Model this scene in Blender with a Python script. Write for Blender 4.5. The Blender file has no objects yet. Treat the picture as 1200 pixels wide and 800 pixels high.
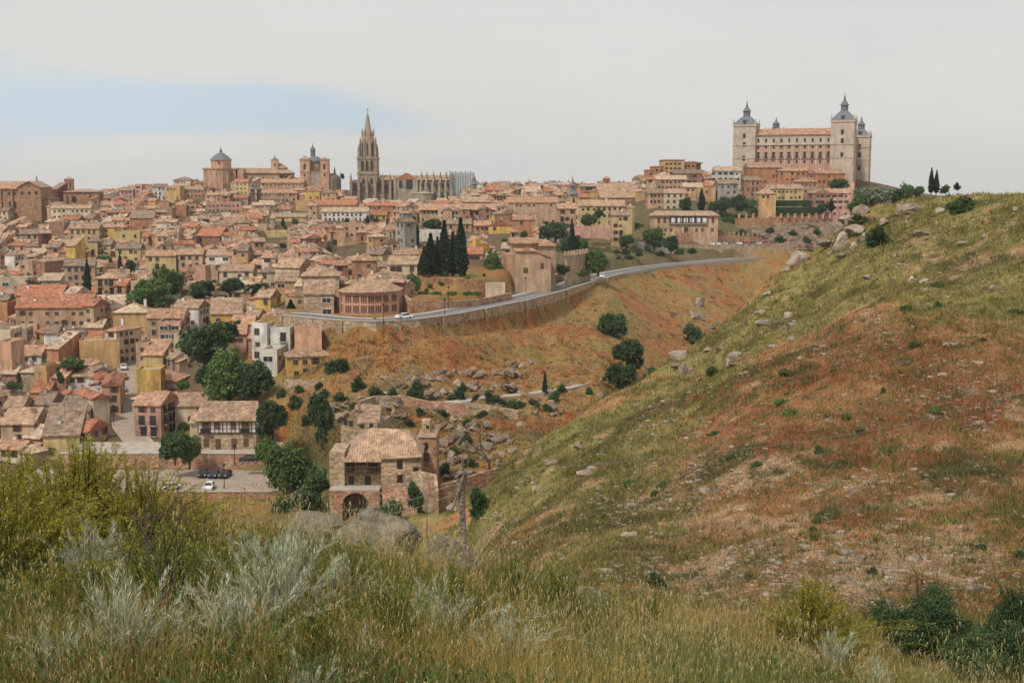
import bpy, math, random
import numpy as np
from mathutils import Vector, Matrix
rng = random.Random(11); nr = np.random.default_rng(5)
sc = bpy.context.scene; COL = sc.collection
# ------------------------------------------------------------------ camera, sky, sun, exposure
F = 1500.0; PITCH = math.atan(0.12); CP, SP = math.cos(PITCH), math.sin(PITCH)
cd = bpy.data.cameras.new('camera'); cam = bpy.data.objects.new('camera', cd); COL.objects.link(cam)
cd.sensor_width = 36; cd.lens = 36 * F / 1200; cd.clip_start = 0.1; cd.clip_end = 20000
cam.location = (0, 0, 0); cam.rotation_euler = (math.pi / 2 - PITCH, 0, 0); sc.camera = cam
SUN_EL, SUN_AZ = math.radians(52), math.radians(215)      # azimuth clockwise from +Y: behind the camera, to the left
w = bpy.data.worlds.new('World'); sc.world = w; w.use_nodes = True
nt = w.node_tree; N, L = nt.nodes, nt.links; N.clear()
def nd(t, **k):
    n = N.new(t)
    for a, b in k.items(): setattr(n, a, b)
    return n
sky = nd('ShaderNodeTexSky', sky_type='NISHITA', sun_disc=False, sun_elevation=SUN_EL, sun_rotation=SUN_AZ, air_density=1.0, dust_density=2.5)
bg1 = nd('ShaderNodeBackground'); bg1.inputs[1].default_value = 0.12; L.new(sky.outputs[0], bg1.inputs[0])
tc = nd('ShaderNodeTexCoord'); sep = nd('ShaderNodeSeparateXYZ'); L.new(tc.outputs['Generated'], sep.inputs[0])
mp = nd('ShaderNodeMapping'); mp.inputs['Scale'].default_value = (2.2, 2.2, 9.0); L.new(tc.outputs['Generated'], mp.inputs[0])
no = nd('ShaderNodeTexNoise'); no.inputs['Scale'].default_value = 2.2; no.inputs['Detail'].default_value = 5; L.new(mp.outputs[0], no.inputs['Vector'])
def mth(op, a, b=None, clamp=False):
    m = nd('ShaderNodeMath', operation=op, use_clamp=clamp)
    for i, v in enumerate((a, b)):
        if v is None: continue
        if isinstance(v, (int, float)): m.inputs[i].default_value = v
        else: L.new(v, m.inputs[i])
    return m.outputs[0]
def gauss(v, c, s):                                       # clear patch low in the west sky
    d = mth('DIVIDE', mth('SUBTRACT', v, c), s); return mth('POWER', 2.718, mth('MULTIPLY', mth('MULTIPLY', d, d), -1.0))
gz = gauss(sep.outputs['Z'], mth('ADD', mth('MULTIPLY', sep.outputs['X'], -.045), .048), mth('ADD', mth('MULTIPLY', mth('MINIMUM', sep.outputs['X'], -.02), -.095), .007))
gx = mth('MULTIPLY', sep.outputs['X'], -8.0, True)
gap = mth('MULTIPLY', gz, gx)
cl = mth('ADD', mth('MULTIPLY', mth('SUBTRACT', no.outputs['Fac'], 0.5), 2.6), mth('MULTIPLY', gap, 1.15))
ss = nd('ShaderNodeMapRange', interpolation_type='SMOOTHSTEP'); L.new(cl, ss.inputs['Value'])
ss.inputs['From Min'].default_value = 0.30; ss.inputs['From Max'].default_value = 1.15
cr = nd('ShaderNodeMix', data_type='RGBA'); cr.inputs['A'].default_value = (0.74, 0.725, 0.695, 1); cr.inputs['B'].default_value = (0.57, 0.68, 0.765, 1)
L.new(ss.outputs[0], cr.inputs['Factor'])
n2 = nd('ShaderNodeTexNoise'); n2.inputs['Scale'].default_value = 1.3; n2.inputs['Detail'].default_value = 4; L.new(mp.outputs[0], n2.inputs['Vector'])
cm = nd('ShaderNodeMix', data_type='RGBA', blend_type='MULTIPLY'); cm.inputs['Factor'].default_value = 1.0
L.new(cr.outputs['Result'], cm.inputs['A'])
rr = nd('ShaderNodeMapRange'); L.new(n2.outputs['Fac'], rr.inputs['Value']); rr.inputs['From Min'].default_value = .3; rr.inputs['From Max'].default_value = .7
rr.inputs['To Min'].default_value = .95; rr.inputs['To Max'].default_value = 1.03; L.new(rr.outputs[0], cm.inputs['B'])
bg2 = nd('ShaderNodeBackground'); bg2.inputs[1].default_value = 1.0; L.new(cm.outputs['Result'], bg2.inputs[0])
mx = nd('ShaderNodeMixShader'); mx.inputs[0].default_value = 0.90; L.new(bg1.outputs[0], mx.inputs[1]); L.new(bg2.outputs[0], mx.inputs[2])
wo = nd('ShaderNodeOutputWorld'); L.new(mx.outputs[0], wo.inputs[0])
sl = bpy.data.lights.new('sun', 'SUN'); sl.energy = 3.0; sl.angle = math.radians(10); sl.color = (1, .95, .87)
so = bpy.data.objects.new('sun', sl); COL.objects.link(so)
sd = Vector((math.sin(SUN_AZ) * math.cos(SUN_EL), math.cos(SUN_AZ) * math.cos(SUN_EL), math.sin(SUN_EL)))
so.rotation_euler = sd.to_track_quat('Z', 'Y').to_euler()
sc.view_settings.view_transform = 'Standard'; sc.view_settings.look = 'None'; sc.view_settings.exposure = 0.04; sc.view_settings.gamma = 1
sc.cycles.max_bounces = 5; sc.cycles.diffuse_bounces = 3; sc.cycles.transparent_max_bounces = 4
# ------------------------------------------------------------------ projection helpers (metres)
def e_of(py): b = (400 - py) / F; return (-SP + b * CP) / (CP + b * SP)
def s_of(px, py): b = (400 - py) / F; return ((px - 600) / F) / (CP + b * SP)
def at(px, py, Y): return Vector((s_of(px, py) * Y, Y, e_of(py) * Y))
def proj(x, y, z):
    dd = y * CP - z * SP; u = y * SP + z * CP
    return 600 + F * x / dd, 400 - F * u / dd
# ------------------------------------------------------------------ noise
def vnoise(x, y, seed=0):
    x = np.asarray(x, float); y = np.asarray(y, float); xi = np.floor(x).astype(np.int64); yi = np.floor(y).astype(np.int64)
    fx = x - xi; fy = y - yi; fx = fx * fx * (3 - 2 * fx); fy = fy * fy * (3 - 2 * fy)
    def h(a, b):
        n = (a * 374761393 + b * 668265263 + seed * 974634777) & 0xffffffff
        n = ((n ^ (n >> 13)) * 1274126177) & 0xffffffff
        return ((n ^ (n >> 16)) & 0xffff) / 65535.0
    return (h(xi, yi) * (1 - fx) + h(xi + 1, yi) * fx) * (1 - fy) + (h(xi, yi + 1) * (1 - fx) + h(xi + 1, yi + 1) * fx) * fy
def fbm(x, y, sc_, oct=4, seed=0):
    t = 0; a = 1; n = 0
    for i in range(oct):
        t = t + a * vnoise(np.asarray(x) / sc_ * 2 ** i, np.asarray(y) / sc_ * 2 ** i, seed + i); n += a; a *= .5
    return t / n
# ------------------------------------------------------------------ terrain: height profiles along columns
NEAR = [(-6, -1.2), (0, -1.75), (5, -2.55)]
TOWN_L = [(300, 503), (350, 444), (425, 372), (520, 324), (640, 284), (750, 258), (850, 241), (950, 230), (1050, 226), (1300, -20.), (1700, -45.), (4200, -60.)]
PROF = {
 -150: NEAR + [(10, -3.30), (15, -4.40), (18, -5.00), (21, -6.60), (40, -25.), (120, -60.), (220, -62.), (270, 552)] + TOWN_L,
 0: NEAR + [(10, -3.30), (15, -4.40), (18, -5.00), (21, -6.60), (40, -25.), (120, -60.), (220, -62.), (270, 552)] + TOWN_L,
 150: NEAR + [(10, -3.33), (15, -4.44), (18, -5.05), (21, -6.65), (40, -25.), (120, -60.), (225, -62.), (270, 540)] + TOWN_L,
 250: NEAR + [(10, -3.30), (15, -4.40), (18, -5.00), (21, -6.60), (40, -25.), (120, -60.), (225, -60.), (262, 550), (280, 520), (310, 470), (350, 430), (400, 385), (450, 352), (520, 322), (640, 282), (760, 252), (850, 235), (936, 226), (950, 214), (1050, 212), (1300, -20.), (1700, -45.), (4200, -60.)],
 330: NEAR + [(10, -3.30), (15, -4.40), (18, -5.00), (21, -6.60), (40, -25.), (120, -60.), (200, -58.), (240, 560), (262, 520), (285, 474), (300, 445), (312, 414), (326, 392), (345, 368), (400, 350), (450, 335), (520, 315), (640, 278), (760, 252), (850, 236), (905, 223), (935, 216), (1050, 212), (1300, -20.), (1700, -45.), (4200, -60.)],
 400: NEAR + [(10, -3.40), (15, -4.53), (18, -5.15), (21, -6.75), (40, -25.), (120, -55.), (190, -53.), (212, 592), (240, 528), (262, 482), (290, 440), (306, 392), (330, -31.), (360, 357), (420, 335), (500, 305), (600, 280), (700, 262), (800, 252), (900, 244), (936, 241), (952, 228), (1050, 222), (1300, -20.), (1700, -45.), (4200, -60.)],
 450: NEAR + [(10, -3.50), (15, -4.66), (18, -5.30), (21, -6.90), (40, -24.), (100, -48.), (165, -49.5), (190, -50.), (208, 590), (238, 530), (258, 490), (280, 455), (292, 424), (301, 395), (308, -32.), (330, -31.), (350, 355), (400, 335), (470, 308), (560, 285), (660, 265), (760, 256), (860, 246), (936, 241), (952, 228), (1050, 222), (1300, -20.), (1700, -45.), (4200, -60.)],
 500: NEAR + [(10, -3.63), (15, -4.84), (18, -5.50), (21, -7.10), (40, -23.), (80, -38.), (130, -49.), (190, -50.), (205, 592), (235, 540), (255, 500), (275, 468), (296, 432), (308, 396), (317, 391), (323, -32.), (350, 342), (372, 316), (420, 300), (500, 283), (600, 272), (688, 267), (705, 260), (800, 250), (936, 240), (952, 230), (1050, 222), (1300, -20.), (1700, -45.), (4200, -60.)],
 550: NEAR + [(10, -3.70), (15, -4.93), (18, -5.60), (21, -7.20), (30, -13.), (60, -22.), (84, 590), (96, 576), (120, -38.), (160, -47.), (200, -47.5), (222, 555), (250, 505), (275, 468), (300, 434), (322, 394), (332, 386), (338, -32.), (368, 330), (400, 310), (450, 297), (520, 282), (600, 272), (688, 267), (705, 258), (850, 243), (936, 238), (1000, 226), (1300, -20.), (1700, -45.), (4200, -60.)],
 600: NEAR + [(10, -3.76), (15, -5.02), (18, -5.70), (21, -7.30), (28, -12.5), (45, -17.), (68, 618), (85, 572), (102, 538), (117, -29.), (150, -46.), (200, -46.5), (225, 545), (250, 505), (275, 470), (310, 434), (338, 394), (352, 384), (358, -32.), (385, 325), (430, 302), (500, 280), (600, 268), (688, 264), (705, 254), (850, 238), (1000, 226), (1300, -20.), (1700, -45.), (4200, -60.)],
 700: NEAR + [(10, -4.09), (15, -5.46), (18, -6.20), (21, -7.80), (28, -11.8), (42, 690), (60, 612), (80, 542), (100, 494), (121, 456), (141, -30.), (200, -52.), (260, -52.), (290, 458), (330, 420), (375, 382), (410, 345), (452, -32.), (490, 306), (530, 290), (580, 270), (650, 252), (750, 238), (850, 230), (1000, 224), (1300, -20.), (1700, -45.), (4200, -60.)],
 800: NEAR + [(10, -4.19), (15, -5.59), (18, -6.35), (21, -7.95), (30, -12.6), (42, 700), (55, 620), (70, 553), (90, 488), (115, 438), (141, 401), (166, -32.), (230, -58.), (330, -60.), (420, 402), (490, 350), (533, 312), (560, 308), (578, 303), (585, -26.6), (600, 276), (625, 252), (660, 230), (700, 216), (800, 214), (1000, -10.), (1300, -30.), (1700, -45.), (4200, -60.)],
 900: NEAR + [(10, -4.36), (15, -5.81), (18, -6.60), (21, -8.20), (30, -12.6), (38, 722), (50, 620), (65, 530), (85, 455), (110, 396), (135, 354), (156, 326), (181, -28.), (240, -55.), (400, -60.), (520, -50.), (580, 312), (590, 304), (598, -27.), (618, 284), (634, 268), (645, 250), (665, 236), (685, 215), (700, 205), (820, 205), (1000, -10.), (1300, -30.), (1700, -45.), (4200, -60.)],
 960: NEAR + [(10, -4.49), (15, -5.98), (18, -6.80), (21, -8.40), (30, -12.5), (37, 730), (49, 620), (63, 530), (82, 445), (106, 380), (130, 335), (150, 306), (166, 288), (185, -24.), (240, -52.), (400, -60.), (540, -48.), (600, 305), (640, 285), (655, 262), (670, 240), (690, 215), (700, 205), (820, 205), (1000, -10.), (1300, -30.), (1700, -45.), (4200, -60.)],
 1000: NEAR + [(10, -4.62), (15, -6.16), (18, -7.00), (21, -8.60), (30, -12.6), (36, 738), (48, 620), (62, 530), (80, 440), (100, 370), (125, 310), (150, 265), (172, 236), (190, -10.), (260, -45.), (400, -55.), (560, -40.), (640, 262), (670, 240), (690, 222), (700, 210), (820, 210), (1000, -10.), (1300, -30.), (1700, -45.), (4200, -60.)],
 1100: NEAR + [(10, -4.88), (15, -6.51), (18, -7.40), (21, -9.00), (30, -12.6), (35, 746), (47, 620), (60, 520), (78, 430), (100, 350), (125, 290), (150, 246), (168, 225), (190, -8.), (260, -40.), (400, -50.), (560, -30.), (640, 250), (670, 236), (700, 232), (820, 230), (1000, -15.), (1300, -30.), (1700, -45.), (4200, -60.)],
 1200: NEAR + [(10, -5.08), (15, -6.78), (18, -7.70), (21, -9.30), (32, -12.9), (36, 752), (47, 620), (60, 510), (78, 412), (100, 326), (125, 266), (150, 231), (163, 219), (190, -5.), (260, -35.), (400, -50.), (560, -30.), (700, 240), (820, 235), (1000, -15.), (1300, -30.), (1700, -45.), (4200, -60.)],
}
PROF[1450] = PROF[1200]
CX = np.array(sorted(PROF)); CS = (CX - 600) / F
NS, NY = 560, 860; SMAX = 0.60
SG = np.linspace(-SMAX, SMAX, NS); APEX = 6.0
RG = np.exp(np.linspace(math.log(1.5), math.log(4200.0), NY)); YG = RG - APEX
cols = []
for c in CX:
    p = PROF[c]; Ys = [q[0] for q in p]; zs = [q[1] if q[1] < 100 else e_of(q[1]) * q[0] for q in p]
    cols.append(np.interp(YG, Ys, zs))
cols = np.array(cols)
X2 = SG[:, None] * RG[None, :]; Y2 = np.repeat(YG[None, :], NS, 0)
ST = np.where(Y2 > 3, X2 / np.maximum(Y2, 3), X2 / 3.0)
ST = np.clip(ST, CS[0], CS[-1])
ii = np.clip(np.searchsorted(CS, ST) - 1, 0, len(CS) - 2); tt = (ST - CS[ii]) / (CS[ii + 1] - CS[ii]); tt = tt * tt * (3 - 2 * tt) * .5 + tt * .5
jj = np.repeat(np.arange(NY)[None, :], NS, 0)
Z2 = cols[ii, jj] * (1 - tt) + cols[ii + 1, jj] * tt
def blur(a, n, ax):
    k = np.exp(-0.5 * (np.arange(-3 * n, 3 * n + 1) / n) ** 2); k /= k.sum()
    pad = [(0, 0), (0, 0)]; pad[ax] = (3 * n, 3 * n); b = np.pad(a, pad, 'edge')
    return np.apply_along_axis(lambda v: np.convolve(v, k, 'valid'), ax, b)
Z2 = blur(blur(Z2, 2, 1), 5, 0)
gl = np.clip((Y2 - 235) / 20, 0, 1) * np.clip((430 - Y2) / 60, 0, 1) * (X2 > -62)
Z2 = Z2 - gl * np.abs(fbm(X2, Y2 * .22, 9, 3, 61) - .5) * 7.0 + gl * .9
hl = np.clip((Y2 - 35) / 20, 0, 1) * np.clip((185 - Y2) / 20, 0, 1)
Z2 = Z2 + hl * (fbm(X2, Y2, 13, 3, 91) - .5) * 3.4 * np.clip(Y2 / 110, .3, 1)
amp = np.clip((Y2 - 8) / 40, 0.0, 1) * np.clip((420 - Y2) / 150, .15, 1)
Z2 = Z2 + amp * ((fbm(X2, Y2, 26, 4, 3) - .5) * 3.2 * np.clip(Y2 / 140, .2, 1) + (fbm(X2, Y2, 4.5, 3, 9) - .5) * 1.1 * np.clip(Y2 / 90, .2, 1)) + (fbm(X2, Y2, 1.6, 3, 19) - .5) * .25 * (Y2 < 40)
ZB = Z2.copy()
def flatten(pts, rad, margin, dz=0.0):                    # level the ground along a polyline of world points
    global Z2
    pts = [Vector(p) for p in pts]; best = np.full(Z2.shape, 1e9); zz = np.zeros(Z2.shape)
    for a, b in zip(pts[:-1], pts[1:]):
        dx, dy = b.x - a.x, b.y - a.y; L2 = dx * dx + dy * dy
        t = np.clip(((X2 - a.x) * dx + (Y2 - a.y) * dy) / L2, 0, 1)
        d = np.hypot(X2 - a.x - t * dx, Y2 - a.y - t * dy); m = d < best
        best = np.where(m, d, best); zz = np.where(m, a.z + t * (b.z - a.z) + dz, zz)
    k = np.clip((best - rad) / margin, 0, 1); k = k * k * (3 - 2 * k)
    Z2 = zz * (1 - k) + Z2 * k
def tz(x, y):
    r = y + APEX; u = (x / r + SMAX) / (2 * SMAX) * (NS - 1); v = (math.log(max(r, 1.5)) - math.log(1.5)) / (math.log(4200) - math.log(1.5)) * (NY - 1)
    u = min(max(u, 0), NS - 1.001); v = min(max(v, 0), NY - 1.001); i, j = int(u), int(v); a, b = u - i, v - j
    return float((Z2[i, j] * (1 - a) + Z2[i + 1, j] * a) * (1 - b) + (Z2[i, j + 1] * (1 - a) + Z2[i + 1, j + 1] * a) * b)
def tzv(x, y):
    r = y + APEX; u = (x / r + SMAX) / (2 * SMAX) * (NS - 1); v = (np.log(np.maximum(r, 1.5)) - math.log(1.5)) / (math.log(4200) - math.log(1.5)) * (NY - 1)
    u = np.clip(u, 0, NS - 1.001); v = np.clip(v, 0, NY - 1.001); i = u.astype(int); j = v.astype(int); a, b = u - i, v - j
    return (Z2[i, j] * (1 - a) + Z2[i + 1, j] * a) * (1 - b) + (Z2[i, j + 1] * (1 - a) + Z2[i + 1, j + 1] * a) * b
def hit(px, py, y0=2.0, h=0.0):                           # where the view ray meets the ground (or a level h above it)
    s = s_of(px, py); e = e_of(py); Y = y0
    while Y < 1500:
        if tz(s * Y, Y) + h >= e * Y: break
        Y *= 1.0035
    return Vector((s * Y, Y, tz(s * Y, Y)))
def ymin(px): return 195 if px < 575 else (270 if px < 760 else 400)
# levelled ground: the road, the car park, the terrace of the timbered house, the street
ROADZ = -32.0
ROADP = [(345, 369.5), (400, 375), (440, 376.5), (480, 374), (520, 368.5), (560, 361), (600, 353), (640, 343), (680, 331), (720, 320.5), (760, 313.5), (800, 309), (860, 304), (930, 298), (1000, 293)]
ROAD = [at(330, 369, ROADZ / e_of(369)), at(338, 369.3, ROADZ / e_of(369.3))] + [at(a, b, ROADZ / e_of(b)) for a, b in ROADP]
def rail(pts, off):                                        # parallel polyline
    out = []
    for i, p in enumerate(pts):
        a = pts[max(i - 1, 0)]; b = pts[min(i + 1, len(pts) - 1)]; d = (b - a); n = Vector((d.y, -d.x, 0)).normalized()
        out.append(p + n * off)
    return out
_r = ROAD[2:6]; flatten([p + Vector((0, 15, -.3)) for p in _r], 9, 4, -0.1)
flatten([at(484, 344, 351), at(530, 344, 354), at(560, 341.5, 358), at(576, 340, 363)], 7, 1.5)
flatten([at(492, 322, 376), at(525, 323, 377), at(560, 325, 379), at(590, 329, 384)], 7, 2)
_o = rail(ROAD, 7.5); flatten([_o[i] + Vector((0, 0, -d)) for i, d in zip(range(5, 11), (4, 5, 6, 7.5, 7, 3))], 2.5, 7)
flatten(rail(ROAD, -3.2), 6.6, 2.6, -0.35)
LOTZ = -58.0
LOT = [at(120, 566, LOTZ / e_of(566)), at(332, 568, LOTZ / e_of(568))]
flatten(LOT, 12, 5, -0.3)
TER = [Vector((s_of(180, 540) * 272, 272, -55.4)), Vector((s_of(312, 540) * 272, 272, -55.4))]
flatten(TER, 7.5, 3, -0.2)
STREET = [hit(a, b, 200) for a, b in [(168, 528), (146, 505), (143, 490), (148, 465), (150, 440), (147, 420), (143, 405)]]
for i in range(1, len(STREET) - 1): STREET[i].z = (STREET[i - 1].z + STREET[i].z + STREET[i + 1].z) / 3
flatten(STREET, 4.5, 4, -0.2)
CARTER = [at(790, 287.5, 592), at(850, 287, 598), at(905, 287, 606)]
for p in CARTER: p.z = -26.6
flatten(CARTER, 6.5, 2, -0.25)
# ------------------------------------------------------------------ materials
MATS = {}
def material(name, col, rough=.9, var=.25, scale=1.0, bump=.0, bscale=None, rnd=0.0, col2=None, metal=0.0, kind='noise', spec=.3, stain=0.0, trans=0.0):
    if name in MATS: return MATS[name]
    m = bpy.data.materials.new(name); m.use_nodes = True; n, l = m.node_tree.nodes, m.node_tree.links
    bs = n['Principled BSDF']; bs.inputs['Roughness'].default_value = rough; bs.inputs['Metallic'].default_value = metal; bs.inputs['Specular IOR Level'].default_value = spec
    g = n.new('ShaderNodeNewGeometry'); oi = n.new('ShaderNodeObjectInfo'); t = n.new('ShaderNodeTexCoord')
    vec = g.outputs['Position']
    def mixc(f, a, b, bt='MIX'):
        x = n.new('ShaderNodeMix'); x.data_type = 'RGBA'; x.blend_type = bt
        for s_, v in (('Factor', f), ('A', a), ('B', b)):
            if isinstance(v, (int, float)): x.inputs[s_].default_value = v
            elif isinstance(v, tuple): x.inputs[s_].default_value = v
            else: l.new(v, x.inputs[s_])
        return x.outputs['Result']
    tx = n.new('ShaderNodeTexNoise'); tx.inputs['Scale'].default_value = scale; tx.inputs['Detail'].default_value = 6; tx.inputs['Roughness'].default_value = .65
    l.new(vec, tx.inputs['Vector'])
    f0 = n.new('ShaderNodeMapRange'); l.new(tx.outputs['Fac'], f0.inputs['Value']); f0.inputs['From Min'].default_value = .32; f0.inputs['From Max'].default_value = .68
    c1 = (*col, 1); c2 = (*(col2 if col2 else tuple(c * (1 - var) for c in col)), 1)
    out = mixc(f0.outputs[0], c1, c2)
    if kind == 'brick':                                    # stone or brick courses
        mpg = n.new('ShaderNodeMapping'); l.new(t.outputs['Object'], mpg.inputs[0])
        v1 = n.new('ShaderNodeTexVoronoi'); v1.inputs['Scale'].default_value = 1.6; mpg.inputs['Scale'].default_value = (1, 1, 1.7); l.new(mpg.outputs[0], v1.inputs['Vector'])
        hs = n.new('ShaderNodeSeparateColor'); l.new(v1.outputs['Color'], hs.inputs[0])
        q = n.new('ShaderNodeMapRange'); l.new(hs.outputs[0], q.inputs['Value']); q.inputs['To Min'].default_value = .68; q.inputs['To Max'].default_value = 1.3
        out = mixc(1.0, out, q.outputs[0], 'MULTIPLY')
    if kind == 'tile':                                     # curved roof tiles: columns running down the slope, plus odd tiles
        sp = n.new('ShaderNodeTexVoronoi'); sp.inputs['Scale'].default_value = 1.9; l.new(vec, sp.inputs['Vector'])
        hs = n.new('ShaderNodeSeparateColor'); l.new(sp.outputs['Color'], hs.inputs[0])
        q = n.new('ShaderNodeMapRange'); l.new(hs.outputs[0], q.inputs['Value']); q.inputs['To Min'].default_value = .72; q.inputs['To Max'].default_value = 1.28
        out = mixc(1.0, out, q.outputs[0], 'MULTIPLY')
        wv = n.new('ShaderNodeTexWave'); wv.wave_type = 'BANDS'; wv.bands_direction = 'X'; wv.inputs['Scale'].default_value = .75; wv.inputs['Distortion'].default_value = .6
        l.new(t.outputs['Object'], wv.inputs['Vector'])
        q2 = n.new('ShaderNodeMapRange'); l.new(wv.outputs['Fac'], q2.inputs['Value']); q2.inputs['To Min'].default_value = .82; q2.inputs['To Max'].default_value = 1.12
        out = mixc(1.0, out, q2.outputs[0], 'MULTIPLY')
    if stain:                                              # weathering streaks of its own
        mp_ = n.new('ShaderNodeMapping'); mp_.inputs['Scale'].default_value = (1, 1, .25); l.new(vec, mp_.inputs[0])
        st = n.new('ShaderNodeTexNoise'); st.inputs['Scale'].default_value = .55; st.inputs['Detail'].default_value = 8; st.inputs['Roughness'].default_value = .7; l.new(mp_.outputs[0], st.inputs['Vector'])
        q3 = n.new('ShaderNodeMapRange'); l.new(st.outputs['Fac'], q3.inputs['Value']); q3.inputs['From Min'].default_value = .35; q3.inputs['From Max'].default_value = .62; q3.inputs['To Min'].default_value = 1 - stain; q3.inputs['To Max'].default_value = 1.08
        out = mixc(1.0, out, q3.outputs[0], 'MULTIPLY')
    if rnd:
        q4 = n.new('ShaderNodeMapRange'); l.new(oi.outputs['Random'], q4.inputs['Value']); q4.inputs['To Min'].default_value = 1 - rnd; q4.inputs['To Max'].default_value = 1 + rnd
        out = mixc(1.0, out, q4.outputs[0], 'MULTIPLY')
    l.new(out, bs.inputs['Base Color'])
    if bump:
        tb = n.new('ShaderNodeTexNoise'); tb.inputs['Scale'].default_value = bscale or scale * 4; tb.inputs['Detail'].default_value = 5; l.new(vec, tb.inputs['Vector'])
        bp = n.new('ShaderNodeBump'); bp.inputs['Strength'].default_value = bump; bp.inputs['Distance'].default_value = .3; l.new(tb.outputs['Fac'], bp.inputs['Height']); l.new(bp.outputs[0], bs.inputs['Normal'])
    if trans:
        td = n.new('ShaderNodeBsdfTranslucent'); l.new(out, td.inputs[0]); ms = n.new('ShaderNodeMixShader'); ms.inputs[0].default_value = trans
        l.new(bs.outputs[0], ms.inputs[1]); l.new(td.outputs[0], ms.inputs[2]); l.new(ms.outputs[0], n['Material Output'].inputs[0])
    MATS[name] = m; return m
WALLC = {'cream': (.68, .54, .37), 'pale yellow': (.62, .47, .23), 'yellow': (.70, .45, .13), 'ochre': (.60, .38, .18), 'tan': (.54, .37, .24), 'pinkish tan': (.57, .35, .22),
         'brick': (.42, .23, .145), 'stone': (.46, .34, .23), 'white': (.78, .73, .65), 'orange': (.52, .25, .13), 'rose': (.60, .35, .27), 'peach': (.64, .38, .24), 'dark red': (.24, .06, .045), 'grey': (.38, .34, .29)}
for k, c in WALLC.items():
    material('wall ' + k, c, var=.34, scale=.35, stain=.38, rnd=.12, bump=.25, kind='brick' if k in ('brick', 'stone') else 'noise')
ROOFC = {'tan': (.46, .30, .195), 'pink': (.50, .29, .18), 'brown': (.31, .215, .15), 'red': (.46, .19, .105), 'pale': (.57, .42, .29)}
for k, c in ROOFC.items():
    material('roof ' + k, c, var=.50, scale=.6, kind='tile', rnd=.12, bump=.4, bscale=3, stain=.25)
material('slate', (.155, .165, .18), rough=.6, var=.3, scale=1.2)
material('window', (.035, .03, .028), rough=.35, var=.4, scale=2, spec=.5)
material('shutter', (.13, .07, .045), rough=.7, var=.3, scale=3)
material('frame', (.30, .22, .15), rough=.8)
material('white frame', (.62, .58, .52), rough=.7, var=.15)
material('iron', (.03, .03, .03), rough=.5, metal=.3)
material('chimney', (.42, .27, .19), var=.4, scale=1.5, rnd=.2)
material('timber', (.10, .06, .04), var=.4, scale=4)
material('limestone', (.53, .43, .335), var=.28, scale=.35, stain=.22, bump=.2)
material('pink brick', (.54, .30, .21), var=.25, scale=.4, stain=.2, bump=.2)
material('shadowed tracery', (.11, .08, .06), var=.3, scale=1)  # dark brown with the shade of the nave arches put into the colour
material('gothic stone', (.41, .30, .21), var=.45, scale=.35, stain=.28, bump=.6, bscale=1.2)
material('pale gothic stone', (.46, .38, .28), var=.45, scale=.35, stain=.35, bump=.6, bscale=1.2)
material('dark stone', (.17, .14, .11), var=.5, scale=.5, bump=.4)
material('brickwork', (.42, .23, .125), var=.35, scale=.4, stain=.3, kind='brick', bump=.3)
material('rubble wall', (.48, .35, .225), var=.4, scale=.5, stain=.3, kind='brick', bump=.8, bscale=2)
material('red wall', (.36, .17, .10), col2=(.44, .30, .20), scale=.35, stain=.35, kind='brick', bump=.8, bscale=2)
material('asphalt', (.15, .15, .155), var=.2, scale=.6, rough=.85, stain=.1)
material('paving', (.36, .28, .22), var=.2, scale=.5, stain=.15)
material('concrete', (.45, .38, .31), var=.25, scale=.6, stain=.2)
material('white paint', (.78, .77, .74), var=.1, scale=2)
material('kerb', (.42, .37, .32), var=.2, scale=1)
material('leaf dark', (.030, .060, .026), col2=(.085, .135, .042), scale=.6, rnd=.25, trans=.2, rough=.7)
material('leaf green', (.05, .105, .028), col2=(.14, .20, .05), scale=.6, rnd=.25, trans=.25, rough=.7)
material('leaf cypress', (.018, .034, .022), col2=(.04, .062, .032), scale=.8, rnd=.2, trans=.1, rough=.8)
material('leaf olive', (.14, .18, .11), col2=(.24, .28, .18), scale=.8, rnd=.15, trans=.2, rough=.7)
material('leaf lime', (.19, .20, .035), col2=(.30, .27, .04), scale=3, rnd=.15, trans=.35, rough=.7)
material('bark', (.10, .075, .055), var=.5, scale=4, bump=.4)
material('rock', (.36, .29, .22), col2=(.20, .155, .115), scale=1.3, rnd=.15, bump=.9, bscale=3, stain=.35)
material('pale rock', (.43, .35, .27), col2=(.22, .165, .12), scale=1.3, rnd=.15, bump=.9, bscale=3, stain=.3)
material('cliff', (.32, .21, .14), col2=(.10, .08, .05), scale=.35, rnd=.1, bump=1.0, bscale=.9, stain=.4)
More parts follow.
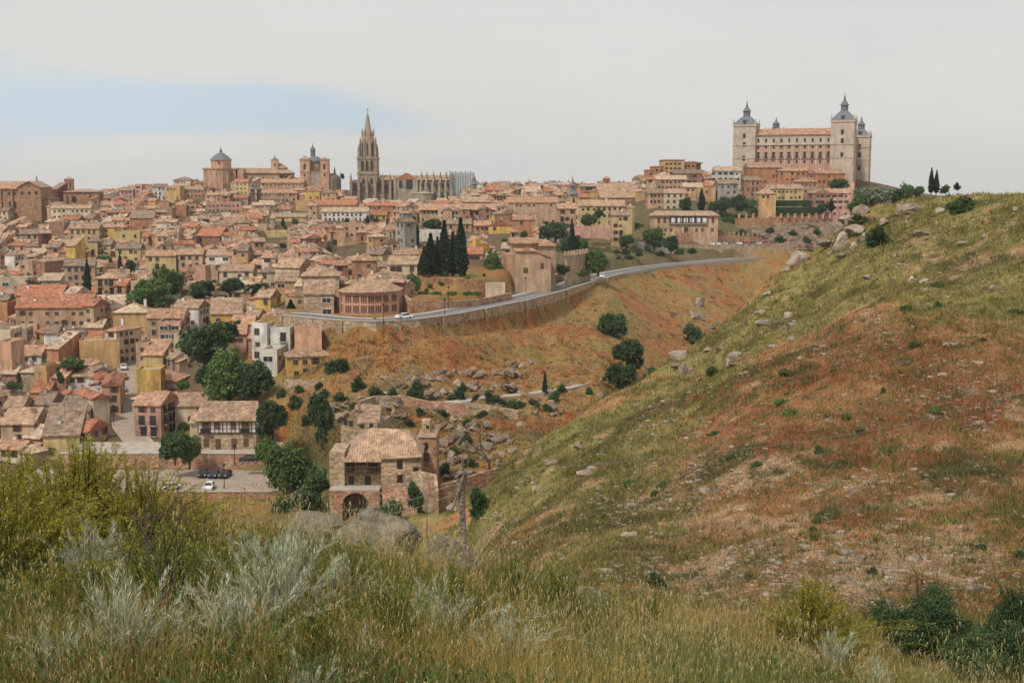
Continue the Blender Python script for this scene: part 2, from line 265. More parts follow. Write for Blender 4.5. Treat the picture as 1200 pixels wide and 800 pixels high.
# ------------------------------------------------------------------ mesh helpers
class MB:
    def __init__(s): s.v = []; s.f = []; s.m = []; s.mats = []; s.T = Matrix.Identity(4)
    def mi(s, m):
        if m not in s.mats: s.mats.append(m)
        return s.mats.index(m)
    def add(s, vs, fs, m):
        b = len(s.v); T = s.T; s.v += [tuple(T @ Vector(v)) for v in vs]; k = s.mi(m)
        for f in fs: s.f.append(tuple(b + i for i in f)); s.m.append(k)
        return s
    def box(s, x0, x1, y0, y1, z0, z1, m):
        return s.add([(x0, y0, z0), (x1, y0, z0), (x1, y1, z0), (x0, y1, z0), (x0, y0, z1), (x1, y0, z1), (x1, y1, z1), (x0, y1, z1)],
                     [(0, 3, 2, 1), (4, 5, 6, 7), (0, 1, 5, 4), (1, 2, 6, 5), (2, 3, 7, 6), (3, 0, 4, 7)], m)
    def prism(s, poly, z0, z1, m, z1s=None):
        n = len(poly); vs = [(x, y, z0) for x, y in poly] + [(x, y, z1 if z1s is None else z1s[i]) for i, (x, y) in enumerate(poly)]
        return s.add(vs, [tuple(range(n))[::-1], tuple(range(n, 2 * n))] + [(i, (i + 1) % n, n + (i + 1) % n, n + i) for i in range(n)], m)
    def ring(s, cx, cy, prof, n, m, a0=0.0, cap=True):      # prof: list of (r,z): turned shape
        vs = []
        for r, z in prof:
            for i in range(n): a = a0 + 2 * math.pi * i / n; vs.append((cx + r * math.cos(a), cy + r * math.sin(a), z))
        fs = []
        for k in range(len(prof) - 1):
            for i in range(n): j = (i + 1) % n; fs.append((k * n + i, k * n + j, (k + 1) * n + j, (k + 1) * n + i))
        if cap: fs.append(tuple(range(n))[::-1]); fs.append(tuple(range((len(prof) - 1) * n, len(prof) * n)))
        return s.add(vs, fs, m)
    def tube(s, p, q, r0, r1, m, n=6):
        p, q = Vector(p), Vector(q); d = (q - p).normalized(); a = d.orthogonal().normalized(); b = d.cross(a); vs = []
        for c, r in ((p, r0), (q, r1)):
            for i in range(n): t = 2 * math.pi * i / n; vs.append(tuple(c + a * (r * math.cos(t)) + b * (r * math.sin(t))))
        return s.add(vs, [(i, (i + 1) % n, n + (i + 1) % n, n + i) for i in range(n)] + [tuple(range(n))[::-1], tuple(range(n, 2 * n))], m)
    def gable(s, x0, x1, y0, y1, z0, z1, m, hip=0.0, th=.22, flip=False):  # ridge along x
        ym = (y0 + y1) / 2; h = hip
        b = [(x0, y0, z0), (x1, y0, z0), (x1, y1, z0), (x0, y1, z0), (x0 + h, ym, z1), (x1 - h, ym, z1)]
        u = [(x, y, z - th) for x, y, z in b[:4]]
        return s.add(b + u, [(0, 1, 5, 4), (2, 3, 4, 5), (1, 2, 5), (3, 0, 4), (0, 6, 7, 1), (1, 7, 8, 2), (2, 8, 9, 3), (3, 9, 6, 0), (6, 9, 8, 7)], m)
    def hipp(s, x0, x1, y0, y1, z0, z1, m, th=.22):
        if x1 - x0 >= y1 - y0: return s.gable(x0, x1, y0, y1, z0, z1, m, hip=min((y1 - y0) / 2, (x1 - x0) / 2 - .05), th=th)
        T = s.T; cx, cy = (x0 + x1) / 2, (y0 + y1) / 2; s.T = T @ Matrix.Translation((cx, cy, 0)) @ Matrix.Rotation(math.pi / 2, 4, 'Z')
        hx, hy = (y1 - y0) / 2, (x1 - x0) / 2; s.gable(-hx, hx, -hy, hy, z0, z1, m, hip=min(hy, hx - .05), th=th); s.T = T; return s
    def build(s, name, parent=None, smooth=False):
        me = bpy.data.meshes.new(name); me.from_pydata(s.v, [], s.f)
        for m in s.mats: me.materials.append(MATS[m])
        me.polygons.foreach_set('material_index', s.m)
        if smooth: me.polygons.foreach_set('use_smooth', [True] * len(s.f))
        me.update(); o = bpy.data.objects.new(name, me); COL.objects.link(o)
        if parent: o.parent = parent
        return o
def npmesh(name, V, Fq, mats, midx=None, k=4, smooth=False):
    me = bpy.data.meshes.new(name); nv, nf = len(V), len(Fq)
    me.vertices.add(nv); me.vertices.foreach_set('co', np.asarray(V, np.float32).ravel())
    me.loops.add(nf * k); me.loops.foreach_set('vertex_index', np.asarray(Fq, np.int32).ravel())
    me.polygons.add(nf); me.polygons.foreach_set('loop_start', np.arange(0, nf * k, k, dtype=np.int32))
    for m in mats: me.materials.append(MATS[m] if isinstance(m, str) else m)
    if midx is not None: me.polygons.foreach_set('material_index', np.asarray(midx, np.int32))
    if smooth: me.polygons.foreach_set('use_smooth', np.ones(nf, bool))
    me.update(calc_edges=True); me.validate(); return me
def link(name, me, parent=None, loc=None):
    o = bpy.data.objects.new(name, me); COL.objects.link(o)
    if parent: o.parent = parent
    if loc is not None: o.location = loc
    return o
def tag(o, label, cat, group=None, kind=None):
    if label: o['label'] = label
    if cat: o['category'] = cat
    if group: o['group'] = group
    if kind: o['kind'] = kind
    return o
def empty(name, loc, yaw=0, label=None, cat=None, group=None):
    o = bpy.data.objects.new(name, None); COL.objects.link(o); o.location = loc; o.rotation_euler = (0, 0, yaw); o.empty_display_size = .5
    return tag(o, label, cat, group)
def dup(root):
    r = root.copy(); COL.objects.link(r)
    for ch in root.children:
        c = ch.copy(); COL.objects.link(c); c.parent = r
        for g in ch.children: d = g.copy(); COL.objects.link(d); d.parent = c
    return r
# ------------------------------------------------------------------ ground sheet
def lin(r, g, b): return np.array([((c / 255 + .055) / 1.055) ** 2.4 if c > 10 else c / 255 / 12.92 for c in (r, g, b)])
def blob(PX, PY, px, py, rx, ry): return np.exp(-(((PX - px) / rx) ** 2 + ((PY - py) / ry) ** 2))
def ground_colour(x, y, z):
    PX, PY = proj(x, np.maximum(y, 1.5), z)
    g = lin(150, 139, 84); olive = lin(120, 112, 60); org = lin(168, 125, 84); soil = lin(178, 146, 112); rust = lin(156, 104, 72); tan = lin(150, 126, 98)
    n1 = fbm(x, y, 14, 5, 31); n2_ = fbm(x, y, 5, 4, 57); n3 = fbm(x, y, 2.2, 4, 71); n5 = fbm(x, y, .9, 3, 83); n3 = n3 * .6 + n5 * .4
    def mix(a, b, t): t = np.clip(t, 0, 1)[..., None]; return a * (1 - t) + b * t
    c = mix(np.broadcast_to(g, x.shape + (3,)), olive, (n2_ - .42) * 4)
    o = 1.15 * (blob(PX, PY, 1080, 470, 330, 75) + .9 * blob(PX, PY, 1010, 405, 150, 40) + .6 * blob(PX, PY, 1150, 560, 180, 90) + .5 * blob(PX, PY, 900, 560, 160, 60) + .7 * blob(PX, PY, 980, 610, 80, 30) + .6 * blob(PX, PY, 860, 500, 60, 25))
    o = o - .9 * (blob(PX, PY, 850, 380, 100, 60) + blob(PX, PY, 660, 540, 110, 60) + .7 * blob(PX, PY, 1130, 370, 90, 30))
    c = mix(c, org, (o * .85 + (n1 - .5) * 3.2 + (n3 - .5) * 3.4 - .22) * 1.8)
    c = mix(c, rust, (o + (n2_ - .5) * 4 + (n3 - .5) * 2 - .95) * 1.8)
    s = 1.0 * blob(PX, PY, 1010, 650, 280, 90) + .8 * blob(PX, PY, 850, 590, 110, 60) + .8 * blob(PX, PY, 1130, 290, 130, 32) + .7 * blob(PX, PY, 1180, 500, 80, 30) + .9 * blob(PX, PY, 1100, 655, 70, 25) + .3 * blob(PX, PY, 1000, 350, 90, 40)
    c = mix(c, soil, (s * .60 + (n3 - .5) * 4.2 + (n2_ - .5) * 1.6 - .46) * 2.0)
    c = mix(c, lin(96, 92, 58), ((n5 - .5) * 4 + (n2_ - .5) * 4 - .75) * 2)
    hill = (y < 200)
    # far slope under the road
    f = mix(np.broadcast_to(lin(150, 118, 72), x.shape + (3,)), lin(150, 96, 58), (n1 - .45) * 4 + (n5 - .5) * 3)
    f = mix(f, lin(132, 118, 68), (fbm(x, y, 12, 5, 5) - .5) * 6 + (n5 - .5) * 3 + .6 * blob(PX, PY, 700, 385, 60, 30) + .5 * blob(PX, PY, 400, 395, 60, 20) - .4)
    f = mix(f, lin(150, 122, 92), (n2_ - .60) * 5 + 1.2 * blob(PX, PY, 520, 470, 150, 28))
    c = np.where(hill[..., None], c, f)
    town = np.clip((y - 215) / 20, 0, 1) * np.clip((-(x) - 62) / 25 + np.clip((y - 345) / 20, 0, 9), 0, 1) * (PX < 600) + (y > ROADY(x) + 8) * (PX >= 600)
    c = mix(c, lin(92, 88, 54), (1.3 * blob(PX, PY, 400, 560, 130, 45) + .7 * blob(PX, PY, 470, 490, 110, 35) + .6 * blob(PX, PY, 600, 500, 60, 20) + (n2_ - .5) * 2 - .25) * (y > 190))
    c = mix(c, lin(100, 86, 64) * (.7 + .6 * n2_[..., None]), town)  # town ground darkened to paint in contact shade between the houses
    c = mix(c, lin(112, 104, 66), blob(PX, PY, 720, 290, 60, 18) * 1.5)
    c = mix(c, lin(96, 92, 62), blob(PX, PY, 850, 262, 90, 22) * 1.3)
    near = np.clip((34 - y) / 8, 0, 1)
    c = mix(c, lin(96, 88, 50) * (.7 + .6 * n3[..., None]), near)
    c = c * np.where(hill & (y > 30), .98, 1.0)[..., None]
    return c * (1.0 + (n3[..., None] - .5) * .8)
RX = np.array([p.x for p in ROAD]); RY = np.array([p.y for p in ROAD])
def ROADY(x): return np.interp(x, RX, RY)
gc = ground_colour(X2, Y2, Z2)
idx = (np.arange(NS - 1)[:, None] * NY + np.arange(NY - 1)[None, :]).ravel()
Fg = np.stack([idx, idx + NY, idx + NY + 1, idx + 1], 1)
gm = bpy.data.materials.new('ground'); gm.use_nodes = True; n, l = gm.node_tree.nodes, gm.node_tree.links
bs = n['Principled BSDF']; bs.inputs['Roughness'].default_value = .95; bs.inputs['Specular IOR Level'].default_value = .15
an = n.new('ShaderNodeVertexColor'); an.layer_name = 'soil'; ge = n.new('ShaderNodeNewGeometry')
t1 = n.new('ShaderNodeTexNoise'); t1.inputs['Scale'].default_value = 3.0; t1.inputs['Detail'].default_value = 8; t1.inputs['Roughness'].default_value = .75; l.new(ge.outputs['Position'], t1.inputs['Vector'])
q = n.new('ShaderNodeMapRange'); l.new(t1.outputs['Fac'], q.inputs['Value']); q.inputs['From Min'].default_value = .3; q.inputs['From Max'].default_value = .7; q.inputs['To Min'].default_value = .5; q.inputs['To Max'].default_value = 1.4
mm = n.new('ShaderNodeMix'); mm.data_type = 'RGBA'; mm.blend_type = 'MULTIPLY'; mm.inputs['Factor'].default_value = 1; l.new(an.outputs['Color'], mm.inputs['A']); l.new(q.outputs[0], mm.inputs['B'])
l.new(mm.outputs['Result'], bs.inputs['Base Color'])
bp = n.new('ShaderNodeBump'); bp.inputs['Strength'].default_value = .9; bp.inputs['Distance'].default_value = .4; l.new(t1.outputs['Fac'], bp.inputs['Height']); l.new(bp.outputs[0], bs.inputs['Normal'])
me = npmesh('ground', np.stack([X2, Y2, Z2], -1).reshape(-1, 3), Fg, [gm], smooth=True)
ca = me.color_attributes.new('soil', 'FLOAT_COLOR', 'POINT'); ca.data.foreach_set('color', np.concatenate([gc.reshape(-1, 3), np.ones((NS * NY, 1))], 1).astype(np.float32).ravel())
tag(link('ground', me), 'rolling ground from the near hilltop over the gorge to the town', None, kind='structure')
# ------------------------------------------------------------------ road, car park, terrace, street
def strip(name, pts, o0, o1, dz, m, label, kind='structure', th=0.0, sub=4):
    P = []
    for a, b in zip(pts[:-1], pts[1:]):
        for i in range(sub): P.append(a.lerp(b, i / sub))
    P.append(pts[-1]); A, B = rail(P, o0), rail(P, o1); mb = MB()
    for i in range(len(P) - 1):
        q = [A[i], A[i + 1], B[i + 1], B[i]]
        vs = [(v.x, v.y, P[i + (1 if k in (1, 2) else 0)].z + dz) for k, v in enumerate(q)]
        if th: mb.add(vs + [(x, y, z - th) for x, y, z in vs], [(0, 3, 2, 1), (4, 5, 6, 7), (0, 1, 5, 4), (2, 3, 7, 6), (1, 2, 6, 5), (3, 0, 4, 7)], m)
        else: mb.add(vs, [(0, 3, 2, 1)], m)
    o = mb.build(name); 
    # rail(+) lies on the camera side of the road
    return tag(o, label, None, kind=kind)
strip('road', ROAD, -4.6, 3.6, 0.0, 'asphalt', 'grey two lane road curving along the top of the slope')
strip('road_marking', ROAD, -.59, -.41, 0.008, 'white paint', 'white centre line of the curving road')
strip('road_marking', ROAD, 3.1, 3.25, 0.008, 'white paint', 'white edge line of the curving road')
strip('pavement', ROAD, -6.4, -4.6, 0.12, 'kerb', 'raised pavement along the town side of the road', th=.5)
def wall_along(name, pts, off, top, th, m, label, base_drop=3.0, cat='wall', sub=5, coping=True, smooth_top=None, pil=0):
    P = []
    for a, b in zip(pts[:-1], pts[1:]):
        for i in range(sub): P.append(a.lerp(b, i / sub))
    P.append(pts[-1]); A, B = rail(P, off + th), rail(P, off); mb = MB(); mc = MB()
    for i in range(len(P) - 1):
        za = P[i].z + top; zb = P[i + 1].z + top
        g = min(tz(A[i].x, A[i].y), tz(A[i + 1].x, A[i + 1].y), tz(B[i].x, B[i].y)) - base_drop
        g = min(g, za - 1)
        vs = [(A[i].x, A[i].y, g), (A[i + 1].x, A[i + 1].y, g), (B[i + 1].x, B[i + 1].y, g), (B[i].x, B[i].y, g), (A[i].x, A[i].y, za), (A[i + 1].x, A[i + 1].y, zb), (B[i + 1].x, B[i + 1].y, zb), (B[i].x, B[i].y, za)]
        mb.add(vs, [(4, 5, 6, 7), (0, 1, 5, 4), (2, 3, 7, 6), (1, 2, 6, 5), (3, 0, 4, 7)], m)
        if coping:
            d = .12; n_ = (A[i] - B[i]).normalized() * d; n2 = (A[i + 1] - B[i + 1]).normalized() * d
            w_ = [A[i] + n_, A[i + 1] + n2, B[i + 1] - n2, B[i] - n_]
            mc.add([(p.x, p.y, (za, zb, zb, za)[k] + .003) for k, p in enumerate(w_)] + [(p.x, p.y, (za, zb, zb, za)[k] + .16) for k, p in enumerate(w_)], [(4, 5, 6, 7), (0, 1, 5, 4), (2, 3, 7, 6)], 'kerb')
        if pil and i % pil == 0:
            c = A[i]; d = (A[i + 1] - A[i]).normalized(); nn = (A[i] - B[i]).normalized() * .5
            mb.T = Matrix.Identity(4)
            c0 = c - d * .7; c1 = c + d * .7
            mb.add([(c0.x, c0.y, g), (c1.x, c1.y, g), (c1.x + nn.x, c1.y + nn.y, g), (c0.x + nn.x, c0.y + nn.y, g), (c0.x, c0.y, za + .1), (c1.x, c1.y, za + .1), (c1.x + nn.x, c1.y + nn.y, za + .1), (c0.x + nn.x, c0.y + nn.y, za + .1)],
                   [(4, 5, 6, 7), (0, 1, 5, 4), (2, 3, 7, 6), (1, 2, 6, 5), (3, 0, 4, 7)], m)
    o = mb.build(name)
    if coping: mc.build('coping', o)
    return tag(o, label, cat)
wall_along('retaining_wall', ROAD[2:12], 3.7, .35, .6, 'rubble wall', 'long pale stone retaining wall holding up the curving road', pil=6)
wall_along('low_wall', [ROAD[9] + Vector((0, 8, 1.2)), ROAD[10] + Vector((-6, 9, 1.5)), ROAD[10] + Vector((2, 10, 1.5))], -1, 1.3, .5, 'rubble wall', 'low pale roadside wall below the church by the road')
wall_along('parapet', ROAD[11:16], 3.7, .3, .4, 'kerb', 'thin pale parapet along the far end of the curving road', base_drop=.3, coping=False)
# car park
lx0, lx1 = s_of(165, 566) * 250, s_of(335, 566) * 250
mb = MB(); mb.add([(lx0 - 25, 238, LOTZ), (lx1, 238, LOTZ), (lx1, 260.5, LOTZ), (lx0 - 25, 260.5, LOTZ)], [(0, 1, 2, 3)], 'paving')
tag(mb.build('car_park_paving'), 'beige paved car park below the timbered house', None, kind='structure')
mb = MB(); mb.add([(lx0 - 20, 262.4, -55.3), (lx1 + 1, 262.4, -55.3), (lx1 + 1, 276, -55.3), (lx0 - 20, 276, -55.3)], [(0, 1, 2, 3)], 'concrete')
tag(mb.build('terrace_paving'), 'pale terrace in front of the timbered house', None, kind='structure')
wall_along('terrace_wall', [Vector((lx0 - 20, 261.4, -55.3)), Vector((lx1 + 1, 261.4, -55.3))], -.5, .5, 1.0, 'red wall', 'reddish stone terrace wall behind the parked dark cars')
wall_along('car_park_wall', [Vector((lx0 - 20, 237.5, LOTZ)), Vector((lx1 + 3, 237.5, LOTZ))], 0, .9, .5, 'brickwork', 'brick parapet wall on the near edge of the car park', base_drop=6)
strip('street', STREET, -2.7, 2.7, 0.05, 'paving', 'narrow paved street running uphill between the houses')
strip('pavement', STREET, 2.7, 3.5, 0.14, 'kerb', 'narrow kerbed pavement beside the uphill street', th=.4)
# terrace of the fortified car park
mb = MB(); P = CARTER
for a, b in zip(P[:-1], P[1:]): mb.add([(a.x, a.y - 5, a.z), (b.x, b.y - 5, b.z), (b.x, b.y + 6, b.z), (a.x, a.y + 6, a.z)], [(0, 1, 2, 3)], 'paving')
tag(mb.build('parking_terrace'), 'narrow parking terrace below the crenellated wall', None, kind='structure')
wall_along('terrace_retaining_wall', [CARTER[0] + Vector((-30, -26, -2.2)), CARTER[0] + Vector((-14, -8, -.8)), CARTER[0], CARTER[1], CARTER[2], CARTER[2] + Vector((9, 3, 0))], 6.8, .6, .8, 'rubble wall', 'long rough stone retaining wall below the row of parked cars', base_drop=5, pil=7)
# crenellated wall
def crenel(pts, h, m, label, step=2.4, name='crenellated_wall'):
    P = []
    for a, b in zip(pts[:-1], pts[1:]):
        n = max(1, int((b - a).length / step))
        for i in range(n): P.append(a.lerp(b, i / n))
    P.append(pts[-1]); o = wall_along(name, P, 0, h, .6, m, label, sub=1, coping=False)
    for i in range(0, len(P) - 1):
        p = P[i]; mb = MB(); mb.T = Matrix.Translation((p.x, p.y, p.z + h)); mb.box(-.45, .45, -.55, -.05, -.1, 1.15, m); mb.add([(-.5, -.6, 1.15), (.5, -.6, 1.15), (.5, 0, 1.15), (-.5, 0, 1.15), (0, -.3, 1.6)], [(0, 1, 4), (1, 2, 4), (2, 3, 4), (3, 0, 4)], m)
        mb.build('merlon', o)
    return o
crenel([at(793, 282, 598), at(822, 281, 602)], 2.6, 'brickwork', 'crenellated brick wall left of the red gate')
crenel([at(833, 281, 603), at(892, 284, 612)], 2.6, 'brickwork', 'long crenellated brick wall between the red gate and the cliff')
crenel([at(662, 321, 420), at(690, 316, 445)], 6.0, 'rubble wall', 'pale crenellated wall beside the big round tree at the road', step=3)
t = empty('gateway', at(827.5, 283, 602), 0, 'red gateway with tiled roof in the crenellated wall', 'gateway')
mb = MB(); mb.box(-2.4, -1.3, -.8, .8, -3, 3.4, 'red wall').box(1.3, 2.4, -.8, .8, -3, 3.4, 'red wall').box(-2.4, 2.4, -.8, .8, 3.4, 4.2, 'red wall'); mb.build('arch', t)
MB().box(-1.3, 1.3, -.1, .1, -3, 3.4, 'shutter').build('door', t); MB().gable(-2.9, 2.9, -1.3, 1.3, 4.3, 5.2, 'roof brown').build('roof', t)
# ------------------------------------------------------------------ windows (shared part meshes)
WM = {}
def wmesh(kind):
    if kind in WM: return WM[kind]
    mb = MB()
    if kind == 'small': a, h = .5, .95
    elif kind == 'tall': a, h = .55, 1.5
    elif kind == 'door': a, h = .6, 2.1
    elif kind == 'wide': a, h = 1.1, 1.2
    else: a, h = .5, 1.3
    fm = {'small': 'frame', 'tall': 'frame', 'shuttered': 'shutter', 'door': 'shutter', 'wide': 'white frame'}[kind]
    mb.box(-a, a, -.03, .02, 0, h, 'window')
    for x0, x1, z0, z1 in ((-a - .14, -a, -.1, h + .12), (a, a + .14, -.1, h + .12), (-a, a, h, h + .12), (-a, a, -.12, 0)): mb.box(x0, x1, -.09, .02, z0, z1, fm)
    mb.box(-.035, .035, -.06, 0, 0, h, fm)
    if kind == 'shuttered':
        for s in (-1, 1): mb.box(s * .75 - .22, s * .75 + .22, -.13, -.03, 0, h, 'shutter')
    if kind == 'door':
        mb.box(-a - .35, a + .35, -.75, 0, -.18, -.05, 'kerb'); mb.box(-a - .35, a + .35, -.74, -.70, .9, .95, 'iron')
        for i in range(9): x = -a - .33 + i * (2 * a + .66) / 8; mb.box(x - .02, x + .02, -.74, -.70, -.05, .9, 'iron')
        for s in (-1, 1): mb.box(s * (a + .33) - .02, s * (a + .33) + .02, -.7, 0, .9, .95, 'iron')
    o = mb.build('window'); me = o.data; bpy.data.objects.remove(o); WM[kind] = me; return me
# ------------------------------------------------------------------ houses
HOUSES = []
FOOT = []       # footprints (x, y, radius) so that filled-in houses keep clear
def spec(px, ye, wpx, st, col, roof='g', yaw=0, dep=9.0, rc=None, label=None, y0=None, win=.8, wk=None, h=None, Y=None, name='house', cat='house', **k):
    low = px < 235 and ye > 372
    h = h or (st * (2.45 if low else 2.9) + .2); y0 = y0 or ymin(px)
    if Y: s = s_of(px, ye); x, y, z = s * Y, Y, e_of(ye) * Y - h
    else: p = hit(px, ye, y0, h); x, y, z = p.x, p.y, p.z
    W = wpx * y / F; a = math.radians(yaw)
    vyaw = a + math.atan2(x, y)          # angle between facade normal and the line of sight
    ww = max(4.0, (W - abs(math.sin(vyaw)) * dep) / max(math.cos(vyaw), .3))
    HOUSES.append(dict(x=x, y=y + dep / 2 * math.cos(a), z=z, w=ww, d=dep, h=h, st=st, col=col, roof=roof, yaw=a, rc=rc or rng.choice(['tan', 'pink', 'pink', 'brown', 'red']), label=label, win=win, wk=wk, hand=True, name=name, cat=cat, k=k, px=px, py=ye + 6))
    FOOT.append((x, y + dep / 2, max(ww, dep) * .58))
def build_house(H, root=True, mbw=None, mbr=None, mode='full'):
    """mode 'full': windows as parts; 'mid': windows in the wall mesh; 'mass': everything into mbw"""
    r_ = random.Random(int(H['x'] * 31 + H['y'] * 17)); w2, d2, h = H['w'] / 2, H['d'] / 2, H['h']; rf = H['roof']; wm = 'wall ' + H['col']; rm = 'roof ' + H['rc']
    M = Matrix.Translation((H['x'], H['y'], H['z'])) @ Matrix.Rotation(H['yaw'], 4, 'Z')
    if rf == 'y': M = M @ Matrix.Rotation(math.pi / 2, 4, 'Z'); w2, d2 = d2, w2
    pit = H['k'].get('pitch', .42); rise = d2 * pit * (1 if rf in 'gyh' else 2); o = .4
    W = MB() if mbw is None else mbw; T0 = W.T; W.T = M if mbw is not None else Matrix.Identity(4)
    dn = H['k'].get('dn', -6 if H['y'] > 300 else -5)
    W.box(-w2, w2, -d2, d2, dn, h, wm)
    R = MB() if mbw is None else mbw
    if mbw is not None: R.T = M
    if rf in 'gy':
        for s in (-1, 1): W.add([(s * w2, -d2, h), (s * w2, d2, h), (s * w2, 0, h + rise)], [(0, 1, 2)], wm)
        R.gable(-w2 - .25, w2 + .25, -d2 - o, d2 + o, h - .1, h + rise + .18, rm)
        if mode != 'mass': R.box(-w2 - .27, w2 + .27, -.16, .16, h + rise + .10, h + rise + .28, rm)
    elif rf == 'h': R.hipp(-w2 - o, w2 + o, -d2 - o, d2 + o, h + .02, h + min(w2, d2) * pit + .25, rm)
    elif rf == 's':
        W.add([(-w2, -d2, h), (-w2, d2, h), (-w2, d2, h + rise)], [(0, 1, 2)], wm).add([(w2, -d2, h), (w2, d2, h), (w2, d2, h + rise)], [(0, 1, 2)], wm).add([(-w2, d2, h), (w2, d2, h), (w2, d2, h + rise), (-w2, d2, h + rise)], [(0, 1, 2, 3)], wm)
        zz = [h - .05, h - .05, h + rise + .15, h + rise + .15]; pl = [(-w2 - .3, -d2 - o), (w2 + .3, -d2 - o), (w2 + .3, d2 + .2), (-w2 - .3, d2 + .2)]
        R.add([(x, y, z) for (x, y), z in zip(pl, zz)] + [(x, y, z + .22) for (x, y), z in zip(pl, zz)], [(3, 2, 1, 0), (4, 5, 6, 7), (0, 1, 5, 4), (1, 2, 6, 5), (2, 3, 7, 6), (3, 0, 4, 7)], rm)
    else:
        for x0, x1, y0, y1 in ((-w2, w2, -d2, -d2 + .25), (-w2, w2, d2 - .25, d2), (-w2, -w2 + .25, -d2 + .25, d2 - .25), (w2 - .25, w2, -d2 + .25, d2 - .25)): W.box(x0, x1, y0, y1, h + .001, h + .8, wm)
        R.box(-w2 + .26, w2 - .26, -d2 + .26, d2 - .26, h + .002, h + .12, 'concrete')
        if w2 > 3 and not H['hand']: R.box(-1.2, 1.6, 0, d2 - .5, h + .121, h + 2.3, wm)
    if not H['hand'] and H['w'] > 5.5 and r_.random() < .55:   # lower wing against one end
        s = r_.choice((-1, 1)); aw, ah, ad = r_.uniform(2.2, 4), max(2.2, h - r_.uniform(1.2, 3.2)), d2 * r_.uniform(.55, .95); x0, x1 = (w2 + .001, w2 + aw) if s > 0 else (-w2 - aw, -w2 - .001)
        W.box(x0, x1, -ad, ad * .8, dn, ah, wm); zz = [ah - .1, ah - .1, ah + .9, ah + .9]; pl = [(x0 + (.3 if s > 0 else -.3), -ad - .35), (x1 + (.3 if s > 0 else -.0), -ad - .35), (x1 + (.3 if s > 0 else -.0), ad * .8), (x0 + (.3 if s > 0 else -.3), ad * .8)]
        R.add([(x, y, z + .1) for (x, y), z in zip(pl, zz)] + [(x, y, z + .3) for (x, y), z in zip(pl, zz)], [(3, 2, 1, 0), (4, 5, 6, 7), (0, 1, 5, 4), (1, 2, 6, 5), (2, 3, 7, 6), (3, 0, 4, 7)], rm)
    if not H['hand'] and rf in 'gh' and r_.random() < .16: W.box(-w2 * .6, w2 * .3, -d2 - .04, -d2 + .02, h - 1.9, h - .5, 'window')   # flat dark panel painting in the shade of an open loggia
    faces = []
    Mi = M.to_3x3(); vd = Vector((-H['x'], -H['y'], 0)).normalized()
    for nx, ny, half, dist in ((0, -1, w2, d2), (1, 0, d2, w2), (-1, 0, d2, w2), (0, 1, w2, d2)):
        nw = Mi @ Vector((nx, ny, 0))
        if nw.dot(vd) > .12: faces.append((nx, ny, half, dist))
    wins = []; kd0 = H['wk'] or r_.choice(['tall', 'small', 'shuttered', 'tall'])
    for nx, ny, half, dist in faces:
        L_ = 2 * half - 1.6
        if L_ < 1: continue
        sp = r_.uniform(2.2, 3.1); n = max(1, int(L_ / sp) + 1)
        for f in range(H['st']):
            zb = h - (h - .2) / max(H['st'], 1) * (f + 1) + .75
            if zb < -1: continue
            for i in range(n):
                if r_.random() > H['win']: continue
                u = (-L_ / 2 + L_ * (i + .5) / n) + r_.uniform(-.18, .18); kd = kd0
                kd = r_.choice(['small', 'small', 'shuttered', 'tall']) if r_.random() < .35 else kd
                if H['wk'] is None and f and r_.random() < .22: kd = 'door'
                wins.append((nx, ny, u, dist, zb - (.55 if kd == 'door' else 0), kd))
    if mode == 'full' and len(wins) > 40: wins = wins[:40]
    root_o = None
    if mbw is None:
        root_o = empty(H['name'], (H['x'], H['y'], H['z']), 0, H['label'], H['cat'], H.get('group')); root_o.rotation_euler = (0, 0, math.atan2(M[1][0], M[0][0]))
    for nx, ny, u, dist, zb, kd in wins:
        ang = math.atan2(nx, -ny)
        WT = Matrix.Rotation(ang, 4, 'Z') @ Matrix.Translation((u, -dist, zb))
        if mode == 'full' and mbw is None:
            o_ = link('window', wmesh(kd), root_o); o_.matrix_local = WT @ Matrix.Translation((0, -.012, 0))
        else:
            T1 = W.T; W.T = (M if mbw is not None else Matrix.Identity(4)) @ WT; hh = {'small': .95, 'tall': 1.4, 'door': 2.0, 'shuttered': 1.3, 'wide': 1.2}[kd]; a = 1.1 if kd == 'wide' else .58
            W.add([(-a, -.05, 0), (a, -.05, 0), (a, -.05, hh), (-a, -.05, hh), (-a, .02, 0), (a, .02, 0), (a, .02, hh), (-a, .02, hh)], [(0, 1, 2, 3), (4, 0, 3, 7), (1, 5, 6, 2), (3, 2, 6, 7)], 'window' if kd in ('small', 'tall', 'wide') else 'shutter')
            W.T = T1
    nch = r_.choice([0, 1, 1, 2]) if rf != 'f' else 0; chs = []
    for i in range(nch):
        cx, cy = r_.uniform(-w2 * .7, w2 * .7), r_.uniform(-d2 * .5, d2 * .6)
        zz = h + rise * (1 - abs(cy) / d2 if rf in 'gyh' else (cy + d2) / (2 * d2)); C = MB() if mbw is None else mbw
        if mbw is not None: C.T = M
        C.box(cx - .4, cx + .4, cy - .3, cy + .3, zz - 1.2 if zz - 1.2 > h - 1 else h - 1, zz + 1.1, 'chimney' if r_.random() < .6 else 'white frame').box(cx - .48, cx + .48, cy - .38, cy + .38, zz + 1.1, zz + 1.22, 'roof brown')
        if mbw is None: chs.append(C)
    if mbw is None and H['y'] < 480 and r_.random() < .6:
        A = MB(); cx = r_.uniform(-w2 * .6, w2 * .6); A.tube((cx, 0, h), (cx, 0, h + rise + 2.6), .04, .03, 'iron', 4)
        for zz in (2.5, 2.2, 1.9): A.box(cx - .55, cx + .55, -.02, .02, h + rise + zz - .02, h + rise + zz + .02, 'iron')
        A.build('antenna', root_o)
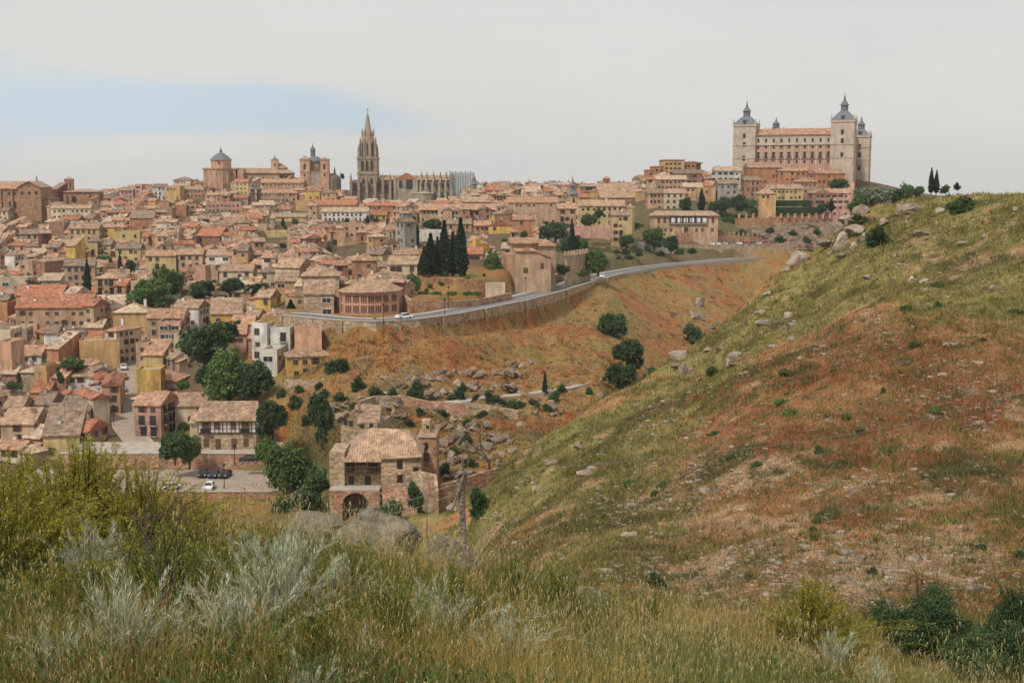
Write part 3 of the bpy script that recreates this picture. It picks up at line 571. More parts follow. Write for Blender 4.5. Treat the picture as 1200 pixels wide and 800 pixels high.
    if mbw is None and H['y'] < 480 and r_.random() < .35:
        A = MB(); cx = r_.uniform(-w2 * .7, w2 * .7); A.ring(cx, -d2 * .5, [(.05, h + rise * .5 + .2), (.4, h + rise * .5 + .45), (.42, h + rise * .5 + .5), (.1, h + rise * .5 + .35)], 10, 'white frame'); A.build('satellite_dish', root_o)
    if mbw is None:
        W.T = Matrix.Identity(4); W.build('wall', root_o); ro = R.build('roof', root_o)
        for C in chs: C.build('chimney', ro)
        return root_o
    mbw.T = T0
S = spec
# ------------------------------------------------------------------ houses one can pick out in the photograph
# left quarter, far rows
S(5, 247, 12, 3, 'cream', 'g', 0, label='cream three-storey house at the edge of the picture under the brick monastery')
S(66, 222, 18, 3, 'dark red', 's', -18, label='dark red house between the monastery gable and the slim square tower', rc='brown', Y=760)
S(82, 244, 48, 3, 'cream', 'g', 4, dep=8, label='long cream house with a row of small windows under the square brick church', rc='tan', Y=690)
S(84, 257, 22, 2, 'white', 'g', 0, label='small off-white house with dark windows below the long cream one', Y=650)
S(106, 256, 16, 1, 'cream', 'g', -10, label='low cream annex with two round dark windows below the brick church', Y=655)
S(50, 273, 15, 4, 'dark red', 'g', 35, label='small dark red gabled house below the round dark trees', dep=6, rc='tan')
S(36, 274, 34, 2, 'tan', 'g', 8, label='wide tan house with a broad roof below the round dark trees', rc='brown')
S(66, 262, 24, 4, 'brick', 'f', 0, win=.0, label='blank brick terrace block right of the round dark trees', Y=640)
S(97, 268, 40, 4, 'pale yellow', 'g', 3, wk='door', label='tall pale yellow house with iron balconies in two rows', rc='tan')
S(84, 289, 20, 4, 'yellow', 's', -8, win=.1, label='lime yellow house with a blank gable wall', rc='tan')
S(108, 283, 17, 4, 'pale yellow', 'h', 0, wk='door', label='pale yellow house with tall brown windows, first of a stepped row', rc='brown')
S(124, 287, 16, 3, 'pale yellow', 'g', 0, wk='door', label='pale yellow house with tall brown windows in the middle of a stepped row', rc='brown')
S(149, 291, 34, 3, 'pale yellow', 'g', 3, wk='tall', label='wide pale yellow house closing the stepped row', rc='brown')
S(148, 273, 36, 3, 'pale yellow', 'f', 0, win=.12, label='blank yellow house with a single small square window', Y=600)
S(172, 277, 14, 3, 'tan', 'g', -15, label='narrow tan house beside the blank yellow one', Y=600)
S(165, 256, 30, 4, 'orange', 's', 5, win=.15, label='vivid orange-red house with a dark roof terrace in the far rows', Y=660, rc='brown')
S(18, 288, 30, 2, 'peach', 'h', 0, rc='red', label='low house with a red tiled roof at the picture edge')
S(12, 299, 18, 3, 'white', 'y', -5, label='white gabled house at the picture edge', rc='tan')
S(26, 300, 16, 2, 'white', 'g', -8, label='low white wing with paired windows beside the white gable', rc='tan')
S(62, 290, 22, 3, 'tan', 'g', 0, rc='brown', label='tan house under a heavy brown roof left of the lime wall')
S(58, 304, 14, 3, 'orange', 'g', 10, label='small orange house with dark shutters below the heavy brown roof')
S(30, 308, 24, 3, 'tan', 'f', 0, label='sand coloured block with irregular windows above the tent terrace')
S(55, 306, 26, 4, 'brick', 'y', -22, win=.0, label='bare brick gable wall joined to the tall cream block', Y=480, rc='tan', dep=14)
S(89, 311, 37, 5, 'tan', 'g', 14, dep=10, wk='tall', win=1, label='tall five-storey tan block with regular rows of windows', rc='brown', Y=470)
S(110, 313, 16, 3, 'tan', 'h', 0, label='small tan house with a pale hipped roof behind the cypress', rc='pale', Y=488)
S(126, 326, 40, 4, 'pinkish tan', 'h', -6, wk='door', dep=11, label='four-storey pinkish block with balconies left of the big plaza trees', rc='tan', Y=430)
S(143, 334, 20, 3, 'pinkish tan', 'g', -10, wk='door', label='lower pinkish wing with balconies touching the plaza trees', Y=424)
S(56, 329, 28, 2, 'stone', 's', 8, win=.3, label='shed with a bright grey metal roof and open dark front', Y=440, rc='pale', pitch=.2)
S(16, 328, 42, 2, 'cream', 'f', 0, win=.2, wk='wide', label='cream terrace building with two wide arches', Y=440)
S(44, 345, 64, 3, 'pinkish tan', 'g', 3, dep=12, wk='shuttered', rc='red', label='big pinkish house with a deep covered gallery under a red roof', Y=405)
S(84, 347, 26, 2, 'rose', 'g', -16, dep=12, rc='pale', label='pinkish wing with a pale roof and small paired windows', Y=404, wk='small')
S(60, 361, 90, 2, 'pinkish tan', 's', 2, dep=8, wk='small', rc='red', label='long low pinkish row with green awnings under a red roof', Y=392)
S(108, 358, 30, 2, 'tan', 'g', -18, dep=8, wk='small', label='tan end house with small dark windows below the pinkish wing', Y=392)
S(1, 358, 12, 3, 'orange', 'f', 0, label='bright orange block cut by the picture edge', win=.1)
S(150, 366, 48, 3, 'ochre', 'h', 6, win=.1, rc='pale', dep=12, label='broad sandy hipped roof over ochre walls below the plaza trees', Y=385)
S(192, 372, 50, 2, 'tan', 'g', 4, dep=10, rc='pink', label='long low house with a pink roof below the plaza trees', Y=375)
S(220, 360, 42, 2, 'white', 'g', -8, rc='tan', label='white-fronted low house with a wide tan roof below the plaza trees', Y=388)
S(262, 368, 36, 3, 'yellow', 's', 10, win=.5, label='yellow house with loggia openings right of the plaza trees', Y=376, rc='tan')
S(292, 362, 18, 4, 'yellow', 'g', 5, win=.4, label='bright yellow house above the dense dark trees', Y=384, rc='tan')
S(311, 348, 30, 4, 'yellow', 'g', -10, win=.3, label='bright yellow house with a red-edged roof beside the pointed tree', Y=378, rc='tan')
S(334, 329, 30, 5, 'ochre', 'g', 3, wk='wide', win=.5, label='ochre block with a long dark window below the white gable', Y=394)
S(342, 313, 44, 3, 'cream', 'g', -20, wk='tall', win=.3, label='large cream gable with two small windows above the ochre block', Y=425, rc='tan', pitch=.6)
S(314, 319, 30, 3, 'cream', 'h', 0, wk='tall', label='cream house with brown shutters under a pyramid roof', Y=430, rc='brown')
S(276, 317, 44, 2, 'cream', 'g', 2, wk='tall', rc='tan', label='long cream house with square brown windows above the round trees', Y=440)
S(256, 299, 34, 3, 'white', 'g', 0, wk='wide', rc='tan', label='white house with a gabled front and dark strip windows')
S(284, 294, 14, 4, 'ochre', 'g', 0, label='narrow ochre house right of the white gabled one')
S(222, 298, 34, 3, 'tan', 'g', 2, wk='tall', rc='tan', label='long tan house with three tall brown doors above the plaza trees')
S(187, 300, 40, 3, 'pale yellow', 'g', 4, label='wide pale house with a dark strip of openings above the plaza trees', win=.4)
S(234, 314, 18, 3, 'peach', 'f', 0, label='peach block with a grey blind above the round trees', win=.3)
S(245, 277, 34, 3, 'brick', 's', -6, win=.2, label='long brick-red house in the middle of the far rows', rc='red', Y=590)
# hilltop rows under the octagonal apse
S(214, 211, 25, 5, 'cream', 'h', -8, label='tall cream house with a hipped roof on the ridge left of the apse', rc='brown', Y=900)
S(228, 222, 26, 5, 'pinkish tan', 'g', 8, label='pinkish block with a dark arcade on the ridge left of the apse', rc='tan', Y=880)
S(186, 219, 18, 5, 'white', 'g', 6, label='white house with a dark slate-like roof on the ridge', rc='brown', Y=880)
S(203, 219, 22, 5, 'ochre', 'f', -5, label='ochre block on the ridge between the white and the cream house', win=.4, Y=870)
S(162, 217, 12, 5, 'rose', 'f', 0, label='rose tower-like house with a crenellated top on the ridge', Y=890)
S(148, 223, 20, 4, 'rose', 'g', 0, label='low rose house on the ridge line right of the brick church', Y=890)
S(283, 213, 20, 5, 'pale yellow', 'g', -3, label='pale yellow house with small windows right of the apse', Y=870, wk='small', win=1)
S(262, 238, 44, 4, 'rose', 'f', 0, label='grey-rose building with a long row of little white windows under the apse', Y=780, wk='small', win=1)
S(283, 232, 18, 4, 'rose', 'g', 0, rc='red', label='dusky red house left of the twin dark spires', Y=800)
S(210, 242, 20, 5, 'orange', 'f', 0, label='orange block with a dark recess in the far rows', win=.2, Y=760)
S(222, 240, 16, 5, 'tan', 'f', 5, label='tan block with big dark openings beside the orange one', wk='wide', Y=765)
S(330, 214, 52, 4, 'pinkish tan', 'g', 2, dep=12, wk='small', win=1, label='long pinkish building with a row of small windows below the hipped church', Y=900, rc='pink')
S(320, 226, 60, 4, 'pinkish tan', 'g', -2, dep=12, wk='small', win=.7, label='second long pinkish building, one step lower than the windowed one', Y=860, rc='pink')
S(366, 224, 20, 5, 'yellow', 'y', 0, label='golden yellow gable under the domed church', Y=850, win=.3, rc='tan')
S(385, 226, 20, 4, 'pinkish tan', 'h', 0, label='pinkish apse-like house with tall openings below the domed church', Y=850, rc='brown')
S(355, 236, 20, 7, 'ochre', 'f', 0, win=.0, dep=10, label='tall blank ochre block left of the red-roofed hall', Y=800)
S(392, 240, 56, 5, 'ochre', 'g', -3, dep=14, win=.0, label='blank hall with a long red roof below the domed church', rc='red', Y=790)
S(404, 248, 56, 4, 'white', 'g', 2, wk='door', win=.8, dep=10, label='long white house with three balconies in the middle of the far rows', Y=730, rc='pale')
S(448, 241, 38, 4, 'orange', 'g', -3, wk='tall', label='orange house with a row of windows under the cathedral', rc='red', Y=800)
S(442, 252, 24, 3, 'yellow', 'g', 0, label='small yellow-orange house with a dark opening under the orange one', Y=740, win=.4)
S(338, 254, 46, 3, 'pale yellow', 'g', -4, label='lemon-tinted low house left of the long white one', Y=720, win=.4)
S(322, 272, 40, 3, 'pale yellow', 'f', 0, win=.0, label='blank pale yellow wall in the middle rows', Y=640)
S(336, 284, 18, 3, 'yellow', 'f', 0, win=.3, label='little orange-yellow box house in the middle rows', Y=620)
S(392, 284, 20, 3, 'yellow', 'g', 0, win=.4, wk='small', label='small golden house left of the white dormered one', Y=610)
S(410, 290, 18, 3, 'white', 'g', 0, win=1, wk='small', label='small white house with three black windows beside the slim brick tower', Y=600, rc='brown')
# centre
S(473, 309, 42, 3, 'cream', 'g', -6, wk='shuttered', label='cream house with paired brown shutters behind the curved school', rc='tan', Y=372)
S(425, 305, 30, 3, 'brick', 'h', 4, win=.3, rc='pink', label='brick house with a hipped pink roof above the school', Y=385)
S(477, 298, 42, 3, 'pinkish tan', 'h', 10, rc='tan', label='pinkish house with a broad hipped roof left of the white block', Y=435)
S(498, 296, 18, 3, 'orange', 'f', 10, win=.3, label='vivid orange house left of the tall cypress group', Y=430)
S(503, 272, 36, 5, 'white', 'f', 6, win=.0, label='big blank whitish block behind the tall cypress group', Y=520)
S(372, 323, 46, 4, 'stone', 'h', 6, dep=14, rc='tan', win=.5, wk='small', Y=345, label='massive stone building with a broad hipped roof left of the school', name='stone_building', cat='building')
S(372, 345, 36, 2, 'stone', 's', 6, dep=7, rc='tan', label='low stone lean-to with a dark garage opening beside the school', Y=330, wk='wide')
S(590, 264, 34, 6, 'yellow', 'y', -10, win=.15, label='tall yellow house with an orange-topped corner right of the cypress group', rc='red', Y=560, dep=12)
S(565, 264, 20, 3, 'orange', 'g', 0, label='orange house with small terraces left of the tall yellow one', Y=580)
S(556, 297, 20, 2, 'tan', 'g', 0, label='low tan house with two dark windows right of the cypresses', Y=420)
S(576, 303, 24, 2, 'tan', 'g', -6, label='low tan house behind the leafy garden tree', Y=420, win=.2)
S(525, 262, 56, 3, 'pinkish tan', 'g', 0, label='pinkish low range with dark openings behind the cypress group', Y=600, dep=10)
# right of centre
S(632, 247, 42, 5, 'tan', 'f', 6, win=.04, label='large blank tan block left of the slate-spired tower', Y=560, dep=14)
S(664, 244, 24, 5, 'pinkish tan', 'g', 3, rc='pink', label='pinkish house with a deep gallery below the slate-spired tower', Y=540)
S(706, 241, 54, 4, 'pale yellow', 'g', -3, dep=11, wk='tall', win=.9, rc='tan', label='long pale yellow house with brown windows above the terraced garden', Y=560)
S(738, 243, 14, 5, 'pale yellow', 'y', -12, win=.6, label='narrow pale yellow gabled house right of the long yellow one', Y=560, rc='tan')
S(727, 252, 24, 4, 'pale yellow', 'g', 2, win=.5, label='lower yellow house with a small porch above the pink wall', Y=545, rc='brown')
S(696, 268, 46, 1, 'rose', 'f', 2, win=.1, h=2.6, dep=5, dn=-1.2, label='low pink garden building below the long yellow house', Y=520)
S(614, 257, 26, 4, 'orange', 'g', 0, win=.1, label='orange-red house with a wide roof left of the tan block', rc='pink', Y=540)
S(625, 237, 60, 4, 'tan', 'g', 2, dep=12, win=.3, label='long house with a wide pink roof behind the tan block', rc='pink', Y=660)
S(676, 231, 30, 4, 'pale yellow', 'g', 4, label='pale yellow house directly under the slate-spired tower', Y=700)
S(729, 232, 60, 4, 'brick', 's', 6, dep=18, win=.04, label='big blank brick hall with a broad sloping roof below the lone bell tower', Y=700, rc='tan')
S(772, 226, 30, 4, 'pinkish tan', 'g', 3, wk='tall', rc='brown', label='pinkish house with a wooden gallery below the stepped brick block', Y=645)
S(791, 226, 26, 4, 'cream', 'g', -3, label='cream house with green-tinted windows above the balconied hospital', Y=640, rc='tan')
S(812, 219, 26, 5, 'peach', 'g', 3, win=.3, label='peach house with a pale roof left of the white glazed gallery', Y=655, rc='pale')
S(828, 221, 24, 5, 'ochre', 'f', 0, win=.3, label='ochre block with few windows left of the white house', Y=650)
S(853, 200, 34, 6, 'white', 'g', 4, wk='wide', win=1, label='white building with a continuous glazed gallery below the fortress', Y=672, rc='pale')
S(853, 215, 28, 4, 'grey', 'g', 3, wk='small', label='greyish house with two rows of windows under the glazed gallery', Y=650, rc='brown')
S(807, 203, 34, 5, 'brick', 'g', -6, label='brick house with a dark timber gallery below the round roof', Y=690, rc='brown', wk='wide')
S(786, 210, 40, 5, 'tan', 'g', 3, label='tan house with a broad sloping roof below the stepped block', Y=680, rc='pale')
S(896, 196, 44, 5, 'orange', 'g', 3, dep=12, win=.1, label='big plain orange building below the fortress', rc='tan', Y=672)
S(882, 211, 24, 4, 'brick', 'g', 2, wk='door', label='brick house with a gallery below the big orange building', Y=655, rc='brown')
S(930, 200, 36, 5, 'orange', 'g', -6, wk='small', label='orange-tan house with small windows just below the fortress', rc='pink', Y=670)
S(952, 203, 26, 4, 'rose', 'g', 4, label='rose house with a cross-shaped roof below the corner tower', rc='red', Y=670)
S(972, 203, 40, 4, 'orange', 'g', 8, label='long orange house with a dark gallery below the right corner tower', rc='pink', Y=668, win=.3)
S(920, 221, 46, 4, 'pale yellow', 'g', 2, wk='small', win=.9, label='long pale cream house with two rows of little windows above the hedges', rc='tan', Y=645)
S(899, 227, 24, 4, 'ochre', 'h', 4, win=.1, dep=8, label='ochre pavilion with a pyramid roof at the end of the hedges', rc='tan', Y=632, pitch=.7)
S(963, 226, 28, 4, 'brick', 'y', 8, wk='wide', label='red brick house with open galleries behind the hedges', rc='tan', Y=640)
S(983, 226, 32, 4, 'rose', 'g', -5, wk='wide', label='pinkish house with brown verandas at the end of the hedges', rc='pink', Y=642)
S(990, 215, 26, 4, 'rose', 'f', 0, win=.2, label='plain pink building under the far corner tower', Y=665)
S(945, 213, 30, 4, 'pinkish tan', 'h', 12, label='pinkish house with a pyramid roof above the brick galleries', Y=656, rc='pink')
# low quarter, near the street
S(138, 388, 38, 4, 'cream', 'h', -22, wk='small', label='tall cream house on the street corner with a faded red roof', rc='pink', dep=11)
S(107, 396, 36, 2, 'ochre', 'g', 4, win=.0, rc='red', label='ochre house with a bright new orange-red roof', dep=7)
S(112, 403, 48, 3, 'ochre', 'f', 14, win=.05, label='ochre walls of a courtyard block below the bright orange roof', dep=9)
S(108, 384, 32, 2, 'peach', 'g', 2, win=.0, rc='pale', label='peach house with a blank wall behind the bright orange roof')
S(58, 391, 24, 3, 'white', 'g', 4, wk='wide', label='white house with balconies and an awning at mid left', rc='brown')
S(78, 392, 22, 3, 'white', 'y', -14, win=.4, label='off-white gabled house with a narrow brown roof at mid left', rc='brown')
S(20, 388, 22, 3, 'cream', 'f', 8, wk='tall', label='small cream tower house with two tall brown windows')
S(34, 383, 30, 2, 'peach', 'f', 0, win=.0, label='bare peach wall behind the cream tower house')
S(4, 390, 14, 4, 'cream', 'f', 0, wk='wide', label='cream house with a dark wooden balcony at the picture edge')
S(29, 416, 46, 2, 'white', 'g', 4, wk='wide', win=1, rc='pink', dep=10, label='low white house with four dark strip windows and a crimson roof hatch')
S(68, 409, 30, 3, 'orange', 's', -20, win=.1, label='orange house with a sloping blank wall above the courtyard tree', rc='pale')
S(4, 404, 12, 5, 'peach', 'f', 0, win=.0, label='blank peach side wall at the picture edge')
S(34, 437, 32, 2, 'stone', 'h', -6, wk='wide', win=.3, label='little stone house with one square window and a pale hipped roof', rc='pale', dep=8)
S(54, 432, 18, 3, 'ochre', 'f', -22, wk='tall', win=.3, label='ochre stone house with one door beside the little stone house', dep=8)
S(10, 438, 24, 2, 'brick', 'g', 0, win=.0, label='brick shed with a white roof edge at the picture edge', rc='pale')
S(92, 441, 44, 2, 'white', 'g', 6, win=.3, label='white courtyard house with two round dark windows near the street', rc='tan')
S(72, 444, 30, 2, 'brick', 's', -10, win=.1, label='small brick outhouse beside the courtyard tree', rc='pink')
S(120, 452, 28, 3, 'pinkish tan', 'y', 13, wk='shuttered', win=.8, dep=18, label='long pinkish row house running along the street with many shutters', rc='red')
S(46, 459, 34, 1, 'peach', 'g', 2, win=.1, rc='red', label='low peach house under a red mono roof in the near rows')
S(100, 467, 40, 3, 'cream', 'y', 40, win=.0, rc='red', label='house with a white-rimmed gable and red roof near the street foot', dep=12)
S(86, 481, 52, 2, 'pinkish tan', 'g', 2, wk='wide', win=.6, rc='brown', dep=12, label='pinkish house with a broad mottled brown roof near the street foot')
S(50, 474, 34, 2, 'tan', 'g', -2, rc='brown', label='mottled brown roof left of the pinkish house near the street', dep=10)
S(14, 478, 36, 2, 'pale yellow', 'g', 2, rc='tan', label='pale yellow house with a tan roof at the near left edge', dep=9, win=.2)
S(20, 497, 60, 2, 'tan', 'g', 0, rc='tan', dep=12, label='wide tan-roofed house half hidden by the yellow-green broom', win=.3)
S(76, 497, 34, 2, 'brick', 's', -22, rc='red', label='red brick outhouse with a red sloping roof near the street foot', win=.1, dep=7)
S(66, 511, 52, 2, 'pale yellow', 's', 10, rc='brown', label='pale roof sloping towards the broom bushes in front of the brick outhouse', dep=12, win=.3)
S(98, 506, 26, 2, 'rose', 'g', -12, rc='red', label='small reddish house behind the yellow broom', win=.6)
S(180, 382, 44, 2, 'tan', 'g', 5, rc='tan', label='low tan house at the upper end of the street', win=.4)
S(196, 380, 32, 4, 'rose', 'f', 6, wk='wide', win=1, label='modern house with red and white open balconies', dep=10)
S(212, 396, 22, 3, 'cream', 'f', 0, wk='wide', win=.5, label='cream house with columns half hidden by the dense dark trees')
S(170, 405, 24, 3, 'tan', 'f', -10, wk='small', label='tan building on the street bend with small windows')
S(180, 417, 34, 2, 'pale yellow', 's', -4, win=.0, rc='pink', label='low house with a flat pink roof right of the street', dep=8)
S(172, 437, 34, 3, 'yellow', 'f', 6, win=.15, label='lime yellow house with one small window right of the street', dep=8)
S(188, 447, 56, 1, 'rose', 'h', -4, win=.0, rc='pink', dep=10, label='wide pink hipped roof with terrace behind the pink house')
S(176, 474, 52, 3, 'rose', 'g', -8, wk='door', win=1, rc='pink', dep=10, label='pink house with three iron balconies at the street foot')
S(232, 475, 66, 2, 'cream', 'g', 3, wk='tall', win=.35, rc='tan', dep=10, label='long cream house with few windows behind the timbered house')
S(306, 382, 22, 3, 'white', 'f', -8, wk='tall', win=.6, label='white modern block at the left end of the white row', dep=7, Y=316)
S(330, 387, 32, 2, 'white', 'f', -6, wk='door', win=.7, label='white modern house with dark balcony doors beside a peach wall', dep=7, Y=312)
S(358, 389, 32, 2, 'peach', 'f', 10, win=.0, label='blank peach block joined to the white modern house', dep=7, Y=300)
S(283, 379, 30, 2, 'tan', 'g', 5, rc='pink', label='low tan house with a pink roof just above the dense dark trees', Y=348)
S(296, 372, 24, 3, 'peach', 'g', -8, rc='tan', label='peach house squeezed between the yellow houses and the white modern block', Y=358)
S(276, 391, 22, 3, 'rose', 'g', 8, rc='pink', label='rose house half hidden behind the dense dark trees', Y=338)
S(321, 372, 34, 2, 'brick', 'y', 8, win=.15, rc='tan', label='brick gabled house rising behind the white modern houses', Y=324)
S(303, 397, 24, 2, 'brick', 's', -10, rc='pink', label='small house with a skylight in its pink roof beside the dense dark trees', win=.3, Y=326)
S(359, 417, 56, 2, 'yellow', 'h', 14, dep=7, wk='small', win=1, rc='tan', label='bright yellow house with a pyramid roof above the gorge', Y=298, h=5.4)
S(317, 413, 24, 2, 'white', 'f', -6, wk='wide', win=.2, label='white lower block left of the bright yellow house', Y=303)
# ------------------------------------------------------------------ landmark buildings
def frame(px, py, Y, yaw=0):                               # local frame: metres per picture pixel at this distance
    k = Y / F; p = at(px, py, Y); return p, k
def add_windows(root, rows, m='window', name='window', arch=False):
    for (x, z, w_, h_, y_) in rows:
        mb = MB()
        if arch:
            n = 7; pl = [(-w_ / 2, 0), (w_ / 2, 0)] + [(w_ / 2 * math.cos(math.pi * i / n), h_ - w_ / 2 + w_ / 2 * math.sin(math.pi * i / n)) for i in range(n + 1)]
            vs = [(x + a, y_ - .05, z + b) for a, b in pl] + [(x + a, y_ + .1, z + b) for a, b in pl]; q = len(pl)
            mb.add(vs, [tuple(range(q))] + [((i + 1) % q, i, q + i, q + (i + 1) % q) for i in range(q)], m)
        else:
            mb.box(x - w_ / 2, x + w_ / 2, y_ - .05, y_ + .1, z, z + h_, m)
        mb.build(name, root)
def spire(mb, cx, cy, z0, r, prof, m, n=8, a0=math.pi / 8): mb.ring(cx, cy, [(r * a, z0 + b) for a, b in prof], n, m, a0)
# fortress on the hill
def fortress():
    Y = 690.; px0 = 928.; base = at(px0, 205, Y); k = Y / F; t = empty('fortress', base, math.radians(-21), 'huge square stone fortress with four slate-spired corner towers on the hill', 'fortress')
    Wd, Dp = 31.0, 62.0; z = lambda py: (205 - py) * k; ze, zr = z(160), z(151)
    FOOT.append((base.x, base.y + 35, 45))
    b = MB(); b.box(-Wd + 4, Wd - 4, 1.5, Dp - 1.5, -14, ze, 'pink brick')
    b.box(-Wd + 4, Wd - 4, 1.2, 1.6, z(170), ze + .3, 'limestone'); b.box(-Wd + 4, Wd - 4, .9, 1.2, z(170.6), z(169.4), 'limestone'); b.box(-Wd + 4, Wd - 4, .9, 1.7, z(186.3), z(185), 'limestone'); b.box(-Wd + 3.8, Wd - 3.8, .8, 2, ze, ze + .6, 'limestone'); b.box(-Wd + 4, Wd - 4, .9, 1.5, -14, z(201), 'limestone')
    b.box(Wd - 4, Wd - 3.6, 9, Dp - 9, z(172), z(171), 'limestone').box(Wd - 4, Wd - 3.5, 9, Dp - 9, z(188), z(186.5), 'limestone').box(Wd - 4.2, Wd - 3.4, 5, Dp - 5, ze, ze + .6, 'limestone')
    n = 10; x0, x1 = -Wd + 12.5, Wd - 12.5
    for i in range(n + 1):
        x = x0 - 2.1 + (x1 - x0 + 4.2) * i / n; b.box(x - .35, x + .35, 1.15, 1.55, z(200), z(171), 'limestone')
    b.build('wall', t)
    r = MB(); r.add([(-Wd + 3, .4, ze + .6), (Wd - 3, .4, ze + .6), (Wd - 9, 7, zr), (-Wd + 9, 7, zr), (-Wd + 9, 12, ze + .6), (Wd - 9, 12, ze + .6), (Wd - 3, 7, ze + .62), (Wd - 3, Dp, ze + .6), (Wd - 9, Dp, zr - .5), (Wd - 9, 7, zr - .01)], [(0, 1, 2, 3), (3, 2, 5, 4), (1, 7, 8, 2)], 'roof pink'); r.build('roof', t)
    rows = []
    for i in range(n):
        x = x0 + (x1 - x0) * (i + .0) / (n - 1)
        rows += [(x, z(167.3), 1.0, 2.0, 1.12), (x, z(174.5), 1.1, 1.3, 1.45), (x, z(184.2), 1.3, 2.6, 1.45), (x, z(191.5), 1.0, 1.5, 1.45)]
        bb = MB(); bb.box(x - 1.1, x + 1.1, .5, 1.4, z(184.9), z(184.2), 'iron'); bb.build('balcony', t)
        pp = MB(); pp.add([(x - 1.1, 1.1, z(178.4)), (x + 1.1, 1.1, z(178.4)), (x, 1.1, z(176.8)), (x - 1.1, 1.5, z(178.4)), (x + 1.1, 1.5, z(178.4)), (x, 1.5, z(176.8))], [(0, 1, 2), (1, 4, 5, 2), (3, 0, 2, 5)], 'limestone'); pp.build('pediment', t)
    add_windows(t, rows)
    for i in range(6):
        y = 14 + i * 7.0
        for zz, hh in ((z(168), 1.8), (z(180), 2.2), (z(193), 1.6)):
            mb = MB(); mb.box(Wd - 4.05, Wd - 3.95, y, y + 1.1, zz, zz + hh, 'window'); mb.build('window', t)
    for cx, cy, top, tip, hw in ((-Wd + 5.2, 5.2, 148.5, 117, 6.0), (Wd - 5.2, 5.2, 145.5, 111, 6.0), (Wd - 2.0, Dp - 2, 158.5, 131, 5.3), (-Wd + 12, Dp - 2, 152, 131, 5.3)):
        zt = z(top); q = MB(); q.box(cx - hw, cx + hw, cy - hw, cy + hw, -16, zt, 'limestone').box(cx - hw - .4, cx + hw + .4, cy - hw - .4, cy + hw + .4, zt + .01, zt + .8, 'limestone')
        for zz in (z(171), z(186)): q.box(cx - hw - .25, cx + hw + .25, cy - hw - .25, cy + hw + .25, zz, zz + .5, 'limestone')
        tw = q.build('tower', t); s_ = hw * 1.5; q = MB(); H_ = z(tip) - zt
        q.ring(cx, cy, [(s_, zt + .8), (s_ * .93, zt + 1.4), (s_ * .62, zt + .24 * H_), (s_ * .34, zt + .36 * H_), (s_ * .30, zt + .38 * H_)], 4, 'slate', math.pi / 4)
        q.ring(cx, cy, [(1.9, zt + .38 * H_), (1.9, zt + .56 * H_), (2.5, zt + .57 * H_), (1.7, zt + .63 * H_), (1.1, zt + .70 * H_), (.7, zt + .73 * H_), (.55, zt + .80 * H_), (.2, zt + .9 * H_), (.06, zt + H_)], 8, 'slate')
        sp = q.build('spire', tw)
        for sx, sy in ((-1, -1), (1, -1), (1, 1), (-1, 1)): MB().ring(cx + sx * (hw - .2), cy + sy * (hw - .2), [(.45, zt + .8), (.5, zt + 2.2), (.08, zt + 4.2)], 6, 'limestone').build('pinnacle', tw)
        MB().box(cx - 1.0, cx + 1.0, cy - hw * .98, cy - hw * .3, zt + 1.0, zt + 3.6, 'slate').build('dormer', tw); MB().box(cx - .6, cx + .6, cy - hw * .99 - .05, cy - hw * .9, zt + 1.4, zt + 3.2, 'window').build('window', tw)
        for zz in (z(top + 14), z(top + 24), z(top + 40)): MB().box(cx - .75, cx + .75, cy - hw - .06, cy - hw + .1, zz, zz + 2.6, 'window').build('window', tw)
        for zz in (z(top + 12), z(top + 26)): MB().box(cx + hw - .1, cx + hw + .06, cy - .7, cy + .7, zz, zz + 2.2, 'window').build('window', tw)
fortress()
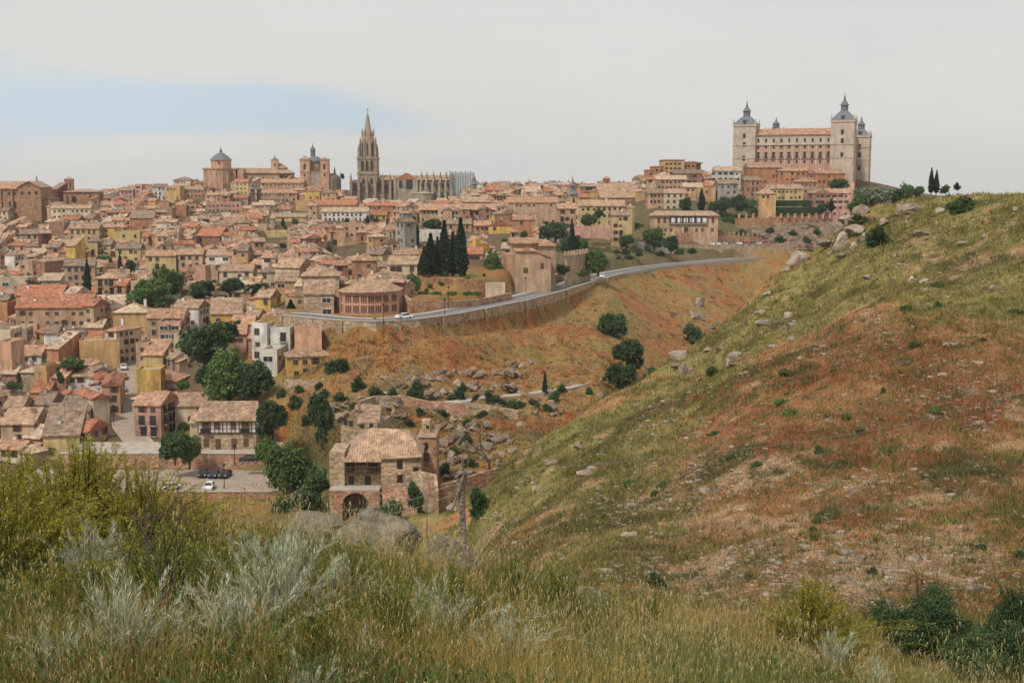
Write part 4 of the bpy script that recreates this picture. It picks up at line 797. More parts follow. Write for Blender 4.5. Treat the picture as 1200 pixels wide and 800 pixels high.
def cathedral():
    Y = 930.; base = at(430, 240, Y); k = Y / F; X = lambda px: (px - 430) * k; z = lambda py: (240 - py) * k
    t = empty('cathedral', base, 0, 'long gothic cathedral with flying buttresses and a tall spired belfry', 'cathedral'); FOOT.extend([(base.x + i * 10, base.y + 12, 14) for i in range(-1, 8)])
    q = MB(); hw = X(441) - X(429.5); cy = 12; q.box(-hw, hw, cy - hw, cy + hw, -5, z(185), 'gothic stone')
    for py in (205, 187): q.box(-hw - .5, hw + .5, cy - hw - .5, cy + hw + .5, z(py), z(py - 1.8), 'gothic stone')
    tw = q.build('bell_tower', t)
    for sx in (-1, 1):
        for sy in (-1, 1): MB().ring(sx * hw * .84, cy + sy * hw * .84, [(1.3, z(185) - 20), (1.0, z(180)), (.9, z(175)), (.1, z(169))], 6, 'gothic stone').build('pinnacle', tw)
    q = MB(); q.ring(0, cy, [(5.6, z(185)), (5.2, z(168)), (4.4, z(160)), (3.9, z(155)), (2.9, z(154.5)), (2.2, z(149)), (1.8, z(146)), (1.4, z(141)), (.8, z(136)), (.3, z(134)), (.1, z(131))], 8, 'gothic stone', math.pi / 8); oc = q.build('octagon', tw)
    for i in range(8):
        a = math.pi / 8 + i * math.pi / 4; MB().ring(6.0 * math.cos(a), cy + 6.0 * math.sin(a), [(.7, z(186)), (.6, z(172)), (.5, z(168)), (.08, z(161))], 5, 'pale gothic stone').build('pinnacle', oc)
        MB().ring(4.5 * math.cos(a), cy + 4.5 * math.sin(a), [(.5, z(160)), (.45, z(156)), (.05, z(151))], 5, 'gothic stone').build('pinnacle', oc)
        if math.sin(i * math.pi / 4) < .3:
            m2 = MB(); m2.T = Matrix.Translation((0, cy, 0)) @ Matrix.Rotation(i * math.pi / 4, 4, 'Z'); m2.box(4.8, 5.22, -.55, .55, z(183), z(169), 'window'); m2.build('window', oc)
    m2 = MB(); m2.ring(0, cy, [(.12, z(132)), (.12, z(128))], 5, 'iron'); m2.box(-.8, .8, cy - .08, cy + .08, z(130), z(129.5), 'iron').build('cross', tw)
    add_windows(tw, [(x, z(201), 2.2, 7.5, cy - hw) for x in (-3.4, 0.6 - .6 + 0.0, 3.4)], arch=True)
    add_windows(tw, [(x, z(216), 1.8, 4, cy - hw) for x in (-3, 3)], arch=True)
    n = MB(); n.box(X(412), X(531), 8, 26, -5, z(211), 'gothic stone').box(X(410), X(500), 0, 8, -5, z(226), 'gothic stone').box(X(500), X(528), -4, 8, -5, z(226), 'pale gothic stone'); n.build('nave', t)
    r = MB(); r.gable(X(443), X(531), 7, 27, z(211), z(205.5), 'roof tan').box(X(410), X(532), -1, 8, z(226) + .01, z(225), 'roof brown'); r.build('roof', t)
    tr = MB(); tr.box(X(463), X(489), -3, 9, -5, z(211), 'pale gothic stone'); tr.add([(X(463), -3.2, z(211)), (X(489), -3.2, z(211)), (X(476), -3.2, z(203)), (X(463), 20, z(211)), (X(489), 20, z(211)), (X(476), 20, z(203))], [(0, 1, 2), (1, 4, 5, 2), (3, 0, 2, 5)], 'roof red'); tr.box(X(462), X(465), -4, -2, -5, z(207), 'pale gothic stone').box(X(487), X(490), -4, -2, -5, z(207), 'pale gothic stone').build('transept', t)
    add_windows(t, [(X(470), z(221), 2.6, 5.5, -3.05), (X(480), z(222), 4.6, 8, -3.05)], arch=True)
    pxs = [412, 421, 430.5, 440, 449, 457.5]
    for a in pxs: 
        b = MB(); b.box(X(a) - .9, X(a) + .9, -2.2, 8, -5, z(213), 'gothic stone').ring(X(a), -1.5, [(.9, z(213)), (.7, z(208)), (.08, z(203))], 5, 'gothic stone'); b.build('buttress', t)
    add_windows(t, [(X((a + b) / 2), z(221), 2.2, 4.4, 7.9) for a, b in zip(pxs[:-1], pxs[1:])], m='shadowed tracery', arch=True)
    add_windows(t, [(X((a + b) / 2), z(234), 1.6, 3.0, -.05) for a, b in zip(pxs[:-1], pxs[1:])], m='shadowed tracery', arch=True)
    for i, a in enumerate((493, 499, 507, 515, 522, 529)):
        b = MB(); y_ = -9 + abs(i - 3) * 1.2; b.box(X(a) - .8, X(a) + .8, y_, y_ + 3, -5, z(220), 'pale gothic stone').ring(X(a), y_ + 1.5, [(.9, z(220)), (.7, z(216)), (.08, z(211))], 5, 'pale gothic stone')
        b.add([(X(a) - .35, y_ + 2, z(220)), (X(a) + .35, y_ + 2, z(220)), (X(a) + .35, 9, z(209)), (X(a) - .35, 9, z(209)), (X(a) - .35, y_ + 2, z(224)), (X(a) + .35, y_ + 2, z(224)), (X(a) + .35, 9, z(213)), (X(a) - .35, 9, z(213))], [(0, 3, 2, 1), (4, 5, 6, 7), (0, 4, 7, 3), (1, 2, 6, 5)], 'pale gothic stone')
        b.ring(X(a), 9, [(1.0, z(215)), (.8, z(206)), (.08, z(200.5))], 5, 'gothic stone'); b.build('flying_buttress', t)
    add_windows(t, [(X(a), z(221), 1.7, 3.8, 7.9) for a in (496, 503, 511, 518.5, 525.5)], m='shadowed tracery', arch=True); add_windows(t, [(X(a), z(235), 1.6, 3.0, -4.05) for a in (503, 511, 519)], arch=True)
    ch = MB(); ch.ring(X(497), -6, [(8, -6), (8, z(228)), (8.4, z(227)), (.3, z(224))], 8, 'pale gothic stone'); ch.build('apse_chapel', t)
    # scaffolding at the choir end
    s = empty('scaffolding', base + Vector((X(541), -6, 0)), 0, 'tall grey scaffolding wrapped round the choir end of the cathedral', 'scaffolding'); hw = X(555) - X(541)
    g = MB(); zt = z(201)
    for i in range(15):
        for y in (0, 6, 12): x = -hw + 2 * hw * i / 14; g.box(x - .14, x + .14, y - .14, y + .14, -4, zt - (i % 3) * .8, 'steel')
    g.build('standard', s)
    g = MB()
    for j in range(17):
        zz = -2 + (zt + 2) * j / 17
        for y in (0, 6, 12): g.box(-hw, hw, y - .1, y + .1, zz, zz + .22, 'steel')
        for x in (-hw, hw): g.box(x - .1, x + .1, 0, 12, zz + .3, zz + .5, 'steel')
    g.build('ledger', s); g = MB()
    for j in range(0, 16): zz = -2 + (zt + 2) * j / 17; g.box(-hw + .5, hw - .5 - (j % 3) * 2, .3, 5.2, zz + .25, zz + .5, 'steel')
    g.build('walkway', s)
    for i in range(6): 
        x = -hw + 2 * hw * i / 7; q = MB(); q.tube((x, -.2, zt * i / 8), (x + 2 * hw / 7, -.2, zt * i / 8 + zt / 5), .12, .12, 'steel'); q.build('brace', s)
material('steel', (.32, .33, .32), rough=.5, var=.2, metal=.3)
cathedral()
def slender_tower(name, px, ye, wpx, tip, m, label, Y, roofm='roof tan', base=None, wins=2, prof='pyr', yaw=.15, belfry=True):
    k = Y / F; b = at(px, (base or ye + 25), Y); t = empty(name, b, yaw, label, 'bell tower'); hw = wpx * k / 2 / 1.1; z = lambda py: ((base or ye + 25) - py) * k
    FOOT.append((b.x, b.y, hw * 1.3)); q = MB(); q.box(-hw, hw, -hw, hw, -10, z(ye), m).box(-hw - .25, hw + .25, -hw - .25, hw + .25, z(ye) - .5, z(ye) + .01, m); q.box(-hw - .2, hw + .2, -hw - .2, hw + .2, z(ye) - hw * 2.6, z(ye) - hw * 2.6 + .4, m); q.build('shaft', t)
    r = MB(); H_ = z(tip) - z(ye)
    if prof == 'pyr': r.ring(0, 0, [(hw * 1.6, z(ye) + .02), (.1, z(tip))], 4, roofm, math.pi / 4)
    else: r.ring(0, 0, [(hw * 1.5, z(ye) + .02), (hw * .8, z(ye) + .15 * H_), (hw * .55, z(ye) + .2 * H_), (hw * .5, z(ye) + .42 * H_), (hw * .75, z(ye) + .44 * H_), (hw * .3, z(ye) + .58 * H_), (hw * .14, z(ye) + .75 * H_), (.05, z(ye) + H_)], 8, roofm, math.pi / 8)
    r.build('roof' if prof == 'pyr' else 'spire', t)
    if wins: add_windows(t, [(x * hw, z(ye) - hw * 2.0, hw * .42, hw * 1.3, -hw) for x in ((-.42, .42) if wins == 2 else (0,))], arch=True)
    mb = MB(); mb.T = Matrix.Rotation(math.pi / 2, 4, 'Z'); mb.box(-hw * .25, hw * .25, -hw - .05, -hw + .1, z(ye) - hw * 2, z(ye) - hw * .7, 'window'); mb.build('window', t)
    return t
slender_tower('bell_tower', 82, 210.5, 10, 207.5, 'brickwork', 'slim square brick bell tower with a low tiled roof beside the brick church', 780, base=235)
slender_tower('bell_tower', 424.5, 272, 11, 268.5, 'brickwork', 'square brick bell tower rising from the roofs in mid town', 560, base=305, wins=1)
slender_tower('bell_tower', 710.5, 209.5, 7.6, 206.5, 'brickwork', 'lone brick bell tower on the skyline', 830, base=232, wins=1)
slender_tower('slate_spired_tower', 671, 228, 13, 206, 'wall pale yellow', 'cream tower topped by a thin slate spire above the long yellow house', 640, 'slate', base=248, prof='sp', wins=1)
slender_tower('chapel_spire', 556, 216, 6.5, 202, 'gothic stone', 'small pinnacled stone spire right of the scaffolding', 900, 'slate', base=238, prof='sp', wins=1)
slender_tower('dark_spired_tower', 296.5, 222, 5.5, 209, 'dark stone', 'left one of a pair of dark slate-topped church towers', 800, 'slate', base=243, prof='sp', wins=1)
slender_tower('dark_spired_tower', 304, 222, 5.5, 211, 'dark stone', 'right one of a pair of dark slate-topped church towers', 804, 'slate', base=243, prof='sp', wins=1)
slender_tower('convent_turret', 43.6, 213, 3.2, 204, 'brickwork', 'tiny slate-topped turret behind the monastery gable', 800, 'slate', base=226, prof='sp', wins=0)
def octagonal_church():
    Y = 940.; b = at(255, 228, Y); k = Y / F; z = lambda py: (228 - py) * k; X = lambda px: (px - 255) * k
    t = empty('octagonal_church', b, 0, 'pale church with a huge ribbed apse and a blue-grey octagonal dome', 'church'); FOOT.append((b.x, b.y + 8, 20))
    q = MB(); q.ring(0, 6, [(8.3, -6), (8.3, z(199)), (9.0, z(198.6)), (9.0, z(197))], 12, 'wall peach'); 
    for i in range(12): a = 2 * math.pi * i / 12; q.box(8.3 * math.cos(a) - .3, 8.3 * math.cos(a) + .3, 6 + 8.3 * math.sin(a) - .3, 6 + 8.3 * math.sin(a) + .3, -6, z(199), 'wall pinkish tan')
    q.build('apse', t); MB().box(X(236), X(276), 8, 24, -6, z(199), 'wall pinkish tan').box(X(235), X(277), 7.4, 24.5, z(199) + .02, z(197), 'wall tan').build('body', t)
    MB().ring(0, 14, [(7.4, z(197)), (7.4, z(189)), (8, z(188.6)), (8, z(187.8))], 8, 'wall peach', math.pi / 8).build('drum', t)
    d = MB().ring(0, 14, [(8.3, z(187.8)), (5.5, z(183.5)), (2.6, z(180)), (1, z(179))], 8, 'slate', math.pi / 8).build('dome', t)
    MB().ring(0, 14, [(1, z(179)), (1, z(176.5)), (.5, z(175.5)), (.1, z(172))], 6, 'slate').build('lantern', d)
    MB().box(X(276), X(331), 12, 24, -8, z(203), 'wall pinkish tan').build('nave', t); MB().gable(X(276), X(332), 11, 25, z(203), z(197), 'roof tan').build('roof', t)
    add_windows(t, [(X(a), z(211), 1.2, 2.2, 12) for a in (284, 291, 298, 305, 312)], arch=True); add_windows(t, [(X(255), z(192), 1.3, 1.6, 6.3)])
    MB().box(X(274), X(283), 8, 16, -8, z(198), 'wall peach').build('stair_block', t)
octagonal_church()
def hipped_church():
    Y = 930.; b = at(328, 215, Y); k = Y / F; z = lambda py: (215 - py) * k; X = lambda px: (px - 328) * k
    t = empty('hipped_church', b, 0, 'brick church with stepped hipped roofs and a small domed turret', 'church'); FOOT.append((b.x, b.y + 6, 12))
    MB().box(X(316), X(342), 0, 12, -6, z(203), 'wall pinkish tan').build('body', t); MB().hipp(X(315), X(343), -1, 13, z(203), z(196), 'roof tan').build('roof', t)
    MB().box(X(320), X(334), 3, 10, z(203), z(197), 'wall peach').build('crossing', t); MB().hipp(X(319), X(335), 2.4, 10.6, z(197), z(191.5), 'roof tan').build('roof', t)
    q = MB(); q.box(X(317.5), X(325.5), 2, 6, -6, z(188), 'wall pinkish tan'); q.box(X(317), X(326), 1.7, 6.3, z(188), z(187.4), 'wall tan'); tt = q.build('turret', t)
    MB().ring(X(321.5), 4, [(2.4, z(187.4)), (1.4, z(186)), (.4, z(184.8)), (.06, z(180.5))], 8, 'slate').build('dome', tt); add_windows(t, [(X(321.5), z(195), 1.1, 2, 2)], arch=True); add_windows(t, [(X(a), z(210), .9, 1.5, 0) for a in (320, 327, 334)])
hipped_church()
def domed_church():
    Y = 910.; b = at(368, 220, Y); k = Y / F; z = lambda py: (220 - py) * k; X = lambda px: (px - 368) * k
    t = empty('domed_church', b, 0, 'baroque church with two square belfries and a grey dome between them', 'church'); FOOT.append((b.x, b.y + 10, 17))
    MB().box(X(352), X(390), 2, 22, -8, z(207), 'wall tan').build('body', t); f = MB(); f.box(X(362), X(380), .8, 3, -8, z(202), 'pale gothic stone').box(X(361), X(381), .5, 3, z(202), z(201.2), 'pale gothic stone'); f.build('facade', t)
    MB().gable(X(351), X(391), 4, 22, z(207), z(203), 'roof tan').build('roof', t)
    for c, e, tp in ((357.5, 188, 184), (380.5, 188, 185.5)):
        q = MB(); a = 5.6 if c < 370 else 4.8; q.box(X(c - a), X(c + a), 0, 2 * a * k, -8, z(e), 'wall peach').box(X(c - a - .6), X(c + a + .6), -.4, 2 * a * k + .4, z(e), z(e - .9), 'wall tan').box(X(c - a - .4), X(c + a + .4), -.3, 2 * a * k + .3, z(202), z(201.2), 'wall tan'); tw = q.build('belfry', t)
        MB().ring(X(c), a * k, [(a * k * 1.5, z(e - .9)), (.3, z(tp - .8))], 4, 'roof tan', math.pi / 4).build('roof', tw)
        add_windows(t, [(X(c), z(199), 1.6, 4, 0), (X(c), z(207), 1.2, 2.2, 0)], arch=True)
    MB().ring(X(366), 13, [(6, z(205)), (6, z(192)), (6.4, z(191))], 12, 'wall tan').build('drum', t)
    d = MB().ring(X(366), 13, [(6.2, z(191)), (5.9, z(188.5)), (4.8, z(186)), (3.0, z(184)), (1.8, z(183.4))], 12, 'slate').build('dome', t, smooth=True)
    MB().ring(X(366) - 1.2, 13, [(1.8, z(183.4)), (1.7, z(177)), (2.1, z(176.6)), (1.4, z(173.5)), (.4, z(171.8)), (.1, z(167.5))], 8, 'slate').build('lantern', d)
    q = MB().ring(X(391), 6, [(4.4, -6), (4.4, z(211)), (4.2, z(208.6)), (2.9, z(206)), (.8, z(204.4)), (.6, z(200)), (.05, z(195))], 10, 'dark stone').build('side_dome', t)
domed_church()
def monastery():
    Y = 720.; b = at(36, 263, Y); k = Y / F; z = lambda py: (263 - py) * k; X = lambda px: (px - 36) * k
    t = empty('monastery', b, 0, 'large brick monastery church with a gabled transept and dark arched windows', 'monastery'); FOOT.extend([(b.x, b.y + 8, 15), (b.x - 16, b.y + 8, 14), (b.x + 8, b.y + 6, 9)])
    q = MB(); q.box(X(22), X(49), 0, 18, -14, z(219.5), 'brickwork'); q.add([(X(22), 0, z(219.5)), (X(49), 0, z(219.5)), (X(35.5), 0, z(213)), (X(22), 18, z(219.5)), (X(49), 18, z(219.5)), (X(35.5), 18, z(213))], [(0, 1, 2), (4, 3, 5)], 'brickwork')
    q.box(X(21.6), X(49.4), -.25, 0, z(231.4), z(230.6), 'wall tan'); q.box(X(49), X(58), 4, 18, -14, z(233), 'brickwork').build('transept', t)
    r = MB(); x0, x1, xm = X(21), X(50), X(35.5); r.add([(x0, -.7, z(220)), (xm, -.7, z(212.6)), (x1, -.7, z(220)), (x0, 19, z(220)), (xm, 19, z(212.6)), (x1, 19, z(220)), (x0, -.7, z(220.8)), (xm, -.7, z(213.5)), (x1, -.7, z(220.8))], [(0, 3, 4, 1), (1, 4, 5, 2), (0, 1, 7, 6), (1, 2, 8, 7)], 'roof tan'); r.box(X(49), X(59), 3.4, 19, z(233), z(232), 'roof tan').build('roof', t)
    q = MB(); q.box(X(-40), X(21.99), 3, 18, -14, z(221.5), 'brickwork'); 
    for a in (-20, 0, 13.5): q.box(X(a) - .5, X(a) + .5, 2.2, 3, -14, z(222), 'brickwork')
    q.build('nave', t); MB().gable(X(-41), X(23), 2, 19, z(221.5), z(212.8), 'roof pink').build('roof', t)
    add_windows(t, [(X(a), z(245), 1.4, 4.2, 3) for a in (1, 10.5, 16.5, -9)], arch=True); add_windows(t, [(X(a), z(229), 1.7, 1.7, 3) for a in (1, 10, 16)]); add_windows(t, [(X(a), z(228.3), 1.7, 1.6, 0) for a in (27.5, 36, 44)])
    add_windows(t, [(X(36), z(219), .8, .9, 0)]); add_windows(t, [(X(a), z(240), 1.3, 2.4, -.02) for a in (28, 36.5, 45)], m='wall brick', name='blind_arch', arch=True)
monastery()
def gothic_church():
    Y = 760.; b = at(96, 255, Y); k = Y / F; z = lambda py: (255 - py) * k; X = lambda px: (px - 96) * k
    t = empty('brick_church', b, .1, 'square brick church with heavy buttresses and one pointed window', 'church'); FOOT.append((b.x, b.y + 8, 12))
    q = MB(); q.box(X(77), X(115), 0, 16, -10, z(226), 'brickwork')
    for a in (78, 84, 104, 114.3): q.box(X(a) - .9, X(a) + .9, -1, 0, -10, z(228), 'brickwork')
    q.box(X(76.5), X(115.5), -.3, 16.3, z(226), z(225), 'wall tan').build('body', t); MB().hipp(X(76), X(116), -.8, 17, z(225) + .02, z(221.5), 'roof tan').build('roof', t)
    add_windows(t, [(X(88.5), z(240), 2.2, 5, 0)], arch=True)
gothic_church()
def arcaded_convent():
    Y = 690.; b = at(550, 268, Y); k = Y / F; z = lambda py: (268 - py) * k; X = lambda px: (px - 550) * k
    t = empty('convent', b, .02, 'long brick convent with an arcaded loggia along its right half', 'convent'); FOOT.extend([(b.x + i * 9, b.y + 7, 10) for i in range(-3, 4)])
    q = MB(); q.box(X(492), X(533), 0, 14, -10, z(246), 'wall tan').box(X(533), X(620), -1.5, 14, -10, z(246), 'wall pinkish tan').box(X(528), X(533.5), -2.4, 0, -10, z(242), 'wall pinkish tan').build('wall', t)
    MB().gable(X(491), X(534), -1, 15, z(246), z(240), 'roof pink').gable(X(533), X(621), -2.5, 15, z(246) + .05, z(239), 'roof pink').build('roof', t)
    add_windows(t, [(X(a), z(251), 1.0, 1.7, 0) for a in np.arange(498, 527, 4.6)]); add_windows(t, [(X(a), z(259), 1.0, 1.5, 0) for a in np.arange(496, 527, 5)])
    add_windows(t, [(X(a), z(252), 2.3, 2.6, -1.5) for a in np.arange(545, 592, 6.9)], arch=True, name='arcade_arch'); add_windows(t, [(X(a), z(260), .9, 1.6, -1.5) for a in np.arange(538, 592, 5.2)])
    q = MB(); q.box(X(541), X(573), 14.1, 30, -4, z(237), 'wall tan').build('rear_wing', t); MB().hipp(X(540), X(575), 13, 31, z(237), z(231), 'roof tan').build('roof', t)
    t2 = empty('mirador', at(591, 236, 740), 0, 'rooftop gallery with a row of dark arches above the convent', 'building'); k2 = 740 / F
    MB().box(-15 * k2, 15 * k2, 0, 9, -4, 7 * k2, 'wall tan').build('wall', t2); MB().hipp(-16 * k2, 16 * k2, -.7, 10, 7 * k2, 10.5 * k2, 'roof tan').build('roof', t2); add_windows(t2, [((i - 3) * 3.6 * k2, 1.2 * k2, 1.2, 2.3, 0) for i in range(7)], arch=True)
arcaded_convent()
def stepped_block():
    Y = 700.; b = at(792, 214, Y); k = Y / F; z = lambda py: (214 - py) * k; X = lambda px: (px - 792) * k
    t = empty('apartment_block', b, .08, 'stepped ochre brick apartment block with rows of square windows', 'apartment block'); FOOT.extend([(b.x, b.y + 6, 10), (b.x - 8, b.y + 6, 8)])
    q = MB(); rows = []
    for x0, x1, tp, y in ((760, 769, 200, 2), (767, 780, 196, 1), (778, 802, 188.5, 0), (800, 816, 191, 2)):
        q.box(X(x0), X(x1), y, 14, -10, z(tp), 'wall orange' if tp != 188.5 else 'wall ochre'); q.box(X(x0) - .3, X(x1) + .3, y - .3, 14.3, z(tp) + .01, z(tp) + .5, 'roof pink')
        for a in np.arange(x0 + 3, x1 - 1, 5):
            for py in np.arange(tp + 5, 211, 5.4): rows.append((X(a), z(py), 1.4, 1.1, y))
    q.build('wall', t); add_windows(t, rows)
    r = empty('round_pavilion', at(812, 203, 705), 0, 'round flat-roofed pavilion beside the stepped apartment block', 'building'); MB().ring(0, 5, [(5, -6), (5, 5.2)], 16, 'wall brick').build('wall', r); MB().ring(0, 5, [(6.2, 5.25), (6.2, 5.7), (1, 6.6)], 16, 'roof brown').build('roof', r)
stepped_block()
def hospital():
    Y = 600.; b = at(803, 275, Y); k = Y / F; z = lambda py: (275 - py) * k; X = lambda px: (px - 803) * k
    t = empty('long_building', b, -.02, 'long tan building with a white-walled upper balcony above the crenellated wall', 'building'); FOOT.extend([(b.x + i * 8, b.y + 6, 9) for i in range(-1, 3)])
    MB().box(X(764), X(841), 0, 11, -8, z(252.5), 'wall tan').build('wall', t); MB().gable(X(762), X(843), -.9, 12, z(252.5), z(247.5), 'roof tan', hip=3).build('roof', t)
    g = MB(); g.box(X(784), X(828.5), -.06, .05, z(262), z(254), 'window'); g.build('gallery_shade_panel', t)  # dark sheet on the wall face, painting the shade of the gallery
    for i in range(6): a = 789 + i * 7.2; MB().box(X(a) - 1.0, X(a) + 1.0, -.12, -.05, z(261), z(255.2), 'white paint').build('gallery_panel', t)
    for i in range(8): a = 784.5 + i * 6.2; MB().box(X(a) - .12, X(a) + .12, -.9, -.65, z(262), z(253), 'timber').build('post', t)
    MB().box(X(784), X(828.5), -.95, .0, z(262.6), z(262), 'kerb').box(X(784), X(828.5), -.92, -.86, z(259.8), z(259.4), 'timber').build('balcony', t)
    add_windows(t, [(X(a), z(261.5), 1.3, 2.6, 0) for a in (772, 779, 835)], m='shutter'); add_windows(t, [(X(a), z(271.5), 1.2, 1.6, 0) for a in (772, 780, 786.5, 816, 823, 834.5)], m='shutter'); add_windows(t, [(X(804), z(273), 1.9, 2.9, 0)], name='door', arch=True)
hospital()
def road_church():
    Y = 395.; b = at(625, 331, Y); k = Y / F; z = lambda py: (331 - py) * k; X = lambda px: (px - 625) * k
    t = empty('road_church', b, .12, 'small tan stone church with stepped gables beside the road', 'church'); FOOT.extend([(b.x, b.y + 6, 9), (b.x + 4, b.y + 10, 8)])
    q = MB(); q.box(X(604), X(646), 0, 9, -6, z(306), 'wall tan'); q.add([(X(604), 0, z(306)), (X(646), 0, z(306)), (X(646), 0, z(302)), (X(628), 0, z(294)), (X(604), 0, z(294)), (X(604), 9, z(306)), (X(646), 9, z(306)), (X(646), 9, z(302)), (X(628), 9, z(294)), (X(604), 9, z(294))], [(0, 1, 2, 3, 4), (9, 8, 7, 6, 5), (0, 4, 9, 5), (1, 6, 7, 2)], 'wall tan'); q.build('wall', t)
    r = MB(); r.add([(X(603), -.5, z(293.6)), (X(628), -.5, z(293.6)), (X(628), 9.5, z(292)), (X(603), 9.5, z(292)), (X(647.5), -.5, z(302)), (X(647.5), 9.5, z(302)), (X(603), -.5, z(294.8)), (X(628), -.5, z(294.8)), (X(647.5), -.5, z(303))], [(0, 1, 2, 3), (1, 4, 5, 2), (6, 7, 1, 0), (7, 8, 4, 1)], 'roof pink'); r.build('roof', t)
    MB().box(X(604), X(634), 9.1, 17, -4, z(286), 'wall tan').build('nave', t); MB().gable(X(602), X(636), 8, 18, z(286), z(280), 'roof pink').build('roof', t)
    MB().box(X(635), X(656), 8, 15, -4, z(289), 'wall tan').build('side_chapel', t); MB().hipp(X(634), X(657), 7.2, 16, z(289), z(281.5), 'roof pink').build('roof', t)
    MB().box(X(607), X(616), 17.1, 21, -4, z(274), 'wall tan').build('belfry', t); MB().hipp(X(606), X(617), 16.5, 21.6, z(274), z(271), 'roof pink').build('roof', t)
    g = MB(); g.add([(X(611), -.12, z(295)), (X(623), -.12, z(295)), (X(617), -.12, z(289)), (X(611), 1, z(295)), (X(623), 1, z(295)), (X(617), 1, z(289))], [(0, 1, 2), (1, 4, 5, 2), (3, 0, 2, 5)], 'roof red').build('porch_gable', t)
    add_windows(t, [(X(616), z(320), 1.5, 1.7, 0), (X(635.5), z(315), 1.1, 1.8, 0)], m='shutter'); add_windows(t, [(X(609), z(280), .8, 1.5, 17.1)])
    q = MB(); q.box(X(594), X(604), 3, 12, -6, z(298), 'wall pinkish tan').build('porch', t)
road_church()
def school():
    Y = 326.; b = at(432, 371, Y); k = Y / F; z = lambda py: (370 - py) * k; X = lambda px: (px - 432) * k
    t = empty('school', b, 0, 'curved pink brick school with two rows of brown windows above the retaining wall', 'school'); FOOT.extend([(b.x, b.y + 7, 10), (b.x - 6, b.y + 7, 8), (b.x + 6, b.y + 9, 8)])
    pl = [(X(394), 6), (X(403), 1.2), (X(431), 0), (X(447), 1.5), (X(465), 5), (X(467), 15), (X(432), 20), (X(396), 14)]
    q = MB(); q.prism(pl, -4, z(341), 'pink brick'); q.build('wall', t)
    r = MB(); c = (X(432), 9); ol = [(c[0] + (x - c[0]) * 1.06, c[1] + (y - c[1]) * 1.1) for x, y in pl]; n = len(ol)
    r.add([(x, y, z(341)) for x, y in ol] + [(x, y, z(341.8)) for x, y in ol] + [(X(424), 9, z(330)), (X(445), 10, z(330))], [(i, (i + 1) % n, (i + 1) % n, i)[:2] + (((i + 1) % n), ) for i in []] + [(n + i, n + (i + 1) % n, (i + 1) % n, i) for i in range(n)] + [(0, 1, 16), (1, 2, 17, 16), (2, 3, 17), (3, 4, 17), (4, 5, 17), (5, 6, 17), (6, 7, 16, 17), (7, 0, 16)], 'roof tan'); r.build('roof', t)
    for (x0, y0), (x1, y1), grp in (((X(403), 1.2), (X(431), 0), 3), ((X(431), 0), (X(447), 1.5), 2), ((X(447), 1.5), (X(465), 5), 2), ((X(394), 6), (X(403), 1.2), 1)):
        a = math.atan2(y1 - y0, x1 - x0)
        for g in range(grp):
            for j in range(3 if grp > 1 else 2):
                for zz in (z(353), z(365)):
                    f = (g + .5) / grp; L_ = math.hypot(x1 - x0, y1 - y0); u = f * L_ + (j - 1) * .56
                    m2 = MB(); m2.box(-.2, .2, -.06, .1, 0, 1.7, 'shutter').box(-.26, .26, -.1, .1, -.12, 0, 'frame'); o = m2.build('window', t); o.location = (x0 + math.cos(a) * u, y0 + math.sin(a) * u, zz); o.rotation_euler = (0, 0, a)
    q = MB(); q.box(X(450), X(467), 14, 20, -3, z(333), 'pink brick').build('rear_wing', t); MB().hipp(X(447), X(470), 12, 21.5, z(333), z(326), 'roof tan').build('roof', t)
school()
def timbered_house():
    Y = 268.; b = at(268, 541, Y); b.z = -55.3; k = Y / F; X = lambda px: (px - 268) * k; t = empty('timbered_house', b, .03, 'long half-timbered house with white upper floor and stone ground floor above the car park', 'house')
    FOOT.extend([(b.x + i * 5, b.y + 4, 6) for i in (-1, 0, 1)]); h1, h2 = 3.5, 6.4; x0, x1 = X(233), X(301)
    MB().box(x0, x1, 0, 8, -3, h1, 'rubble wall').build('ground_floor', t); MB().box(x0, x1, -.15, 8, h1 + .002, h2, 'wall white').build('upper_floor', t)
    q = MB(); q.box(x0, x1, -.24, -.15, h1, h1 + .22, 'timber').box(x0, x1, -.24, -.15, h2 - .5, h2 - .3, 'timber').box(x0, x1, -.22, -.15, h1 + 1.0, h1 + 1.12, 'timber')
    for i in range(15): a = x0 + (x1 - x0) * i / 14; q.box(a - .08, a + .08, -.23, -.15, h1 + .22, h2 - .5, 'timber')
    q.build('timber_frame', t); MB().gable(x0 - .5, x1 + .5, -.9, 9, h2, h2 + 3.4, 'roof tan', hip=.5).build('roof', t)
    for i, a in enumerate((242, 256, 275, 289)):
        big = i in (0, 3); MB().box(X(a) - (.75 if big else .5), X(a) + (.75 if big else .5), -.32, -.2, h1 + (.3 if big else .95), h2 - .55, 'shutter').build('window', t)
        MB().box(X(a) - .55, X(a) + .55, -.08, .1, .6 if i in (0, 3) else -.1, 2.3, 'shutter').build('window' if i in (0, 3) else 'door', t)
        if big: MB().box(X(a) - 1, X(a) + 1, -.85, -.33, h1 + .2, h1 + .3, 'timber').box(X(a) - 1, X(a) + 1, -.85, -.80, h1 + .3, h1 + 1.1, 'iron').build('balcony', t)
    MB().box(X(222), x0 - .01, 1, 8, -3, 5.6, 'wall cream').build('side_wing', t); MB().box(X(224) - .3, X(227), .93, 1.05, .3, 1.5, 'window').build('window', t); MB().gable(X(221), x0 - .6, .4, 8.6, 5.6, 7.4, 'roof tan').build('roof', t)
timbered_house()
